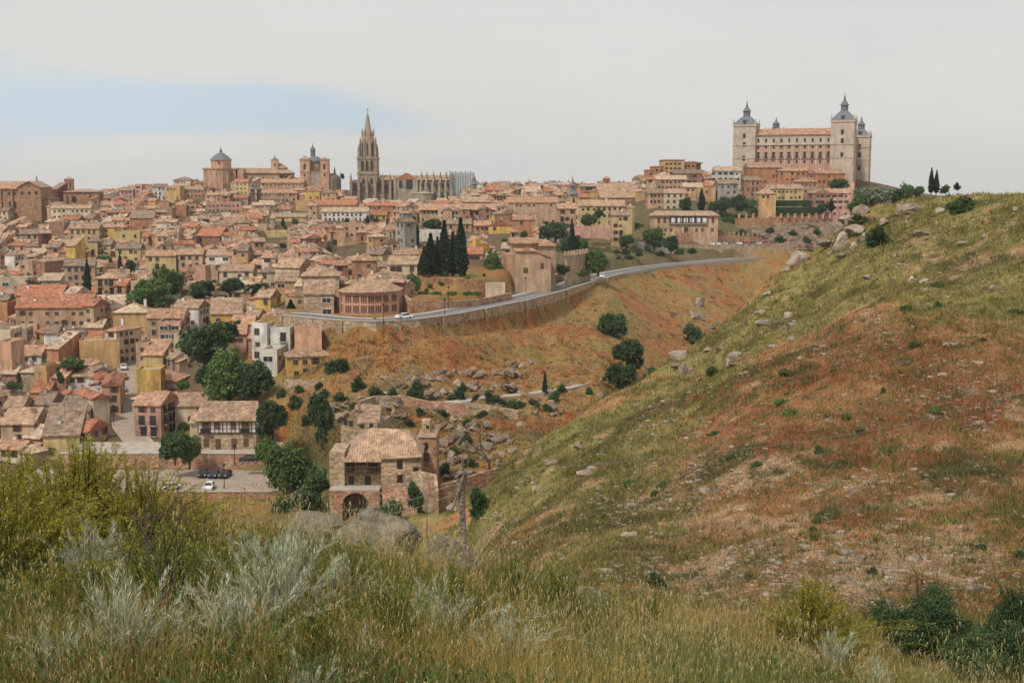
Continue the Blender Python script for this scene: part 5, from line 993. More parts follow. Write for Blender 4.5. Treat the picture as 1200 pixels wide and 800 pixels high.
def mill():
    Y = 206.; b = at(440, 575, Y); k = Y / F; X = lambda px: (px - 440) * k; z = lambda py: (575 - py) * k
    t = empty('stone_mill_house', b, .0, 'large stone house with a wooden balcony and a dark archway beneath it', 'house')
    for dx, r_ in ((-4, 6), (3, 6)): FOOT.append((b.x + dx, b.y + 5, r_))
    rw = 'rubble wall'; MB().box(X(404), X(447.5), 0, 9, -3, z(537), rw).box(X(386), X(404), -.6, 7, -5, z(527), rw).build('wall', t)
    MB().box(X(447.5) + .01, X(495), -1, 9, -4, z(531), rw).build('right_wing', t)
    r = MB(); r.add([(X(402), -1.2, z(537.5)), (X(448.5), -1.2, z(537.5)), (X(448.5), -1.3, z(534)), (X(497), -1.7, z(530.5)), (X(478), 5, z(507)), (X(432), 5, z(505)), (X(497), 10, z(528)), (X(402), 10, z(528))], [(0, 1, 5), (1, 2, 5), (2, 3, 4, 5), (3, 6, 4), (4, 6, 7, 5), (0, 5, 7)], 'roof tan')
    r.add([(X(402), -1.2, z(538.5)), (X(448.5), -1.2, z(538.5)), (X(448.5), -1.3, z(535)), (X(497), -1.7, z(531.7)), (X(402), -1.2, z(537.5)), (X(448.5), -1.2, z(537.5)), (X(448.5), -1.3, z(534)), (X(497), -1.7, z(530.5))], [(0, 1, 5, 4), (2, 3, 7, 6)], 'roof brown'); r.build('roof', t)
    q = MB(); q.box(X(405), X(446), -1.3, 0, z(553), z(552), 'timber').box(X(405), X(446), -1.3, -1.22, z(544.5), z(543.5), 'timber')
    for i in range(22): a = X(405.3) + (X(445.7) - X(405.3)) * i / 21; q.box(a - .03, a + .03, -1.28, -1.22, z(552), z(544), 'timber')
    for px in (405.4, 418, 432, 445.6): q.box(X(px) - .08, X(px) + .08, -1.28, -1.14, z(552), z(538), 'timber')
    q.build('balcony', t); MB().box(X(405.5), X(445.5), -.08, .1, z(552), z(538), 'shutter').build('balcony_wall', t)
    for px, a, c, m in ((411, 551, 541, 'window'), (440, 551, 541, 'window')): MB().box(X(px) - .5, X(px) + .5, -.16, -.07, z(a), z(c), m).build('window', t)
    MB().box(X(419), X(432), -.15, -.07, z(551.5), z(543), 'frame').build('door', t)
    for px in (411, 431): MB().box(X(px) - .48, X(px) + .48, -.1, .1, z(567), z(557), 'window').build('window', t)
    for px, a, c in ((470, 546, 536), (470, 562.5, 553.5), (489, 549, 544.5)): MB().box(X(px) - .45, X(px) + .45, -1.08, -.9, z(a), z(c), 'window').box(X(px) - .6, X(px) + .6, -1.12, -.9, z(c), z(c) + .15, 'brickwork').build('window', t)
    # arch storey that carries the house
    MB().box(X(388), X(403), -3, 0, -7, z(570), 'red wall').box(X(434), X(447), -3, 0, -7, z(570), 'red wall').box(X(388), X(447), -3, -.01, z(570) + .002, z(568), 'kerb').build('arch_pier', t)
    n = 8; a0, a1 = X(403), X(434); cx = (a0 + a1) / 2; rr = (a1 - a0) / 2; vs = []
    q = MB()
    for i in range(n):
        u, v = math.pi * i / n, math.pi * (i + 1) / n; zt = z(570); zc = z(586)
        P = lambda g: (cx + rr * math.cos(g), zc + (zt - .3 - zc) * math.sin(g)); p1, p2 = P(u), P(v)
        q.add([(p1[0], -3, p1[1]), (p2[0], -3, p2[1]), (p2[0], -3, zt), (p1[0], -3, zt), (p1[0], -.2, p1[1]), (p2[0], -.2, p2[1])], [(0, 3, 2, 1), (0, 1, 5, 4)], 'red wall')
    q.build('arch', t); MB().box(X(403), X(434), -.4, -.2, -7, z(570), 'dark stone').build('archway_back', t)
    MB().box(X(388), X(402.8), -3.1, -3.0, z(571), z(569.5), 'brickwork').build('string_course', t)
    # rear upper house
    u = empty('upper_stone_house', b + Vector((0, 14, 0)), -.2, 'narrow stone house with a steep roof just behind the mill house', 'house')
    MB().box(X(383), X(432), 0, 8, -6, z(513), rw).add([(X(383), 0, z(513)), (X(405), 0, z(513)), (X(394), 0, z(500))], [(0, 1, 2)], rw).build('wall', u)
    MB().add([(X(382), -.5, z(513)), (X(394), -.5, z(499.5)), (X(406), -.5, z(513.5)), (X(434), .5, z(512)), (X(424), 6, z(497)), (X(394), 8, z(497)), (X(382), 8, z(513))], [(0, 1, 5, 6), (1, 2, 3, 4, 5)], 'roof tan').build('roof', u)
    for px, a in ((390, 512), (397, 513), (412, 515), (424, 515)): MB().box(X(px) - .35, X(px) + .35, -.08, .1, z(a + 4), z(a - 3), 'window').build('window', u)
    MB().box(X(395), X(400), 3, 3.8, z(500), z(494), 'chimney').build('chimney', u)
    v = empty('stone_annex', b + Vector((0, 10, 0)), 0, 'roofless pinkish stone annex with a small square turret behind the mill house', 'building')
    MB().box(X(488), X(511), -4, 3, -5, z(517), 'red wall').box(X(488), X(511), -4.2, -4.0, z(518.5), z(516), 'kerb').build('wall', v); tq = MB().box(X(491), X(501), 0, 3, z(517), z(504), rw).build('turret', v); MB().ring(X(496), 1.5, [(1.15, z(504)), (.2, z(501.5))], 4, 'roof tan', math.pi / 4).build('roof', tq)
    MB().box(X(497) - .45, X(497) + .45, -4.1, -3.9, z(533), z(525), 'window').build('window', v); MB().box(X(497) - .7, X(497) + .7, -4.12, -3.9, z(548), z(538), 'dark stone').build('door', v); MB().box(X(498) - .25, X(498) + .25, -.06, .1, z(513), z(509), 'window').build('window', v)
mill()
def garden_wall(name, pts, h, th, m, label, Yl=None):
    P = [at(a, b, c) for a, b, c in pts]; 
    o = MB()
    for i, (a, b) in enumerate(zip(P[:-1], P[1:])):
        d = (b - a).normalized(); n = Vector((-d.y, d.x, 0)).normalized() * th
        g = min(tz(a.x, a.y), tz(b.x, b.y), a.z - h, b.z - h) - 1.5
        o.add([(a.x, a.y, g), (b.x, b.y, g), (b.x + n.x, b.y + n.y, g), (a.x + n.x, a.y + n.y, g), (a.x, a.y, a.z), (b.x, b.y, b.z), (b.x + n.x, b.y + n.y, b.z), (a.x + n.x, a.y + n.y, a.z)], [(4, 5, 6, 7), (0, 1, 5, 4), (2, 3, 7, 6), (1, 2, 6, 5), (3, 0, 4, 7)], m)
    return tag(o.build(name), label, 'wall')
garden_wall('boundary_wall', [(508, 570, 195), (540, 562, 199), (570, 552, 203), (600, 545, 206)], 2.4, .5, 'red wall', 'low red brick boundary wall running right from the mill house')
garden_wall('gate_wall', [(488, 552, 200), (508, 556, 197), (510, 576, 190)], 5, .5, 'rubble wall', 'tall stone wall with a rusty gate beside the mill house')
tag(MB().build('x') if False else MB().box(*[0, .9, 0, .12, 0, 3.2], 'red wall').build('rusty_gate'), 'tall narrow rust-red gate at the end of the mill house wall', 'gate').location = at(502, 583, 191)
garden_wall('terrace_wall', [(545, 472, 262), (560, 474, 262), (602, 480, 262), (603, 503, 261), (612, 514, 258), (620, 522, 255)], 7, .8, 'rubble wall', 'big ruined stone terrace wall with a stepped end above the rocky gully')
garden_wall('terrace_wall', [(470, 463, 268), (500, 470, 266), (545, 473, 263)], 3, .7, 'red wall', 'reddish stone terrace wall left of the pale ramp')
garden_wall('terrace_wall', [(423, 470, 262), (440, 464, 266), (470, 464, 268)], 2, .6, 'rubble wall', 'low pale terrace wall below the dark bushes of the gully')
garden_wall('stone_wall', [(333, 444, 292), (360, 446, 290), (380, 444, 290), (398, 436, 296)], 3, .6, 'rubble wall', 'rough stone wall under the bright yellow house')
garden_wall('mill_wall', [(448, 570, 202), (470, 574, 200), (488, 578, 198)], 3, .5, 'red wall', 'low red wall below the right wing of the mill house')
def walkway(name, pts, wd, label, y0=235, lift=.5):
    P = [hit(a, b, y0) for a, b in pts]; o = MB()
    for a, b in zip(P[:-1], P[1:]):
        n = Vector((0, wd, 0)); a = a + Vector((0, 0, lift)); b = b + Vector((0, 0, lift))
        o.add([tuple(a), tuple(b), tuple(b + n), tuple(a + n)] + [tuple(a - Vector((0, 0, 1.5))), tuple(b - Vector((0, 0, 1.5)))], [(0, 1, 2, 3), (4, 5, 1, 0)], 'kerb')
    return tag(o.build(name), label, None, kind='structure')
walkway('path', [(560, 470), (600, 467), (640, 462), (670, 457), (705, 449)], 3, 'pale path with a low kerb crossing the foot of the orange slope')
walkway('ramp', [(519, 480), (535, 479), (552, 475)], 4, 'short pale concrete ramp on the rocky slope', lift=1.0)
walkway('path', [(418, 470), (440, 462), (470, 468), (500, 475)], 1.5, 'narrow pale garden path above the mill house')
# red terrace walls under the cypresses
def tw(name, pts, m, label, th=1.0, h=5):
    return garden_wall(name, pts, h, th, m, label)
tw('garden_wall', [(471, 345, 336), (480, 352, 332), (530, 353, 340), (560, 351, 348), (600, 343, 368)], 'red wall', 'lower red brick garden wall directly above the road')
tw('garden_wall', [(487, 325, 362), (522, 326, 364), (560, 328, 366), (597, 333, 372)], 'brickwork', 'upper orange brick garden wall at the foot of the cypresses', h=4.5)
tw('garden_wall', [(446, 316, 372), (487, 325, 360)], 'rubble wall', 'short pale wall left of the cypress terrace', h=3)
tw('garden_wall', [(570, 331, 366), (592, 331, 368)], 'wall cream', 'plain cream rendered wall on the cypress terrace', h=3.6)
tw('garden_wall', [(726, 285, 560), (760, 283, 565), (790, 282, 575)], 'kerb', 'pale low wall of the terraced garden', h=1.5)
def pillared_wall():
    o = garden_wall('pillared_wall', [(862, 256, 628), (905, 254, 630), (940, 254, 632), (975, 253, 636)], 3, .6, 'brickwork', 'brick terrace wall with small square pillars on top of the cliff')
    for i in range(14):
        p = at(866 + i * 8.2, 254.5, 630); MB().box(p.x - .45, p.x + .45, p.y - .35, p.y + .35, p.z - .5, p.z + 1.5, 'wall peach').box(p.x - .6, p.x + .6, p.y - .5, p.y + .5, p.z + 1.5, p.z + 1.75, 'kerb').build('pillar', o)
pillared_wall()
# ------------------------------------------------------------------ filled-in town fabric
ROADX = [(p.x, p.y) for p in ROAD]
def seg_d(x, y, pts):
    d = 1e9
    for a, b in zip(pts[:-1], pts[1:]):
        dx, dy = b[0] - a[0], b[1] - a[1]; t = max(0, min(1, ((x - a[0]) * dx + (y - a[1]) * dy) / (dx * dx + dy * dy))); d = min(d, math.hypot(x - a[0] - t * dx, y - a[1] - t * dy))
    return d
STX = [(p.x, p.y) for p in STREET]
GREEN = []  # (px0, px1, py0, py1): places that are gardens, cliffs, lawns in the photograph
GREEN = [(205, 330, 378, 530), (195, 235, 440, 470), (300, 1300, 440, 620), (400, 700, 372, 640), (610, 745, 283, 345), (655, 800, 266, 300), (850, 975, 246, 300), (150, 218, 322, 356), (218, 330, 328, 352), (484, 600, 318, 366),
         (10, 55, 262, 276), (985, 1300, 200, 300), (745, 900, 276, 300), (450, 515, 262, 285), (770, 905, 238, 262), (325, 352, 356, 372), (905, 980, 236, 262), (100, 470, 506, 640), (96, 112, 300, 345), (330, 420, 376, 470), (66, 100, 415, 436), (484, 560, 286, 330)]
def blocked(x, y, z, r, filler=True):
    px, py = proj(x, y, z); px2, py2 = proj(x, y, z + 5)
    for a, b, c, d in GREEN:
        if a < px < b and c < py < d: return True
    if seg_d(x, y, ROADX) < 10 + r: return True
    if seg_d(x, y, STX) < 4 + r and y < 380: return True
    for fx, fy, fr in FOOT:
        if abs(fx - x) < fr + r and abs(fy - y) < fr + r and math.hypot(fx - x, fy - y) < (fr + r) * .80: return True
    return False
pal = ['pinkish tan'] * 9 + ['tan'] * 9 + ['brick'] * 5 + ['cream'] * 6 + ['ochre'] * 4 + ['pale yellow'] * 2 + ['white'] * 4 + ['rose'] * 2 + ['peach'] * 5 + ['orange'] * 2 + ['stone'] * 3 + ['grey'] * 2 + ['yellow']
rpal = ['tan'] * 6 + ['pink'] * 8 + ['brown'] * 5 + ['pale'] * 3 + ['red'] * 4
PROT = [(150, 218, 313, 356, 398), (220, 322, 320, 350, 396), (205, 325, 366, 480, 285), (488, 550, 258, 322, 365), (448, 515, 258, 300, 480), (632, 745, 250, 300, 440), (394, 467, 336, 369, 350), (604, 656, 270, 330, 394), (240, 272, 172, 226, 935), (274, 334, 190, 205, 935), (350, 396, 165, 214, 905), (410, 560, 120, 231, 925), (316, 342, 180, 208, 925),
        (0, 58, 212, 262, 715), (77, 116, 205, 254, 755), (492, 606, 238, 264, 685), (664, 678, 205, 238, 638), (706, 716, 205, 222, 828), (856, 1024, 110, 205, 680), (758, 826, 186, 210, 698), (764, 842, 246, 274, 598), (291, 309, 208, 242, 795), (420, 430, 268, 300, 558), (574, 607, 228, 238, 735)]
for h in HOUSES:
    x0_, x1_ = h['px'] - h['w'] * F / h['y'] / 2, h['px'] + h['w'] * F / h['y'] / 2; ye_ = h['py'] - 6; PROT.append((x0_, x1_, ye_ - 3, ye_ + h['h'] * .62 * F / h['y'], h['y'] - 2))
PROT = [[*q, .16 * (q[1] - q[0]) * (q[3] - q[2])] for q in PROT]
SKX, SKY_ = [0, 60, 140, 160, 200, 215, 235, 240, 275, 345, 352, 390, 410, 530, 560, 640, 700, 740, 762, 800, 860, 1000], [223, 224, 223, 219, 219, 212, 212, 216, 212, 208, 214, 216, 236, 236, 214, 213, 216, 213, 203, 202, 203, 206]
def fit(H_):
    while H_['st'] >= 1:
        x0, x1, yt, yb = cover(H_); bad = yt < np.interp(H_['px'], SKX, SKY_) - rng.random() * 1.5
        if not bad:
            hits_ = []
            for q_ in PROT:
                a, b, c, d, Yp, bud = q_
                if Yp < H_['y'] or b < x0 or a > x1: continue
                ov = max(0, min(b, x1) - max(a, x0)) * max(0, min(d, yb) - max(c, yt))
                if ov > bud: bad = True; break
                if ov > 0: hits_.append((q_, ov))
        if not bad:
            for q_, ov in hits_: q_[5] -= ov
            return True
        H_['st'] -= 1; H_['h'] -= 2.6
    return False
def cover(h):
    r = (abs(math.cos(h['yaw'])) * h['w'] + abs(math.sin(h['yaw'])) * h['d']) / 2
    x0, _ = proj(h['x'] - r, h['y'], h['z']); x1, _ = proj(h['x'] + r, h['y'], h['z']); yt = proj(h['x'], h['y'], h['z'] + h['h'] + 1.2)[1]; yb = proj(h['x'], h['y'] - h['d'] / 2, h['z'])[1]
    return x0, x1, yt, yb
NFILL = 0
for PASS in range(3):
 y = 262.0 + PASS * 3
 while y < 1010:
     xmax = (990 - 600) / F * y if y > 600 else (760 - 600) / F * y
     xmin = -0.43 * y; x = xmin + rng.random() * 8
     step = (7.2 if y < 600 else 8.0) if PASS == 0 else 5.4
     while x < xmax:
         X_ = x + rng.uniform(-2, 2); Y_ = y + rng.uniform(-2.5, 2.5); Z_ = tz(X_, Y_)
         px, py = proj(X_, Y_, Z_)
         small = rng.random()
         W_ = rng.uniform(5.2, 10) if small > .3 else rng.uniform(4, 5.5); D_ = rng.uniform(5.2, 7.6)
         if PASS: W_, D_ = rng.uniform(4, 7), rng.uniform(4, 6)
         ok = -25 < px < 1000 and py < 545
         if px > 560 and Y_ < ROADY(X_) + 12: ok = False
         if px > 700 and Y_ < 640: ok = False
         if ok and not blocked(X_, Y_, Z_, min(W_, D_) * (.42 if PASS == 0 else .36)):
             grp = vnoise(X_ / 55, Y_ / 55, 4); yaw = (float(grp) - .5) * 150 + rng.uniform(-12, 12)
             st = rng.choice([1, 2, 2, 2, 3]) if Y_ < 400 else (rng.choice([2, 2, 3, 3, 3, 4]) if Y_ < 820 else rng.choice([2, 2, 3]))
             if 930 < Y_: st = rng.choice([1, 2, 2, 3])
             H_ = dict(x=X_, y=Y_, z=Z_, w=W_, d=D_, h=st * 2.8 + rng.uniform(-.3, .6), st=st, col=rng.choice(pal), roof=rng.choice('ggggggyyhhsf' if Y_ < 700 else 'ggggyyhsf'), yaw=math.radians(yaw), rc=rng.choice(rpal), label=None, win=rng.uniform(.35, .75), wk=None, hand=False, name='house', cat='house', k={}, px=px, py=py)
             if fit(H_): HOUSES.append(H_); FOOT.append((X_, Y_, min(W_, D_) * .52)); NFILL += 1
         x += step * rng.uniform(.8, 1.15)
     y += step * .88

# which filled-in houses show: front-to-back cover test on a coarse raster of the view
TOPY = np.full(1201, 1e9); 
for h in sorted(HOUSES, key=lambda q: q['y']):
    x0, x1, yt, yb = cover(h); a, b = int(max(0, x0)), int(min(1200, x1)) + 1
    if b <= a or x1 < 0 or x0 > 1200: h['vis'] = 0; continue
    seg = TOPY[a:b]; h['vis'] = float(np.clip(np.minimum(seg, yb) - yt, 0, None).sum()); TOPY[a:b] = np.minimum(seg, yt)
    if h['y'] < 260: h['vis'] = 999
fill = [h for h in HOUSES if not h['hand'] and h['vis'] > 3]
nhand = sum(1 for h in HOUSES if h['hand'])
fill.sort(key=lambda q: -q['vis']); NIND = 292 - nhand
ind, mass = fill[:NIND], fill[NIND:]
print('houses: hand', nhand, 'filled', NFILL, 'shown', len(fill), 'mass', len(mass))
LANDM = [('the brick monastery', 30, 240), ('the square brick church', 96, 240), ('the octagonal church', 255, 205), ('the domed church', 366, 205), ('the cathedral tower', 430, 190), ('the scaffolding', 541, 220), ('the arcaded convent', 550, 256), ('the mid-town brick tower', 425, 285),
         ('the curved school', 432, 352), ('the big plaza trees', 185, 335), ('the row of round trees', 270, 335), ('the tall cypress group', 520, 300), ('the church beside the road', 625, 310), ('the slate-spired tower', 671, 225), ('the lone bell tower', 710, 215), ('the long balconied building', 803, 262),
         ('the stepped apartment block', 790, 200), ('the fortress', 928, 175), ('the lime yellow wall', 84, 300), ('the five-storey tan block', 89, 325), ('the covered-gallery house', 40, 350), ('the bright orange roof', 107, 400), ('the street of parked cars', 146, 440), ('the pink balconied house', 176, 490), ('the white modern house', 330, 395), ('the massive stone building', 372, 335), ('the white three-balcony house', 404, 252), ('the twin dark spires', 300, 225)]
ORD = ['nearest', 'second', 'third', 'fourth', 'fifth', 'sixth', 'seventh', 'eighth', 'ninth', 'tenth', 'eleventh', 'twelfth', 'thirteenth', 'fourteenth', 'fifteenth', 'sixteenth', 'seventeenth', 'eighteenth', 'nineteenth', 'twentieth']
STW = {1: 'one-storey', 2: 'low', 3: 'three-storey', 4: 'tall', 5: 'tall'}
RFW = {'g': 'ridged', 'y': 'gable-fronted', 'h': 'hipped', 's': 'lean-to', 'f': 'flat-roofed'}
def relate(px, py):
    n_, lx, ly = min(LANDM, key=lambda l: math.hypot((l[1] - px), (l[2] - py) * 1.5)); dx, dy = px - lx, (py - ly) * 1.5
    if abs(dy) > abs(dx): d = 'below' if dy > 0 else 'above'
    else: d = 'right of' if dx > 0 else 'left of'
    return n_, d, math.hypot(dx, dy)
def autolabel(items, describe):                            # items: (obj-or-dict, px, py, descr)
    groups = {}
    for it, px, py, ds in items:
        n_, d, dist = relate(px, py); groups.setdefault((ds, d, n_), []).append((dist, it))
    for (ds, d, n_), L_ in groups.items():
        L_.sort(key=lambda q: q[0])
        for i, (_, it) in enumerate(L_):
            o_ = '' if len(L_) == 1 else (', nearest' if i == 0 else ', ' + ORD[min(i, 19)] + ' nearest')
            it['label'] = f"{ds} {d} {n_}" if len(L_) == 1 else f"{ds}{o_} {d} {n_}"
autolabel([(h, h['px'], h['py'], f"{STW[h['st']]} {h['col']} {RFW[h['roof']]} house" + ('' if h['roof'] == 'f' else f" with {h['rc']} tiles")) for h in ind], None)
for h in ind + [q for q in HOUSES if q['hand']]:
    h['group'] = 'houses of the hillside town'
    if h['k'].get('skip'): continue
    build_house(h, mode='full' if h['y'] < 400 or (h['hand'] and h['y'] < 560) else 'mid')
bm_ = MB()
for h in mass: build_house(h, mbw=bm_, mode='mass')
tag(bm_.build('distant_rooftops'), 'crowded far rows of small tan houses and roofs between the larger ones', 'houses', kind='stuff')
# ------------------------------------------------------------------ trees and bushes
def leaves(pos, size, nrm_jit=1.0, asp=1.5):               # random quads at positions
    n = len(pos); d = nr.normal(size=(n, 3)); d /= np.linalg.norm(d, axis=1)[:, None]; e = nr.normal(size=(n, 3)); e -= (e * d).sum(1)[:, None] * d; e /= np.linalg.norm(e, axis=1)[:, None]
    s = (size * nr.uniform(.6, 1.3, n))[:, None]; a = d * s * asp * .5; b = e * s * .5
    V = np.stack([pos - a, pos + b * .9, pos + a, pos - b * .9], 1).reshape(-1, 3); Fq = np.arange(4 * n).reshape(-1, 4); return V, Fq
def crown_pts(n, lobes, shell=.62):
    out = []; wts = np.array([l[3] ** 2 for l in lobes]); wts = wts / wts.sum(); cnt = nr.multinomial(n, wts)
    for (x, y, z, r, sz), c in zip(lobes, cnt):
        k = max(3, c // 26); cd_ = nr.normal(size=(k, 3)); cd_ /= np.linalg.norm(cd_, axis=1)[:, None]; rr = nr.uniform(shell, 1.05, k)[:, None]
        cc = cd_ * rr * r; cc[:, 2] *= sz; ix = nr.integers(0, k, c); p = cc[ix] + nr.normal(size=(c, 3)) * r * .15; out.append(p + np.array([x, y, z]))
    return np.concatenate(out)
def limbs(mb, h, lobes, r):
    mb.tube((0, 0, -.6), (0, 0, h), r, r * .75, 'bark', 7)
    for (x, y, z, q, s_) in lobes: mb.tube((0, 0, h * .95), (x * .75, y * .75, z - .1 * q), r * .5, r * .12, 'bark', 5)
def tree_proto(name, lobes, n, size, m, trunk_h, trunk_r, shell=.6):
    root = bpy.data.objects.new(name, None)
    V, Fq = leaves(crown_pts(n, lobes, shell), size); me = npmesh('crown', V, Fq, [m], k=4)
    mb = MB(); limbs(mb, trunk_h, lobes, trunk_r); to = mb.build('trunk'); tm = to.data; bpy.data.objects.remove(to)
    return dict(name=name, crown=me, trunk=tm)
PR = {}
for v in range(4):
    r_ = random.Random(40 + v); lb = []
    for i in range(13):
        a = i * 2.4 + r_.random(); rad = r_.uniform(.8, 2.1) if i else 0; lb.append((rad * math.cos(a), rad * math.sin(a), r_.uniform(1.7, 5.3) + (.9 if i == 0 else 0), r_.uniform(1.3, 1.9), .9))
    PR['broad%d' % v] = tree_proto('broadleaf_tree', lb, 9000, .33, 'leaf dark' if v % 2 else 'leaf green', 2.2, .28)
for v in range(2):
    r_ = random.Random(60 + v); lb = [(r_.uniform(-1.3, 1.3), r_.uniform(-1.3, 1.3), r_.uniform(.5, 1.9), r_.uniform(.7, 1.1), .85) for i in range(7)]
    PR['bush%d' % v] = tree_proto('bush', lb, 5200, .17, 'leaf dark' if v == 0 else 'leaf green', .4, .08, .5)
r_ = random.Random(66); lb = [(r_.uniform(-1.4, 1.4), r_.uniform(-1.2, 1.2), r_.uniform(.4, 1.9), r_.uniform(.6, 1.0), .9) for i in range(12)]; PR['bushfine'] = tree_proto('bush', lb, 26000, .075, 'leaf dark', .4, .08, .4)
r_ = random.Random(70); lb = [(r_.uniform(-1.3, 1.3), r_.uniform(-1.3, 1.3), r_.uniform(.6, 1.8), r_.uniform(.7, 1.1), .85) for i in range(7)]
PR['olive'] = tree_proto('olive_tree', [(x * 1.5, y * 1.5, z + 1.6, r * 1.5, s_) for x, y, z, r, s_ in lb], 5000, .3, 'leaf olive', 1.6, .2)
for v in range(2):
    H_ = 10.; n = 6500; t = nr.uniform(0, 1, n) ** .85; a = nr.uniform(0, 6.283, n); prof = np.sin(np.clip(t * 1.02 + .06, 0, 1) ** .75 * math.pi) ** .7 * (1 - .35 * t); lump = 1 + .22 * np.sin(a * 3 + t * 9 + v * 2) + .12 * np.sin(a * 7 - t * 23)
    rad = prof * lump * 1.05 * nr.uniform(.55, 1.08, n); P = np.stack([rad * np.cos(a), rad * np.sin(a), .5 + t * (H_ - .5)], 1); V, Fq = leaves(P, .26, asp=2.2)
    me = npmesh('crown', V, Fq, ['leaf cypress'], k=4); to = MB().tube((0, 0, -.6), (0, 0, 6), .22, .08, 'bark').build('trunk'); tm = to.data; bpy.data.objects.remove(to); PR['cyp%d' % v] = dict(name='cypress', crown=me, trunk=tm)
V, Fq = leaves(np.stack([nr.uniform(-1, 1, 7000), nr.uniform(-.5, .5, 7000), nr.uniform(0, 1, 7000) ** .8], 1) * np.array([1, 1, 1]), .07); HEDGE = npmesh('hedge', V, Fq, ['leaf dark'], k=4)
TREES = []
def tree(kind, px, yb, wpx, hpx, Y=None, label=None, group=None, y0=None, sink=.25, cat=None):
    if Y: p = at(px, yb, Y)
    else: p = hit(px, yb, y0 or ymin(px))
    k = p.y / F; pr = PR[kind]; base_w = {'b': 7.0, 'c': 2.3, 'o': 6.2}[kind[0]]; base_h = {'b': 7.6, 'c': 10., 'o': 6.0}[kind[0]]
    if kind.startswith('bush'): base_w, base_h = 4.3, 2.9
    sx = wpx * k / base_w; sz = hpx * k / base_h
    e = empty(pr['name'], (p.x, p.y, p.z - sink), rng.uniform(0, 6.28), label, cat or {'b': 'tree', 'c': 'cypress', 'o': 'tree'}[kind[0]] if not kind.startswith('bush') else 'bush', group); e.scale = (sx, sx, sz)
    link('crown', pr['crown'], e); link('trunk', pr['trunk'], e); TREES.append((e, px, yb - hpx / 2, kind, label)); return e
T = tree
B = lambda: 'broad%d' % rng.randrange(4)
# plaza trees
T('broad0', 175, 361, 52, 42, label='huge round dark green tree, the leftmost of the plaza trees', Y=398)
T('broad2', 197, 352, 38, 48, label='tall dark green tree rising behind the leftmost plaza tree', Y=415)
T('broad1', 237, 352, 36, 31, label='round dark plaza tree, first of the clipped row', Y=398); T('broad3', 270, 349, 32, 27, label='round dark plaza tree, second of the clipped row', Y=398); T('broad1', 301, 348, 36, 22, label='low wide plaza tree, last of the clipped row', Y=399)
T('cyp0', 103, 343, 9, 40, Y=420, label='slender cypress against the five-storey tan block'); T('cyp1', 141, 322, 5.5, 27, Y=470, label='thin bare-tipped cypress among the yellow houses'); T('broad0', 120, 312, 24, 16, Y=500, label='small spreading tree below the stepped yellow row'); T('broad3', 153, 320, 13, 18, Y=460, label='small dark tree beside the plaza trees')
T('broad1', 40, 345, 20, 22, Y=430, label='dark tree beside the metal-roofed shed')
T('broad0', 20, 270, 18, 17, Y=680, label='round dark tree under the monastery, the left one of two'); T('broad2', 41, 270, 19, 15, Y=680, label='round dark tree under the monastery, the right one of two')
T('broad1', 191, 261, 17, 12, Y=700, label='dark spreading tree among the far roofs'); T('cyp0', 292.5, 265, 7, 17, Y=690, label='dark cypress under the twin dark spires'); T('cyp1', 280, 266, 4, 10, Y=700, label='tiny cypress left of the one under the dark spires')
T('cyp1', 341, 374, 15, 24, Y=350, label='small pointed tree left of the curved wall end'); T('broad2', 86, 435, 28, 22, Y=335, label='dark courtyard tree left of the street'); T('bush0', 70, 447, 12, 16, Y=325, label='dark shrub below the courtyard tree')
T('bush1', 14, 455, 24, 12, Y=310, label='clipped green hedge-like shrub at the picture edge')
# dark grove in the gully
for px, yb, w_, h_, Y_, v, lab in ((240, 430, 60, 66, 318, 1, 'dense dark tree at the upper left of the gully grove'), (262, 408, 46, 42, 330, 1, 'dark tree at the back of the gully grove'), (270, 470, 64, 74, 296, 0, 'big rounded lighter tree in the middle of the gully grove'), (300, 470, 44, 60, 292, 1, 'dark tree on the right side of the gully grove'), (245, 462, 36, 40, 300, 3, 'dark tree at the lower left of the gully grove'),
    (320, 514, 42, 52, 255, 3, 'round dark tree behind the lightest tree by the car park'), (345, 572, 66, 62, 238, 0, 'broad bright green tree right of the car park'), (372, 580, 34, 40, 225, 1, 'dark tree between the bright green one and the mill house'), (314, 545, 30, 40, 246, 2, 'green tree touching the timbered house'), (377, 520, 32, 70, 236, 3, 'tall narrow dark tree above the mill house roof'), (396, 448, 32, 38, 292, 1, 'neat round tree right of the bright yellow house'),
    (205, 540, 36, 46, 252, 1, 'dark tree in front of the pink balconied house'), (222, 545, 28, 48, 256, 2, 'leaning green tree left of the timbered house'), (360, 600, 40, 34, 212, 1, 'low dark tree at the foot of the mill house')):
    T('broad%d' % v, px, yb, w_, h_, Y=Y_, label=lab)
T('bush0', 486, 592, 26, 34, label='dark bush against the mill house wall', Y=193); T('bush1', 462, 604, 40, 24, label='dark undergrowth bush below the mill arch', Y=192)
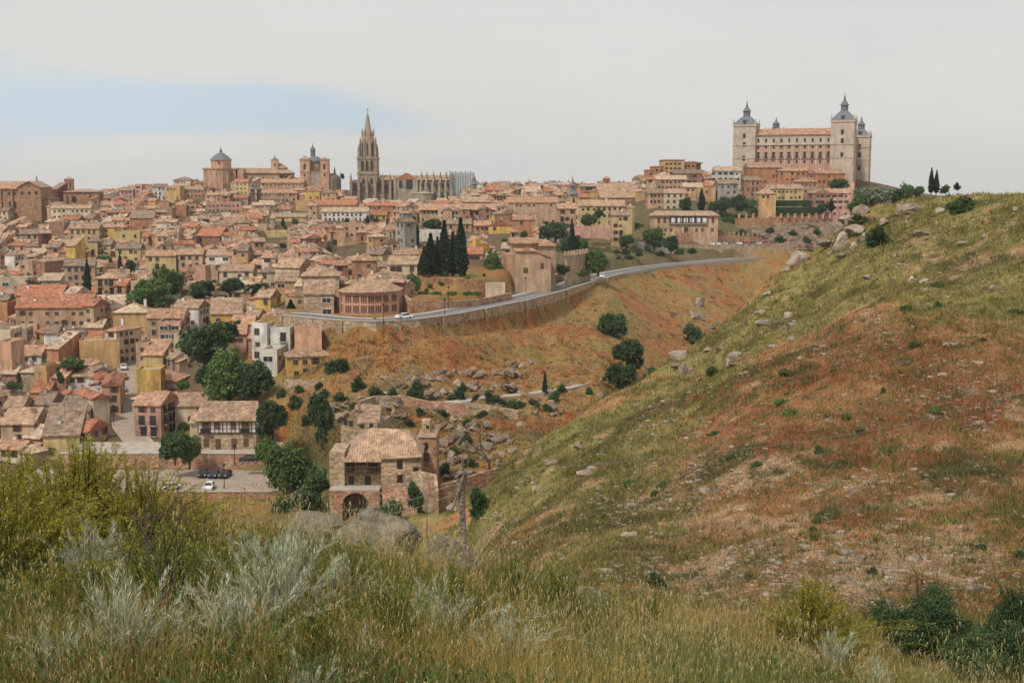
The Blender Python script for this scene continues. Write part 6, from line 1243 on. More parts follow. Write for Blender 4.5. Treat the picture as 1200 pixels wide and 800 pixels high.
for i, (px, yb, w_, h_) in enumerate(((421, 458, 20, 20), (441, 468, 28, 18), (461, 469, 16, 18), (487, 472, 28, 30), (541, 468, 20, 22), (573, 472, 18, 16), (559, 468, 12, 9), (609, 525, 18, 10), (400, 470, 20, 14), (436, 490, 12, 12), (650, 470, 18, 16), (659, 461, 14, 14), (432, 520, 12, 10), (520, 555, 22, 16), (508, 562, 16, 12), (600, 510, 20, 12), (583, 528, 18, 12), (545, 520, 20, 14), (610, 535, 18, 10), (420, 575, 20, 14), (350, 590, 30, 20), (330, 600, 34, 22), (395, 600, 26, 18), (380, 470, 20, 16), (345, 480, 22, 16), (360, 500, 20, 16), (330, 465, 16, 12), (440, 560, 14, 10), (520, 590, 20, 12), (500, 600, 22, 12), (470, 520, 14, 12), (455, 505, 14, 10), (690, 462, 12, 10), (530, 470, 14, 10), (505, 472, 14, 12), (555, 560, 14, 10), (590, 552, 16, 10), (415, 485, 20, 14), (428, 500, 18, 12), (480, 500, 18, 12), (492, 488, 16, 12), (520, 488, 18, 11), (548, 498, 16, 10), (566, 488, 18, 10), (530, 535, 22, 14), (552, 548, 22, 14), (572, 522, 16, 10), (600, 540, 20, 12), (625, 505, 18, 10), (640, 492, 16, 9), (512, 520, 16, 12), (450, 478, 16, 11), (375, 455, 14, 10), (350, 460, 16, 10))): T('bush0', px, yb, w_, h_, label=None)
T('cyp0', 638.5, 466, 6.5, 33, Y=285, label='small dark column cypress beside the pale path')
# ravine clump
T('broad1', 717, 398, 36, 42, Y=372, label='dark tree highest in the ravine clump'); T('broad3', 735, 435, 42, 44, Y=335, label='green tree in the middle of the ravine clump'); T('broad1', 727, 460, 42, 46, Y=300, label='darkest tree lowest in the ravine clump'); T('bush0', 762, 446, 20, 20, Y=290, label='round bush at the right foot of the ravine clump'); T('bush1', 747, 466, 20, 16, Y=280, label='small bush at the lower end of the ravine clump')
# cypress terrace
T('cyp0', 505, 323, 18, 50, Y=372, label='broad cypress, leftmost of the tall cypress group'); T('cyp1', 497, 322, 12, 34, Y=370, label='short cypress at the left foot of the tall group'); T('cyp1', 521, 324, 17, 66, Y=374, label='tall cypress in the middle of the group'); T('cyp0', 531, 323, 13, 52, Y=378, label='slightly shorter cypress between the two tallest ones'); T('cyp0', 540, 323, 18, 68, Y=376, label='tall cypress, rightmost of the group'); T('cyp1', 513, 322, 12, 45, Y=380, label='narrow cypress behind the left of the group')
T('cyp0', 454, 292, 7, 36, Y=500, label='thin cypress left of the dark garden trees in mid town'); T('cyp1', 467, 294, 9, 38, Y=500, label='second thin cypress of the mid-town garden'); T('broad1', 478, 292, 26, 28, Y=490, label='dark tree of the mid-town garden'); T('cyp0', 486, 290, 12, 36, Y=498, label='thick cypress of the mid-town garden'); T('broad3', 506, 272, 26, 18, Y=540, label='dark flat tree right of the mid-town cypresses'); T('broad1', 457, 302, 16, 18, Y=480, label='round dark tree at the foot of the thin mid-town cypress'); T('cyp1', 449, 292, 5, 24, Y=505, label='smallest cypress of the mid-town garden')
T('broad0', 576, 324, 26, 36, Y=400, label='bushy green garden tree right of the tall cypresses'); T('broad2', 590, 308, 20, 18, Y=430, label='light green tree behind the bushy garden tree'); T('bush1', 482, 340, 22, 26, Y=350, label='green shrub at the left end of the cypress terrace')
for i, px in enumerate((495, 512, 530, 548, 560)): T('bush1', px, 345, 16, 6, Y=350, label=None)
T('cyp0', 468, 365, 7, 32, Y=340, label='slim cypress between the school and the red garden wall')
# gardens left of the hospital
for px, yb, w_, h_, Y_, k_, lab in ((651, 281, 34, 28, 500, 'broad1', 'round dark tree, highest by the tan block'), (642, 282, 22, 20, 490, 'broad3', 'smaller dark tree at the left of the highest one'), (668, 302, 28, 34, 450, 'broad1', 'dark tree around the tall cypress by the church'), (670, 304, 9, 48, 445, 'cyp0', 'tall cypress rising out of the dark tree by the church'), (680, 296, 18, 22, 460, 'broad2', 'lighter tree right of the cypress by the church'), (701, 320, 29, 34, 440, 'broad0', 'big round green tree beside the road'),
    (660, 322, 17, 16, 412, 'broad1', 'small round tree against the pale crenellated wall'), (691, 265, 18, 18, 535, 'broad2', 'fan-like green tree before the red garden wall'), (702, 256, 14, 14, 540, 'broad1', 'dark spreading tree before the long yellow house'), (734, 291, 20, 18, 540, 'broad3', 'solitary green tree in the terraced garden'), (767, 291, 28, 30, 560, 'broad2', 'dense green tree at the left end of the long balconied building'), (786, 296, 20, 26, 555, 'broad1', 'dark pointed tree before the crenellated wall'), (745, 268, 24, 10, 575, 'bush1', 'flat green ivy bush right of the pink wall'), (685, 264, 12, 12, 530, 'broad1', 'small dark tree right of the slate-spired tower foot')): T(k_, px, yb, w_, h_, Y=Y_, label=lab)
for px, yb, w_ in ((675, 285, 14), (686, 287, 12), (708, 285, 12), (720, 287, 16), (732, 297, 14), (749, 299, 12), (722, 296, 10), (745, 294, 12), (758, 293, 12), (775, 299, 14), (797, 297, 16), (812, 296, 14), (738, 303, 14), (713, 293, 10), (725, 303, 7), (694, 283, 10), (668, 316, 12), (682, 322, 16)): T('bush0', px, yb, w_, w_ * .5, label=None, Y=480 + (305 - yb) * 4.5)
# trees under the fortress
for px, yb, w_, h_, k_, lab in ((803, 250, 15, 24, 'broad1', 'dark tree behind the roof of the long balconied building'), (822, 247, 9, 26, 'cyp0', 'columnar tree left of the dark tree row'), (838, 248, 16, 16, 'broad1', 'first low tree of the dark row under the grey house'), (850, 250, 20, 22, 'broad3', 'second tree of the dark row under the grey house'), (865, 249, 22, 26, 'broad1', 'tallest tree of the dark row under the grey house'), (880, 252, 16, 24, 'broad2', 'last tree of the dark row, beside the ochre pavilion'), (900, 250, 7, 14, 'cyp1', 'small cypress before the ochre pavilion'), (852, 273, 26, 26, 'broad2', 'rounded green tree right of the long balconied building'), (837, 270, 12, 20, 'broad0', 'small green tree against the long balconied building end'), (982, 221, 24, 14, 'broad0', 'round green tree below the far corner tower'), (964, 250, 16, 16, 'broad1', 'dark tree at the end of the hedges'), (974, 247, 8, 14, 'cyp0', 'small pointed tree at the end of the hedges')): T(k_, px, yb, w_, h_, Y=634 if yb > 245 else 655, label=lab)
T('olive', 1024, 250, 46, 42, Y=400, label='large silvery grey-green tree on the ridge right of the fortress'); T('broad0', 1003, 250, 28, 22, Y=395, label='green bush-like tree left of the silvery tree'); T('broad1', 1050, 240, 18, 24, Y=420, label='dark purple-green tree right of the silvery tree'); T('broad2', 1062, 236, 16, 26, Y=420, label='airy green tree on the ridge'); T('broad3', 1076, 232, 14, 16, Y=420, label='small tree on the ridge left of the twin cypresses')
T('cyp0', 1091, 226, 7, 30, Y=330, label='left cypress of the tall pair on the ridge'); T('cyp1', 1097, 226, 7, 27, Y=332, label='right cypress of the tall pair on the ridge'); T('bush0', 1108, 224, 16, 10, Y=200, label='low dark bush on the ridge right of the cypress pair'); T('bush0', 1122, 220, 9, 9, Y=190, label='tiny dark bush on the ridge line')
T('broad1', 990, 262, 20, 14, Y=300, label='dark bush behind the rocks at the shoulder of the hill'); T('cyp1', 1014, 247, 4, 16, Y=330, label='thin young cypress before the silvery tree')
T('broad1', 330, 208, 8, 5, Y=925, label='tiny dark tree on the far ridge'); T('broad3', 336, 209, 6, 4, Y=930, label='smaller tree on the far ridge'); T('broad1', 401, 210, 6, 9, Y=930, label='tiny tree left of the cathedral tower')
# scattered small town trees without a story of their own
for i in range(80):
    for _ in range(60):
        px, py = rng.uniform(5, 640), rng.uniform(245, 345); p = hit(px, py, 260)
        if seg_d(p.x, p.y, ROADX) > 12 and min(math.hypot(fx - p.x, fy - p.y) - fr for fx, fy, fr in FOOT) > 1.5: break
    else: continue
    T(rng.choice(['broad1', 'broad3', 'cyp0', 'broad2']), px, py, rng.uniform(5, 10), rng.uniform(6, 12), Y=p.y)
for px, yb, w_, h_ in ((105, 440, 24, 10), (125, 437, 22, 10), (205, 430, 22, 14), (215, 455, 20, 12), (228, 470, 24, 14), (243, 492, 26, 12), (262, 488, 30, 14), (285, 492, 24, 14), (198, 470, 14, 9), (60, 430, 12, 9), (8, 470, 16, 8), (215, 505, 20, 14)): T(rng.choice(['bush0', 'bush1']), px, yb, w_, h_)
for px, yb, w_, h_ in ((868, 275, 14, 8), (885, 280, 12, 8), (902, 272, 14, 7), (915, 283, 16, 9), (930, 275, 12, 7), (945, 284, 14, 9), (958, 274, 12, 8), (893, 290, 10, 7), (862, 284, 10, 8)): T('bush0', px, yb, w_, h_, Y=612)
# hedges
def hedge(px0, px1, ytop, hpx, Y, label):
    a, b = at(px0, ytop + hpx, Y), at(px1, ytop + hpx, Y); o = link('hedge', HEDGE); o.location = ((a.x + b.x) / 2, Y, a.z); o.scale = ((b.x - a.x) / 2, 2.0, hpx * Y / F); tag(o, label, 'hedge')
hedge(908, 950, 235, 7, 640, 'upper clipped hedge below the pale cream house'); hedge(903, 962, 243, 9, 634, 'long lower clipped hedge behind the pillared wall'); hedge(885, 904, 246, 5, 634, 'short hedge before the ochre pavilion')
# hill bushes
HB = [(1125, 248, 40, 21, 'dark spreading bush near the hilltop'), (1030, 288, 32, 26, 'dark bush among the big shoulder rocks'), (1008, 262, 30, 12, 'flat dark shrub on top of the shoulder rocks'), (812, 403, 38, 26, 'dark green bush among the edge boulders'), (836, 440, 20, 14, 'small round bush below the pale boulders'), (562, 606, 36, 42, 'dense dark holm oak bush beside the weathered post'), (1010, 508, 18, 8, 'low grey-green tuft in the middle of the orange hillside'), (768, 690, 32, 26, 'bright green bush in the dip behind the tall grass')]
for px, yb, w_, h_, lab in HB: T('bush0', px, yb, w_, h_, label=lab, y0=24, sink=.1)
T('bushfine', 1078, 758, 125, 74, Y=34, label='large dark holly oak in the hollow at lower right', sink=.0); T('bushfine', 1192, 775, 80, 115, Y=33, label='tall dark bush cut by the right picture edge', sink=0); T('bushfine', 1150, 785, 110, 66, Y=32, label='low dark bush between the two big ones at lower right', sink=0)
for i in range(46):
    px, py = rng.uniform(650, 1195), rng.uniform(330, 700)
    if py < 600 - (px - 550) * .62 + 40: continue
    p = hit(px, py, 24)
    if p.y < 190: T(rng.choice(['bush0', 'bush1', 'bush1']), px, py, rng.uniform(10, 26), rng.uniform(6, 12), Y=p.y, sink=.05)
un = [(e, px, py, {'b': 'small dark tree', 'c': 'small cypress', 'o': 'olive tree'}[k[0]] if not k.startswith('bush') else ('dark green shrub' if k == 'bush0' else 'mid green shrub')) for e, px, py, k, lab in TREES if lab is None]
LANDM2 = LANDM; LANDM = LANDM + [('the pale path', 640, 465), ('the rocky gully', 560, 500), ('the edge boulders', 825, 410), ('the scree on the hill', 1000, 580), ('the bare patch at the hill foot', 1100, 660), ('the post', 545, 590), ('the middle of the hillside', 950, 470), ('the hilltop boulders', 1070, 330)]
autolabel(un, None); LANDM = LANDM2
for e, px, py, k, lab in TREES: e['group'] = 'trees and shrubs of the hillsides'
# ------------------------------------------------------------------ rocks
def rock_mesh(seed, flat=.6):
    import bmesh
    bm = bmesh.new(); bmesh.ops.create_icosphere(bm, subdivisions=3, radius=1); r_ = random.Random(seed)
    pl = [(Vector((r_.gauss(0, 1), r_.gauss(0, 1), r_.gauss(0, 1))).normalized(), r_.uniform(.38, .78)) for _ in range(15)]
    for v in bm.verts:
        c = v.co
        for n_, d in pl:
            k = c.dot(n_)
            if k > d: c -= n_ * (k - d) * .98
        c *= 1 + .16 * (float(fbm(c.x * 3 + seed, c.y * 3 + c.z * 5, 1.0, 3, seed)) - .5) * 2
        c.z *= flat; v.co = c
    me = bpy.data.meshes.new('rock'); bm.to_mesh(me); bm.free(); return me
RK = [rock_mesh(i, (.55, .7, .5, .8, .6, .65)[i]) for i in range(6)]
for i, me in enumerate(RK): me.materials.append(MATS['pale rock' if i % 2 else 'rock'])
ROCKS = []
def rock(px, py, wpx, hr=.6, label=None, y0=24, sink=.35, Y=None, tilt=.2, v=None):
    p = at(px, py, Y) if Y else hit(px, py, y0); w_ = wpx * p.y / F / 2 * 1.1; i = rng.randrange(6) if v is None else v
    o = link('boulder', RK[i]); o.location = (p.x, p.y, p.z + w_ * hr * (1 - sink) * .4); o.scale = (w_, w_ * rng.uniform(.7, 1.1), w_ * hr / .62); o.rotation_euler = (rng.uniform(-tilt, tilt), rng.uniform(-tilt, tilt), rng.uniform(0, 6.28)); tag(o, label, 'boulder', 'boulders on the hillside'); ROCKS.append((o, px, py)); return o
for px, py, w_, hr, lab in ((1067, 248, 32, .4, 'flat tan boulder on the ridge'), (1010, 250, 26, .5, 'rounded tan boulder at the top of the shoulder outcrop'), (990, 262, 34, .55, 'large tan slab on the left of the shoulder outcrop'), (1003, 275, 30, .6, 'cracked brown boulder in the shoulder outcrop'), (985, 292, 26, 1.0, 'tall reddish boulder at the lower left of the outcrop'), (1000, 292, 14, .8, 'small tan block beside the tall reddish boulder'), (972, 300, 12, .9, 'dark block at the foot of the outcrop'),
    (1076, 277, 24, .5, 'dark-sided boulder on the grassy shoulder'), (1103, 250, 20, .5, 'brown boulder left of the hilltop bush'), (1139, 218, 13, .7, 'rounded reddish rock on the skyline, left of two'), (1157, 220, 11, .6, 'smaller rounded rock on the skyline, right of two'), (1190, 248, 16, .5, 'flat grey rock near the right picture edge'), (934, 311, 30, .8, 'large grey-brown boulder on the shoulder edge'), (922, 318, 16, .6, 'small block left of the shoulder-edge boulder'), (1153, 280, 14, .4, 'flat pale rock below the bare patch'),
    (1018, 327, 18, .45, 'dark flat boulder on the green slope'), (1068, 331, 14, .7, 'rounded grey boulder, left of a close pair'), (1084, 331, 18, .4, 'flat tan boulder, right of a close pair'), (1163, 339, 14, .5, 'lone dark boulder at right'), (898, 380, 28, .35, 'long pale slab among the pale boulders'), (925, 372, 20, .45, 'pale rounded boulder right of the long slab'), (891, 368, 14, .7, 'upright pale boulder above the long slab'), (928, 382, 18, .5, 'grey boulder below the pale rounded one'), (900, 346, 14, .5, 'small dark boulder on the green edge'),
    (820, 358, 22, .7, 'dark boulder topmost on the hill edge'), (818, 375, 22, .8, 'craggy dark boulder beside the edge bush'), (834, 385, 20, .6, 'pale boulder right of the edge bush'), (797, 420, 36, .55, 'large pale boulder on the hill edge'), (800, 440, 20, 1.0, 'upright reddish boulder with a split face'), (808, 436, 12, .8, 'rounded light boulder right of the split one'), (830, 412, 18, .5, 'flat boulder below the edge bush'), (858, 422, 28, .5, 'big pale boulder right of the edge group'), (846, 410, 16, .5, 'small boulder above the big pale one'),
    (680, 526, 18, .5, 'half-buried boulder on the grassy hill tip'), (688, 556, 26, .45, 'flat brown boulder on the lower hill tip'), (645, 544, 22, .35, 'pale slab on the lower hill tip'), (620, 560, 12, .6, 'small pale rock near the holm oak bush'), (628, 574, 14, .5, 'small grey rock near the holm oak bush'), (530, 600, 24, .8, 'dark boulder at the foot of the weathered post'), (748, 475, 14, .4, 'low pale boulder at the hill edge'), (762, 478, 10, .5, 'tiny pale boulder at the hill edge'), (1055, 610, 16, .4, 'flat stone in the scree')): rock(px, py, w_, hr, lab, v={1.0: 3}.get(hr))
# rocky cliff below the fortress garden, and the outcrops of the gully
def cliff(name, px0, px1, y0, y1, Y0, Y1, label, m, n=60, amp_=3.0, seed=3):
    A = n; Bn = max(8, n // 3); V = []; 
    for i in range(A):
        for j in range(Bn):
            u, v = i / (A - 1), j / (Bn - 1); px = px0 + (px1 - px0) * u; yt = y0(u); yb = y1(u); Yd = Y1 + (Y0 - Y1) * v
            p = at(px, yt + (yb - yt) * v, Yd); d = float(fbm(p.x + 7 * j * 0, p.z * 2.2 + p.x * .25, 6, 4, seed)) - .5; q_ = abs(float(fbm(p.x * .6, p.z * .9, 3.2, 3, seed + 5)) - .5)
            edge = min(1, 4 * min(u, 1 - u) + .2) * min(1, 5 * v + .15)
            V.append((p.x, p.y + (d * 2.4 + q_ * 2.2) * amp_ * edge * -1, p.z + .3 * d * amp_ * (v > .02)))
    Fq = [(i * Bn + j, (i + 1) * Bn + j, (i + 1) * Bn + j + 1, i * Bn + j + 1) for i in range(A - 1) for j in range(Bn - 1)]
    me = npmesh(name, V, Fq, [m]); return tag(link(name, me), label, 'cliff')
cliff('cliff', 838, 985, lambda u: 262 - 4 * u, lambda u: 284 + 12 * u, 614, 632, 'brown rocky cliff face below the pillared garden wall', 'cliff', 150, 2.6)
def outcrop_mesh(seed):
    r_ = random.Random(seed); V, Fq, mi_, o = [], [], [], 0
    for i in range(7):
        me = RK[r_.randrange(6)]; a = r_.uniform(0, 6.28); sx, sy, sz = r_.uniform(.3, .62), r_.uniform(.3, .6), r_.uniform(.35, .8); M = Matrix.Translation((r_.uniform(-.65, .65), r_.uniform(-.3, .3), r_.uniform(-.1, .25))) @ Matrix.Rotation(a, 4, 'Z') @ Matrix.Rotation(r_.uniform(-.6, .6), 4, 'X') @ Matrix.Diagonal((sx, sy, sz, 1))
        V += [tuple(M @ v.co) for v in me.vertices]; q = [tuple(o + k for k in p.vertices) for p in me.polygons]; Fq += q; mi_ += [r_.randrange(2)] * len(q); o += len(me.vertices)
    m2 = bpy.data.meshes.new('outcrop'); m2.from_pydata(V, [], Fq); [m2.materials.append(MATS[k]) for k in ('rock', 'cliff')]; m2.polygons.foreach_set('material_index', mi_); m2.update(); return m2
OC = [outcrop_mesh(200 + i) for i in range(5)]; OUTS = []
def outcrop(px, py, wpx, y0, label=None, hz=1.0):
    p = hit(px, py, y0); w_ = wpx * p.y / F / 2; o = link('rock_outcrop', OC[rng.randrange(5)]); o.location = p; o.scale = (w_ * 1.1, w_ * 1.1, w_ * hz); o.rotation_euler = (0, 0, rng.uniform(-.6, .6)); tag(o, label, 'rock outcrop', 'rock outcrops of the gorge'); OUTS.append((o, px, py)); return o
def gullyrocks():
    spots = [(588, 438, 24), (600, 430, 18), (612, 432, 16), (606, 441, 14), (596, 426, 12), (621, 427, 12), (520, 440, 20), (532, 437, 14), (552, 442, 26), (566, 440, 16), (508, 447, 22), (495, 452, 26), (480, 446, 14), (545, 455, 30), (525, 462, 20), (570, 460, 18), (505, 465, 22), (590, 456, 26), (610, 462, 14), (560, 500, 26), (545, 508, 30), (575, 512, 24), (590, 520, 26), (530, 520, 28), (555, 528, 34), (515, 530, 22), (575, 536, 26), (540, 540, 30), (600, 530, 16), (520, 503, 18), (500, 512, 16), (535, 494, 18), (510, 545, 22), (590, 545, 18), (455, 480, 30), (470, 490, 22), (395, 480, 26), (405, 492, 22), (640, 480, 20), (652, 486, 18), (628, 486, 16), (645, 472, 12), (705, 465, 16), (500, 485, 20), (612, 500, 14), (450, 445, 14), (470, 455, 18), (560, 556, 22), (530, 560, 20)]
    for i, (px, py, w_) in enumerate(spots): (outcrop if w_ > 17 else (lambda a, b, c, d: rock(a, b, c, rng.uniform(.5, .8), None, y0=d, tilt=.5)))(px, py, w_ * (1.25 if w_ > 17 else .9), 190 if px < 620 else 215)
    for px, py, w_ in ((985, 268, 40), (1005, 262, 34), (1018, 280, 30), (975, 286, 36), (992, 300, 26), (1040, 262, 26), (818, 372, 26), (800, 430, 30), (862, 428, 26), (1062, 252, 30)): outcrop(px, py, w_, 60, hz=.8)
gullyrocks()
k_ = 0
while k_ < 36:
    px, py = rng.uniform(600, 1195), rng.uniform(340, 690)
    if py < 600 - (px - 550) * .62 + 30: continue
    p = hit(px, py, 26)
    if p.y < 190: rock(px, py, rng.uniform(5, 11), rng.uniform(.4, .7), None, Y=p.y); k_ += 1
LANDM = LANDM2 + [('the pale path', 640, 465), ('the ramp', 535, 478), ('the mill house', 450, 540), ('the bare slope tree', 570, 530), ('the edge boulders', 825, 410), ('the scree on the hill', 1000, 580), ('the bare patch at the hill foot', 1100, 660), ('the post', 545, 590), ('the middle of the hillside', 950, 470), ('the hilltop boulders', 1070, 330), ('the green grassy tip', 680, 600)]
autolabel([(o, px, py, 'craggy brown rock outcrop') for o, px, py in OUTS], None)
autolabel([(o, px, py, 'small weathered boulder' if o.scale[0] < .6 else 'weathered tan boulder') for o, px, py in ROCKS if 'label' not in o.keys() or not o['label']], None); LANDM = LANDM2
# loose stones on the hill: one mass
def scatter(n, pxr, pyr, y0, fn):
    out = []; tries = 0
    while len(out) < n and tries < n * 12:
        tries += 1; px, py = rng.uniform(*pxr), rng.uniform(*pyr); 
        if rng.random() > fn(px, py): continue
        out.append((px, py))
    return out
def hitv(px, py, y0=22.0, y1=400.0, n=620):                # vectorised ray/ground meeting
    px, py = np.asarray(px, float), np.asarray(py, float); b = (400 - py) / F; s = ((px - 600) / F) / (CP + b * SP); e = (-SP + b * CP) / (CP + b * SP)
    Ys = np.exp(np.linspace(math.log(y0), math.log(y1), n)); done = np.zeros(px.shape, bool); Yo = np.full(px.shape, y1)
    for Y_ in Ys:
        Yv = np.full(px.shape, Y_); m = (~done) & (tzv(s * Yv, Yv) >= e * Yv); Yo[m] = Y_; done |= m
    return s * Yo, Yo, tzv(s * Yo, Yo), done
ico = None
def small_rocks():
    n = 60000; px = nr.uniform(560, 1290, n); py = nr.uniform(225, 760, n)
    X_, Y_, Z_, ok = hitv(px, py); s = blob(px, py, 1000, 640, 300, 100) + .8 * blob(px, py, 870, 570, 150, 80) + .6 * blob(px, py, 1130, 300, 130, 50) + .5 * blob(px, py, 1150, 480, 120, 70) + .35 * blob(px, py, 950, 400, 120, 40) + .10
    keep = ok & (Y_ < 188) & (Y_ > 26) & (nr.uniform(0, 1, n) < s * np.clip((fbm(X_, Y_, 5, 3, 88) - .33) * 3.2, .06, 1)); X_, Y_, Z_ = X_[keep], Y_[keep], Z_[keep]; m = len(X_)
    r = nr.lognormal(-2.95, .55, m) * (Y_ / 55) ** .55; t = (1 + 5 ** .5) / 2
    V0 = np.array([(-1, t, 0), (1, t, 0), (-1, -t, 0), (1, -t, 0), (0, -1, t), (0, 1, t), (0, -1, -t), (0, 1, -t), (t, 0, -1), (t, 0, 1), (-t, 0, -1), (-t, 0, 1)]) / 1.9
    F0 = np.array([(0, 11, 5), (0, 5, 1), (0, 1, 7), (0, 7, 10), (0, 10, 11), (1, 5, 9), (5, 11, 4), (11, 10, 2), (10, 7, 6), (7, 1, 8), (3, 9, 4), (3, 4, 2), (3, 2, 6), (3, 6, 8), (3, 8, 9), (4, 9, 5), (2, 4, 11), (6, 2, 10), (8, 6, 7), (9, 8, 1)])
    V = V0[None] * nr.uniform(.65, 1.3, (m, 12, 1)); a = nr.uniform(0, 6.28, m); c, s_ = np.cos(a)[:, None], np.sin(a)[:, None]; V = np.stack([V[..., 0] * c - V[..., 1] * s_, V[..., 0] * s_ + V[..., 1] * c, V[..., 2] * .6], -1) * np.stack([r * nr.uniform(.8, 1.5, m), r, r * .8], -1)[:, None, :]
    V += np.stack([X_, Y_, Z_ + r * .12], -1)[:, None, :]; Fq = F0[None] + (np.arange(m) * 12)[:, None, None]
    me = npmesh('scree', V.reshape(-1, 3), Fq.reshape(-1, 3), ['rock', 'pale rock'], np.repeat(nr.integers(0, 2, m), 20), k=3); tag(link('scree', me), 'loose stones and scree scattered over the hillside', 'stones', kind='stuff'); print('stones', m)
small_rocks()
# ------------------------------------------------------------------ cars
for nme, c in (('white', (.75, .75, .74)), ('silver', (.42, .44, .46)), ('black', (.015, .015, .018)), ('dark blue', (.02, .03, .06)), ('red', (.30, .03, .02)), ('grey', (.14, .15, .16))): material('paint ' + nme, c, rough=.25, var=.05, spec=.6)
material('tyre', (.02, .02, .02), rough=.8); material('lamp glass', (.7, .7, .65), rough=.2); material('tail lamp', (.35, .02, .02), rough=.3)
CARP = {}
def car_parts(col):
    if col in CARP: return CARP[col]
    L_, W_ = 2.1, .86; pr = [(-L_, .35), (-L_, .78), (-1.95, .92), (-1.2, .98), (-.55, 1.42), (.75, 1.46), (1.55, 1.02), (2.02, .92), (L_, .7), (L_, .35)]
    q = MB(); n = len(pr)
    def w_(z): return W_ if z < 1.0 else W_ * .80
    vs = [(-w_(z), y, z) for y, z in pr] + [(w_(z), y, z) for y, z in pr]; q.add(vs, [tuple(range(n)), tuple(range(n, 2 * n))[::-1]] + [((i + 1) % n, i, n + i, n + (i + 1) % n) for i in range(n)], 'paint ' + col)
    parts = [('body', q)]
    for s_ in (-1, 1):
        g = MB(); x = s_ * (W_ * .9 + .02); g.add([(s_ * W_ * .985, -1.05, 1.0), (s_ * W_ * .985, 1.4, 1.02), (s_ * W_ * .835, .7, 1.38), (s_ * W_ * .835, -.5, 1.36)], [(0, 1, 2, 3) if s_ > 0 else (3, 2, 1, 0)], 'window'); parts.append(('window', g))
    parts.append(('windscreen', MB().add([(-.72, -1.2, 1.0), (.72, -1.2, 1.0), (.62, -.6, 1.405), (-.62, -.6, 1.405)], [(0, 1, 2, 3)], 'window')))
    parts.append(('rear_window', MB().add([(-.72, 1.53, 1.055), (.72, 1.53, 1.055), (.62, .84, 1.435), (-.62, .84, 1.435)], [(3, 2, 1, 0)], 'window')))
    for x in (-.78, .78):
        for y in (-1.3, 1.3): parts.append(('wheel', MB().tube((x - .1, y, .32), (x + .1, y, .32), .32, .32, 'tyre', 12).tube((x - .115, y, .32), (x + .115, y, .32), .17, .17, 'steel', 8)))
        parts.append(('headlight', MB().box(x * .82 - .16, x * .82 + .16, -2.12, -2.05, .68, .82, 'lamp glass'))); parts.append(('tail_light', MB().box(x * .85 - .12, x * .85 + .12, 2.06, 2.13, .68, .86, 'tail lamp')))
    out = []
    for nm, m in parts: o = m.build(nm); out.append((nm, o.data)); bpy.data.objects.remove(o)
    CARP[col] = out; return out
def car(p, yaw, col, label, group='cars of the town'):
    e = empty('car', p, math.radians(yaw), label, 'car', group)
    for nm, me in car_parts(col): link(nm, me, e)
    return e
def on_lot(px, py, zl): return at(px, py, zl / e_of(py))
for px, py, yaw, col, lab in ((238.5, 558, 5, 'black', 'black car, leftmost of the dark three under the terrace wall'), (251, 558.5, 0, 'dark blue', 'dark blue car, middle of the dark three under the terrace wall'), (264, 558.5, -5, 'black', 'black car, rightmost of the dark three under the terrace wall'), (245, 573, 4, 'white', 'white car in the middle of the car park'), (199, 574, -40, 'white', 'white car partly hidden by the broom at the car park')): car(on_lot(px, py, LOTZ) + Vector((0, 0, .02)), yaw, col, lab)
car(on_lot(293, 541.5, -55.3) + Vector((0, 0, .02)), 90, 'black', 'dark car parked in front of the timbered house')
for i, (f, col, lab) in enumerate(((.36, 'black', 'black car, lowest in the street'), (.53, 'silver', 'silver car parked above the black one in the street'), (.63, 'red', 'small dark red car in the street'), (.72, 'white', 'white car highest in the street'))):
    n = len(STREET) - 1; a = int(f * n); p = STREET[a].lerp(STREET[a + 1], f * n - a); d = STREET[a + 1] - STREET[a]; car(p + Vector((-1.0, 0, .06)), math.degrees(math.atan2(-d.x, d.y)), col, lab)
def road_pt(px, off):
    i = max(j for j in range(len(ROADP) - 1) if ROADP[j][0] <= px); t = (px - ROADP[i][0]) / (ROADP[i + 1][0] - ROADP[i][0]); d = ROAD[i + 1] - ROAD[i]; n = Vector((d.y, -d.x, 0)).normalized(); return ROAD[i].lerp(ROAD[i + 1], t) + n * off + Vector((0, 0, .02)), math.degrees(math.atan2(-d.x, d.y))
p, a = road_pt(557, -1.6); car(p, a, 'white', 'white car driving on the road below the red garden wall'); p, a = road_pt(781, 1.6); car(p, a, 'white', 'white car driving on the far stretch of the road')
for i, (px, col) in enumerate(((834, 'white'), (841, 'white'), (849, 'silver'), (857, 'grey'), (866, 'white'), (874, 'red'), (882, 'black'), (889, 'silver'), (897, 'red'))): car(at(px, 286, 600 + i * .8) * 1.0, 8 + (i % 3) * 3, col, ['white car parked nearest the red gate', 'second white car beside the red gate', 'silver car, third from the red gate', 'grey car, fourth from the red gate', 'white car, fifth from the red gate', 'red car in the middle under the crenellated wall', 'black car under the crenellated wall', 'silver car near the cliff end of the wall', 'red car nearest the cliff'][i]).location.z = -26.58
car(at(748, 288, 560), 80, 'silver', 'silver car parked at the terraced garden')
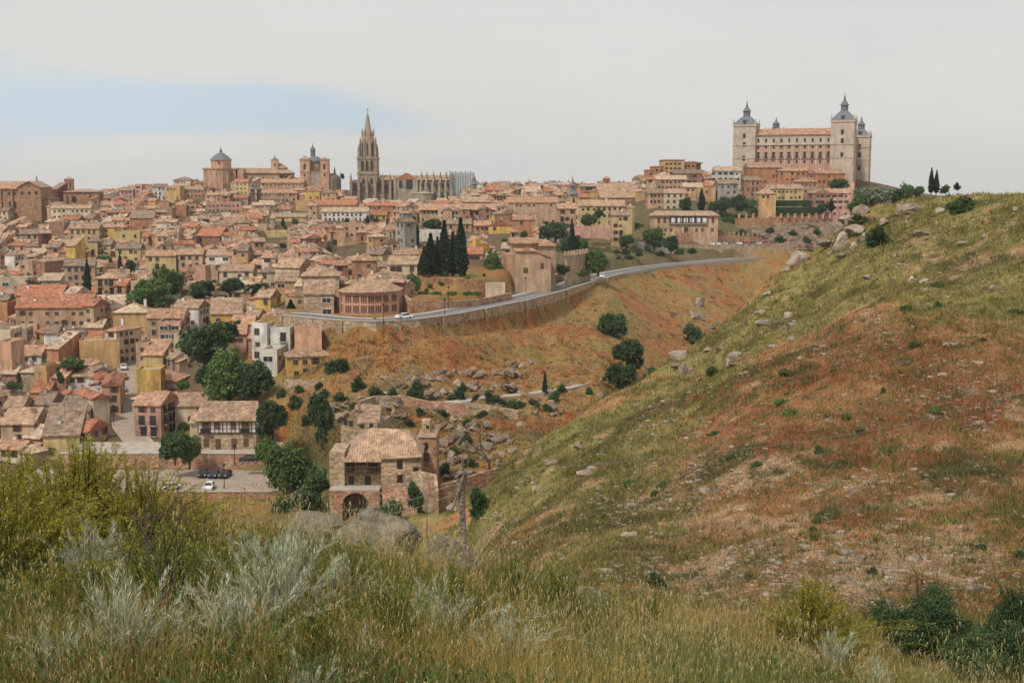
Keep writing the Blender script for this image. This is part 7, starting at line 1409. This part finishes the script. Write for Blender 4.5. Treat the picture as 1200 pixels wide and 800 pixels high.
# ------------------------------------------------------------------ lamp posts and poles
def lamp(p, h, label):
    e = empty('street_lamp', p, 0, label, 'street lamp', 'street lamps'); MB().tube((0, 0, -.5), (0, 0, h), .09, .05, 'iron').build('pole', e); MB().ring(0, 0, [(.12, h), (.26, h + .45), (.30, h + .5), (.05, h + .75)], 6, 'iron').build('lantern', e); return e
lamp(on_lot(263, 572, LOTZ), 4.2, 'black lamp post standing in the car park'); lamp(on_lot(275, 542, -55.3), 3.2, 'black lamp post before the timbered house door'); lamp(hit(133.5, 500, 240), 4.5, 'lamp post at the foot of the street')
lamp(road_pt(627, -5.5)[0] - Vector((0, 0, 0)), 5.5, 'lamp post on the pavement below the church'); lamp(road_pt(716, -5.5)[0], 4.2, 'lamp post where the road meets the garden wall')
for px in (520, 585): lamp(road_pt(px, 4.2)[0], 4.0, f'lamp post on the retaining wall {"left" if px < 550 else "right"} of the white car')
# bare dark tree in the gully
def bare_tree(loc, h, label, seed, name='bare_tree', spread=.55, m='bark', r0=.05, depth=4):
    r_ = random.Random(seed); mb = MB()
    def grow(p, d, L_, r, k):
        q = p + d * L_; mb.tube(p, q, r, r * .7, m, 5)
        if k == 0: return
        for i in range(2 if k > 1 else 3): a = Vector((r_.gauss(0, spread), r_.gauss(0, spread), r_.gauss(.12, spread * .5))); grow(q, (d + a).normalized(), L_ * r_.uniform(.6, .85), r * .65, k - 1)
    grow(Vector((0, 0, -.1 * h)), Vector((r_.gauss(0, .1), 0, 1)).normalized(), h * .32, r0 * h, depth); o = mb.build(name); o.location = loc; tag(o, label, 'tree'); return o
bare_tree(hit(575, 552, 190), 9, 'bare dark branching tree in the rocky gully', 5, depth=6, r0=.03)
# ------------------------------------------------------------------ hillside grass (one mass), tinted by the same soil pattern
def gmat(name, attr='soil', gain=1.0, trans=.25):
    m = bpy.data.materials.new(name); m.use_nodes = True; n, l = m.node_tree.nodes, m.node_tree.links; b = n['Principled BSDF']; b.inputs['Roughness'].default_value = .85; b.inputs['Specular IOR Level'].default_value = .15
    a = n.new('ShaderNodeVertexColor'); a.layer_name = attr; l.new(a.outputs[0], b.inputs['Base Color']); td = n.new('ShaderNodeBsdfTranslucent'); l.new(a.outputs[0], td.inputs[0]); ms = n.new('ShaderNodeMixShader'); ms.inputs[0].default_value = trans
    l.new(b.outputs[0], ms.inputs[1]); l.new(td.outputs[0], ms.inputs[2]); l.new(ms.outputs[0], n['Material Output'].inputs[0]); MATS[name] = m; return m
gmat('grass blade')
def blades(X_, Y_, Z_, h, wd, lean, col, segs=1, curl=.35):
    n = len(X_); a = nr.uniform(0, 6.283, n); dx, dy = np.cos(a), np.sin(a); fx, fy = nr.normal(0, lean, n), nr.normal(0, lean, n)
    V = []; 
    for k in range(segs + 1):
        t = k / segs; w_ = wd * (1 - t * .85 if k < segs else .12) * .5; cx = X_ + fx * h * (t ** 1.8); cy = Y_ + fy * h * (t ** 1.8); cz = Z_ - .02 + h * t * (1 - curl * t * np.minimum(np.hypot(fx, fy), 1))
        V.append(np.stack([cx - dx * w_, cy - dy * w_, cz], -1)); V.append(np.stack([cx + dx * w_, cy + dy * w_, cz], -1))
    V = np.stack(V, 1); m = 2 * (segs + 1); Fq = []
    for k in range(segs): Fq.append(np.array([2 * k, 2 * k + 1, 2 * k + 3, 2 * k + 2]))
    Fq = np.stack(Fq)[None] + (np.arange(n) * m)[:, None, None]; C = np.repeat(np.concatenate([col, np.ones((n, 1))], 1)[:, None], m, 1)
    return V.reshape(-1, 3), Fq.reshape(-1, 4), C.reshape(-1, 4)
def stuff_mesh(name, parts, label, cat, mat='grass blade'):
    Vs, Fs, Cs, o = [], [], [], 0
    for V, Fq, C in parts: Vs.append(V); Fs.append(Fq + o); Cs.append(C); o += len(V)
    V = np.concatenate(Vs); me = npmesh(name, V, np.concatenate(Fs), [mat]); ca = me.color_attributes.new('soil', 'FLOAT_COLOR', 'POINT'); C = np.concatenate(Cs); ca.data.foreach_set('color', C.astype(np.float32).ravel()); return tag(link(name, me), label, cat, kind='stuff')
def hillgrass():
    n = 108000; px = nr.uniform(520, 1420, n); py = nr.uniform(215, 780, n); X_, Y_, Z_, ok = hitv(px, py, 24)
    ok &= (Y_ < 190); X_, Y_, Z_ = X_[ok], Y_[ok], Z_[ok]; col = ground_colour(X_, Y_, Z_)
    lum = col.sum(1); green = (col[:, 1] / col[:, 0]); keep = nr.uniform(0, 1, len(X_)) < np.clip(1.25 - (lum - .35) * 1.6, .25, 1); X_, Y_, Z_, col = X_[keep], Y_[keep], Z_[keep], col[keep]
    k = 6; X_, Y_, Z_ = [np.repeat(v, k) for v in (X_, Y_, Z_)]; col = np.repeat(col, k, 0); m = len(X_); sp = .12 * (Y_ / 60) ** .6; X_ = X_ + nr.normal(0, 1, m) * sp; Y_ = Y_ + nr.normal(0, 1, m) * sp; Z_ = tzv(X_, Y_)
    tf = np.repeat(nr.uniform(0, 1, m // k), k); size = np.where(tf < .06, 3.0, np.where(tf < .16, 2.0, np.where(tf < .4, 1.4, .9))) * np.repeat(nr.uniform(.7, 1.3, m // k), k)
    col = col * nr.uniform(.65, 1.3, m)[:, None] * np.repeat(nr.uniform(.65, 1.3, m // k), k)[:, None]; g_ = (tf < .16)[:, None]; col = np.where(g_, lin(116, 112, 66) * nr.uniform(.5, 1.3, m)[:, None], col); h = nr.uniform(.10, .24, m) * (Y_ / 60) ** .5 * size; wd = .034 * (Y_ / 50) ** .8
    n2 = 4800; px = nr.uniform(520, 1420, n2); py = nr.uniform(222, 780, n2); Xc, Yc, Zc, ok = hitv(px, py, 26); kk = fbm(Xc, Yc, 9, 3, 17); ok &= (Yc < 188) & (nr.uniform(0, 1, n2) < np.clip((kk - .38) * 5, .1, 1)); Xc, Yc = Xc[ok], Yc[ok]; m2 = len(Xc)
    pal2 = np.stack([lin(116, 110, 62), lin(96, 98, 56), lin(142, 136, 74), lin(160, 104, 62), lin(146, 140, 104)]); cc = pal2[nr.choice(5, m2, p=[.3, .25, .2, .15, .1])] * nr.uniform(.55, 1.15, m2)[:, None]; R_ = nr.lognormal(-1.75, .4, m2) * (Yc / 60) ** .35; q = 30
    Xr, Yr, Rr = [np.repeat(v, q) for v in (Xc, Yc, R_)]; mr = len(Xr); th = nr.uniform(0, 6.283, mr); ra = np.sqrt(nr.uniform(0, 1, mr)); Xr = Xr + np.cos(th) * ra * Rr; Yr = Yr + np.sin(th) * ra * Rr; cr_ = np.repeat(cc, q, 0) * nr.uniform(.7, 1.3, mr)[:, None]
    clump = blades(Xr, Yr, tzv(Xr, Yr) + Rr * .25 * (1 - ra), Rr * nr.uniform(.6, 1.2, mr) * (1.25 - .7 * ra), Rr * .16, .5, cr_)
    stuff_mesh('hill_grass', [blades(X_, Y_, Z_, h, wd, .5, col), clump], 'short dry grass in green and orange patches over the near hillside', 'grass')
hillgrass()
def slopegrass():
    n = 16000; px = nr.uniform(330, 960, n); py = nr.uniform(300, 540, n); X_, Y_, Z_, ok = hitv(px, py, 190, 640); ok &= (Y_ > 215) & (Y_ < ROADY(X_) - 5); X_, Y_, Z_ = X_[ok], Y_[ok], Z_[ok]
    pX, pY = proj(X_, Y_, Z_); ok = ~((pX < 335)); X_, Y_, Z_ = X_[ok], Y_[ok], Z_[ok]
    col = ground_colour(X_, Y_, Z_); k = 5; X_, Y_, Z_ = [np.repeat(v, k) for v in (X_, Y_, Z_)]; col = np.repeat(col, k, 0); m = len(X_); X_ = X_ + nr.normal(0, .35, m); Y_ = Y_ + nr.normal(0, .35, m); Z_ = tzv(X_, Y_)
    col = col * nr.uniform(.6, 1.3, m)[:, None]; dark = nr.uniform(0, 1, m) < .1; col[dark] *= .5
    n2 = 7000; px = nr.uniform(330, 960, n2); py = nr.uniform(300, 600, n2); Xc, Yc, Zc, ok = hitv(px, py, 190, 640); kk = fbm(Xc, Yc, 16, 3, 17); ok &= (Yc > 205) & (Yc < ROADY(Xc) - 5.5) & (nr.uniform(0, 1, n2) < np.clip((kk - .40) * 5, .08, 1)) & (Xc > -58); Xc, Yc = Xc[ok], Yc[ok]; m2 = len(Xc)
    pal2 = np.stack([lin(96, 92, 52), lin(78, 82, 46), lin(126, 116, 62), lin(132, 80, 46), lin(132, 128, 98)]); cc = pal2[nr.choice(5, m2, p=[.3, .22, .2, .22, .06])] * nr.uniform(.6, 1.1, m2)[:, None]; R_ = nr.lognormal(-.75, .4, m2) * (Yc / 300) ** .4; q = 20
    Xr, Yr, Rr = [np.repeat(v, q) for v in (Xc, Yc, R_)]; mr = len(Xr); th = nr.uniform(0, 6.283, mr); ra = np.sqrt(nr.uniform(0, 1, mr)); Xr = Xr + np.cos(th) * ra * Rr; Yr = Yr + np.sin(th) * ra * Rr; cr_ = np.repeat(cc, q, 0) * nr.uniform(.7, 1.3, mr)[:, None]
    clump = blades(Xr, Yr, tzv(Xr, Yr), Rr * nr.uniform(.5, 1.1, mr) * (1.25 - .7 * ra), Rr * .22, .5, cr_)
    stuff_mesh('slope_grass', [blades(X_, Y_, Z_, nr.uniform(.3, .8, m), .16, .5, col), clump], 'dry orange grass on the slope under the road', 'grass')
slopegrass()
# ------------------------------------------------------------------ foreground meadow
def meadow():
    def place(n, y0=3.2, y1=27, pw=1.0):
        Y_ = y0 * (y1 / y0) ** (nr.uniform(0, 1, n) ** pw); X_ = nr.uniform(-.50, .56, n) * (Y_ + 1.0) + nr.normal(0, .2, n); return X_, Y_, tzv(X_, Y_)
    P = []
    straw, olive, green, grey, rust = [lin(*c) for c in ((190, 166, 104), (112, 114, 50), (50, 66, 32), (126, 134, 92), (160, 104, 56))]  # green, for the short layer, is darkened to carry shade low among stalks
    for n, h0, h1, wd, seg, lean, cols_, w_, thr in ((230000, .12, .42, .0046, 2, .45, (olive, green, grey), (.32, .56, .12), None), (120000, .3, .62, .0032, 3, .34, (straw, olive, grey, rust), (.30, .38, .24, .08), 1), (15000, .55, .95, .0024, 4, .16, (straw, olive, grey, rust), (.50, .25, .17, .08), 2)):
        X_, Y_, Z_ = place(n, pw=.8); d = fbm(X_, Y_, 1.7, 3, 12); d2 = fbm(X_, Y_, 3.5, 3, 44)
        if thr: k = nr.uniform(0, 1, len(X_)) < np.clip((d - .38) * 5, .06, 1); X_, Y_, Z_, d, d2 = X_[k], Y_[k], Z_[k], d[k], d2[k]
        m = len(X_); pa = nr.choice(len(cols_), m, p=w_)
        if thr: pa = np.where((d2 + nr.normal(0, .05, m) + np.clip(X_ / Y_, -.1, .12) * .5 > .57) & (nr.uniform(0, 1, m) < .75), 0, np.where(pa == 0, np.where(nr.uniform(0, 1, m) < .8, 1, 0), pa))
        c = np.stack(cols_)[pa]
        tint = np.where((d2 > .55)[:, None], np.array([1.15, 1.0, .85]), np.array([.85, .95, .9])); c = c * tint * nr.uniform(.65, 1.3, m)[:, None]
        h = nr.uniform(h0, h1, m) * np.clip(.7 + .6 * d, .7, 1.2); wv = wd * np.clip(Y_ / 7, .8, 2.6); P.append(blades(X_, Y_, Z_, h, wv, lean, c, seg))
        if thr == 2:                                        # drooping oat heads: small spikelets on the tall stalks
            k = nr.uniform(0, 1, m) < .35; Xs, Ys, Zs, hs = X_[k], Y_[k], Z_[k], h[k]; q = 7; Xr, Yr, Zr, hr = [np.repeat(v, q) for v in (Xs, Ys, Zs, hs)]; mm_ = len(Xr); t = nr.uniform(.72, 1.0, mm_)
            sc_ = np.clip(Yr / 6, .8, 2.2); P.append(blades(Xr + nr.normal(0, .03, mm_) * (1.25 - t) * 3, Yr + nr.normal(0, .03, mm_), Zr + hr * t - .02, np.full(mm_, .028) * sc_ * -1, .006 * sc_, .3, np.broadcast_to(lin(168, 155, 112), (mm_, 3)) * nr.uniform(.7, 1.2, mm_)[:, None]))
    # leafy weeds
    X_, Y_, Z_ = place(9000, 3.2, 14, 1.1); q = 14; Xr, Yr, Zr = [np.repeat(v, q) for v in (X_, Y_, Z_)]; m = len(Xr); hh = nr.uniform(.05, .38, m); c = np.broadcast_to(lin(70, 88, 44), (m, 3)) * nr.uniform(.5, 1.4, m)[:, None]
    P.append(blades(Xr + nr.normal(0, .05, m), Yr + nr.normal(0, .05, m), Zr + hh, nr.uniform(.03, .07, m), .022, .9, c))
    stuff_mesh('meadow_grass', P, 'tall mixed wild grass, oats and weeds covering the near hilltop', 'grass')
meadow()
# ------------------------------------------------------------------ foreground shrubs, each a thing of its own
def fine_shrub(name, loc, h, spread, nst, cols_, label, cat='shrub', leafl=.035, leafw=.006, per=34, droop=.25, plume=False, seed=0, group='shrubs of the near hilltop'):
    r_ = np.random.default_rng(seed + 100); P = []; S_ = 6
    a = r_.uniform(0, 6.283, nst); sp = np.abs(r_.normal(0, spread, nst)); dx, dy = np.cos(a) * sp, np.sin(a) * sp; L_ = h * r_.uniform(.6, 1.0, nst); bx, by = r_.normal(0, h * .07, nst), r_.normal(0, h * .07, nst)
    def pos(i, t): return np.stack([bx[i] + dx[i] * L_[i] * t ** 1.3, by[i] + dy[i] * L_[i] * t ** 1.3, L_[i] * t * (1 - droop * sp[i] * t)], -1)
    # stems
    T_ = np.linspace(0, 1, S_ + 1); idx_ = np.arange(nst); V = []; 
    for t in T_:
        p = pos(idx_, t); w_ = (.007 * (1 - t) + .0015) * h; V.append(p + np.stack([-np.sin(a), np.cos(a), 0 * a], -1) * w_); V.append(p - np.stack([-np.sin(a), np.cos(a), 0 * a], -1) * w_)
    V = np.stack(V, 1); m = 2 * (S_ + 1); Fq = np.stack([np.array([2 * k, 2 * k + 1, 2 * k + 3, 2 * k + 2]) for k in range(S_)])[None] + (idx_ * m)[:, None, None]; cst = np.array(cols_[-1]); C = np.ones((nst, m, 4)); C[..., :3] = cst
    Vs, Fs, Cs = [V.reshape(-1, 3)], [Fq.reshape(-1, 4)], [C.reshape(-1, 4)]; off = nst * m
    n = nst * per; i = np.repeat(idx_, per); t = r_.uniform(.22, 1, n) ** .8; p = pos(i, t); p2 = pos(i, np.clip(t + .04, 0, 1.04)); d = p2 - p; d /= np.linalg.norm(d, axis=1)[:, None] + 1e-9
    o = r_.normal(size=(n, 3)); o -= (o * d).sum(1)[:, None] * d; o /= np.linalg.norm(o, axis=1)[:, None]; fwd = d * (.75 if not plume else 1.7) + o * (1.0 if not plume else .8); fwd /= np.linalg.norm(fwd, axis=1)[:, None]; LL = (leafl * h * r_.uniform(.6, 1.5, n))[:, None]; tip = p + fwd * LL; sd_ = np.cross(fwd, r_.normal(size=(n, 3))); sd_ /= np.linalg.norm(sd_, axis=1)[:, None]; W_ = leafw * h * .5
    mid = p + fwd * LL * .5; V = np.stack([p, mid + sd_ * W_, tip, mid - sd_ * W_], 1); Fq = np.arange(4 * n).reshape(-1, 4); pal_ = np.array(cols_[:-1]); c = pal_[r_.integers(0, len(pal_), n)] * r_.uniform(.6, 1.35, n)[:, None]; C = np.ones((n, 4, 4)); C[..., :3] = c[:, None]
    Vs.append(V.reshape(-1, 3)); Fs.append(Fq + off); Cs.append(C.reshape(-1, 4)); me = npmesh(name, np.concatenate(Vs), np.concatenate(Fs), ['grass blade']); ca = me.color_attributes.new('soil', 'FLOAT_COLOR', 'POINT'); ca.data.foreach_set('color', np.concatenate(Cs).astype(np.float32).ravel())
    ob = link(name, me); ob.location = loc; return tag(ob, label, cat, group)
LIME = [lin(164, 164, 62), lin(132, 138, 56), lin(188, 170, 68), lin(96, 110, 48), lin(140, 114, 56), lin(74, 58, 40)]; SILV = [lin(184, 190, 164), lin(150, 158, 128), lin(212, 214, 192), lin(92, 98, 66)]; GRN = [lin(98, 112, 44), lin(126, 128, 48), lin(76, 92, 42), lin(70, 62, 40)]
def G(px, Y): s = s_of(px, 640); return Vector((s * Y, Y, tz(s * Y, Y) - .05))
k = 0
for px, Y_, h, sp, nst, per, lab in ((20, 12.5, 2.0, .42, 170, 60, 'yellow-green broom bush at the left picture edge'), (95, 13.5, 2.3, .45, 220, 60, 'tallest yellow-green broom bush of the left clump'), (165, 13.0, 1.9, .45, 200, 60, 'yellow-green broom bush in the middle of the left clump'), (228, 14, 1.35, .5, 150, 60, 'yellow-green broom bush at the right end of the left clump'), (55, 10.5, 1.5, .5, 120, 55, 'lower broom bush in front of the left clump'), (300, 13, .8, .5, 100, 50, 'small broom bush right of the left clump'), (950, 17, 1.9, .5, 190, 60, 'bright lime broom bush before the dark holly oak'), (988, 17.6, 1.5, .5, 150, 60, 'second lime broom bush beside the bright one'), (915, 17, 1.1, .5, 100, 50, 'low lime bush left of the bright one'), (1050, 16.6, .9, .5, 90, 50, 'low lime bush before the dark holly oak'), (1130, 16, .8, .6, 80, 50, 'small lime bush at lower right'), (60, 9, 1.0, .6, 90, 45, 'ragged lime shrub low at the left'), (-20, 10, 1.9, .5, 150, 60, 'broom bush partly outside the left picture edge')):
    k += 1; fine_shrub('broom_bush', G(px, Y_), h * .72, sp * 1.55, nst, LIME, lab, per=int(per * 4.2), droop=.5, leafl=.026, leafw=.0038, seed=k)
for px, Y_, h, sp, nst, lab in ((325, 8.6, .85, .28, 80, 'tall silvery plume shrub, the tallest near the centre left'), (270, 7.2, .75, .4, 60, 'silvery shrub with fanned plumes left of the tallest one'), (400, 9.5, .55, .35, 50, 'pale silvery shrub beside the lichen boulder'), (140, 6.8, .8, .35, 50, 'silvery shrub in the straw grass at left'), (505, 9.0, .75, .5, 60, 'small silvery tuft below the lichen boulder'), (590, 8.4, .7, .45, 50, 'silvery tuft leaning right in the middle'), (290, 11.5, .65, .35, 70, 'silvery shrub standing against the car park view'), (350, 12, .6, .35, 70, 'silvery shrub left of the big lichen boulder'), (980, 16, .8, .5, 50, 'silvery shrub at lower right'), (1030, 15, .7, .5, 50, 'grey-green tuft at lower right'), (60, 6.4, .55, .35, 50, 'silvery plume low in the straw grass near the left edge'), (185, 7.4, .6, .3, 55, 'slim silvery plume below the bare twigs'), (345, 6.0, .5, .4, 55, 'silvery plume low under the tallest one'), (420, 7.0, .5, .4, 50, 'silvery plume left of the low central bush'), (640, 7.4, .45, .45, 45, 'silvery plume in the pale grass right of centre'), (560, 6.4, .4, .5, 45, 'silvery plume at the foot of the picture, right of centre'), (110, 10, .8, .35, 60, 'silvery shrub at the foot of the tallest broom'), (690, 10, .5, .45, 40, 'faint silvery tuft right of centre')):
    k += 1; fine_shrub('silvery_shrub', G(px, Y_), h * 1.0, sp * 1.2, int(nst * .7), SILV, lab, per=110, leafl=.075, leafw=.0045, plume=True, droop=.4, seed=k)
for px, Y_, h, sp, nst, lab in ((400, 10, .55, .5, 90, 'green bush growing at the foot of the lichen boulder'), (490, 11, .5, .5, 90, 'green bush right of the foot of the lichen boulder'), (450, 7.5, .7, .5, 90, 'olive green bush in the centre foreground'), (540, 9.6, .7, .5, 80, 'olive green bush right of the centre'), (370, 6.6, .6, .55, 80, 'low green bush below the silvery shrubs'), (600, 12, .8, .5, 80, 'green bush before the mossy ridge'), (660, 14, .8, .5, 80, 'green bush on the mossy ridge'), (190, 8.6, .9, .5, 90, 'green bush under the bare twigs'), (760, 15, .7, .5, 70, 'green bush left of the dip')):
    k += 1; fine_shrub('green_bush', G(px, Y_), h * 1.15, sp, nst, GRN, lab, per=110, leafl=.035, leafw=.006, seed=k)
o = bare_tree(G(196, 7.6), 1.5, 'bare dark twiggy plant standing in the foreground grass', 9, name='bare_shrub', depth=5, r0=.012, spread=.42)
o = bare_tree(G(135, 10.0), 1.45, 'bare leaning branches inside the broom clump', 14, name='bare_shrub', depth=6, r0=.012, spread=.5)
o = bare_tree(G(700, 6.2), .45, 'thin dark fallen twig in the grass right of centre', 22, name='bare_shrub', depth=4, r0=.012, spread=.6)
# lichen boulders of the near ridge
import bmesh
material('lichen rock', (.33, .285, .21), col2=(.10, .085, .065), scale=6, bump=.45, bscale=30, stain=.3)
def big_rock(px, py, Y_, sx, sy, sz, label, seed, rot=0):
    me = rock_mesh(seed, 1.0); bm = bmesh.new(); bm.from_mesh(me); bmesh.ops.subdivide_edges(bm, edges=bm.edges, cuts=2, use_grid_fill=True)
    for v in bm.verts:
        c = v.co; f = float(fbm(c.x * 4 + seed, c.y * 4 + c.z * 3, 1.0, 4, seed)) - .5; v.co = c * (1 + .16 * f)
    bm.to_mesh(me); bm.free(); me.materials.append(MATS['lichen rock']); o = link('boulder', me); o.location = at(px, py, Y_); o.scale = (sx, sy, sz); o.rotation_euler = (0, 0, rot); return tag(o, label, 'boulder')
big_rock(378, 626, 16.2, .5, .7, .46, 'left lump of the big lichen-covered boulder ridge', 31, .2)
big_rock(448, 638, 16.0, 1.1, .8, .56, 'largest lichen-covered boulder, sloping down to the right', 32, -.3)
big_rock(534, 655, 16.2, .65, .7, .44, 'right shoulder of the lichen-covered boulder ridge', 33, .5)
big_rock(620, 688, 18.0, .5, .6, .30, 'small mossy boulder right of the ridge', 34, .1)
big_rock(690, 704, 18.0, .5, .6, .30, 'dark mossy boulder half sunk in tall grass', 35, .9)
big_rock(372, 640, 15.5, .3, .4, .3, 'dark block under the left lump of the boulder ridge', 36, .9)
# weathered post with wires
material('old wood', (.40, .33, .26), col2=(.15, .12, .09), scale=7, bump=.6, bscale=20)
def post():
    Yp = 19.2; top = at(541, 541, Yp); foot = Vector((top.x, Yp, tz(top.x, Yp) - .2)); e = empty('fence_post', foot, 0, 'crooked weathered wooden post with a splintered top and wires', 'post'); H_ = top.z - foot.z
    q = MB(); q.tube((0, 0, 0), (.02, 0, H_ * .5), .048, .045, 'old wood', 8).tube((.02, 0, H_ * .5), (-.02, 0, H_ * .93), .045, .058, 'old wood', 8)
    for i in range(7): a = rng.uniform(-.07, .07); q.tube((a, rng.uniform(-.05, .05), H_ * rng.uniform(.8, .9)), (a + rng.uniform(-.07, .08), 0, H_ * rng.uniform(.97, 1.05)), .02, .006, 'old wood', 4)
    q.build('post', e); q = MB(); q.tube((-.14, -.07, H_ * .68), (.06, -.07, H_ * .95), .022, .018, 'old wood', 5).tube((-.1, -.07, H_ * .9), (.12, -.07, H_ * .96), .02, .014, 'old wood', 5); q.build('crosspiece', e)
    return foot, H_
foot, H_ = post()
def wire(p, q, sag, label):
    mb = MB(); n = 14; P_ = [p.lerp(q, i / n) - Vector((0, 0, sag * 4 * (i / n) * (1 - i / n))) for i in range(n + 1)]
    for a, b in zip(P_[:-1], P_[1:]): mb.tube(a, b, .0045, .0045, 'steel', 4)
    tag(mb.build('wire'), label, 'wire')
wire(at(541, 560, 19.2), at(395, 598, 15), .12, 'upper thin wire running from the weathered post to the left'); wire(at(541, 574, 19.2), at(420, 606, 15.6), .08, 'lower thin wire running from the weathered post to the left'); wire(at(541, 556, 19.2), at(1240, 440, 72), .8, 'long thin wire crossing the hillside from the weathered post')
for i, (px, py, Y_) in enumerate(((455, 583, 16.8), (430, 588, 16.2), (500, 572, 18.2))):
    p = at(px, py, Y_); g_ = tz(p.x, p.y); e = tag(MB().tube((0, 0, 0), (0, 0, p.z - g_), .010, .008, 'old wood', 5).build('stake'), ['middle thin stake carrying the wires', 'thin stake carrying the wires, farthest from the weathered post', 'thin stake nearest the weathered post'][i], 'stake'); e.location = (p.x, p.y, g_)
sc['note'] = 'done'
# ------------------------------------------------------------------ the air between here and the skyline
hm = bpy.data.materials.new('air'); hm.use_nodes = True; n, l = hm.node_tree.nodes, hm.node_tree.links; n.clear()
pv = n.new('ShaderNodeVolumePrincipled'); pv.inputs['Density'].default_value = 0.00008; pv.inputs['Color'].default_value = (.86, .90, .95, 1); pv.inputs['Anisotropy'].default_value = .2
ou = n.new('ShaderNodeOutputMaterial'); l.new(pv.outputs[0], ou.inputs['Volume']); MATS['air'] = hm
hz = MB().box(-2700, 2700, -60, 4300, -75, 75, 'air').build('haze'); tag(hz, 'thin pale haze over the gorge and the town', 'haze', kind='stuff')
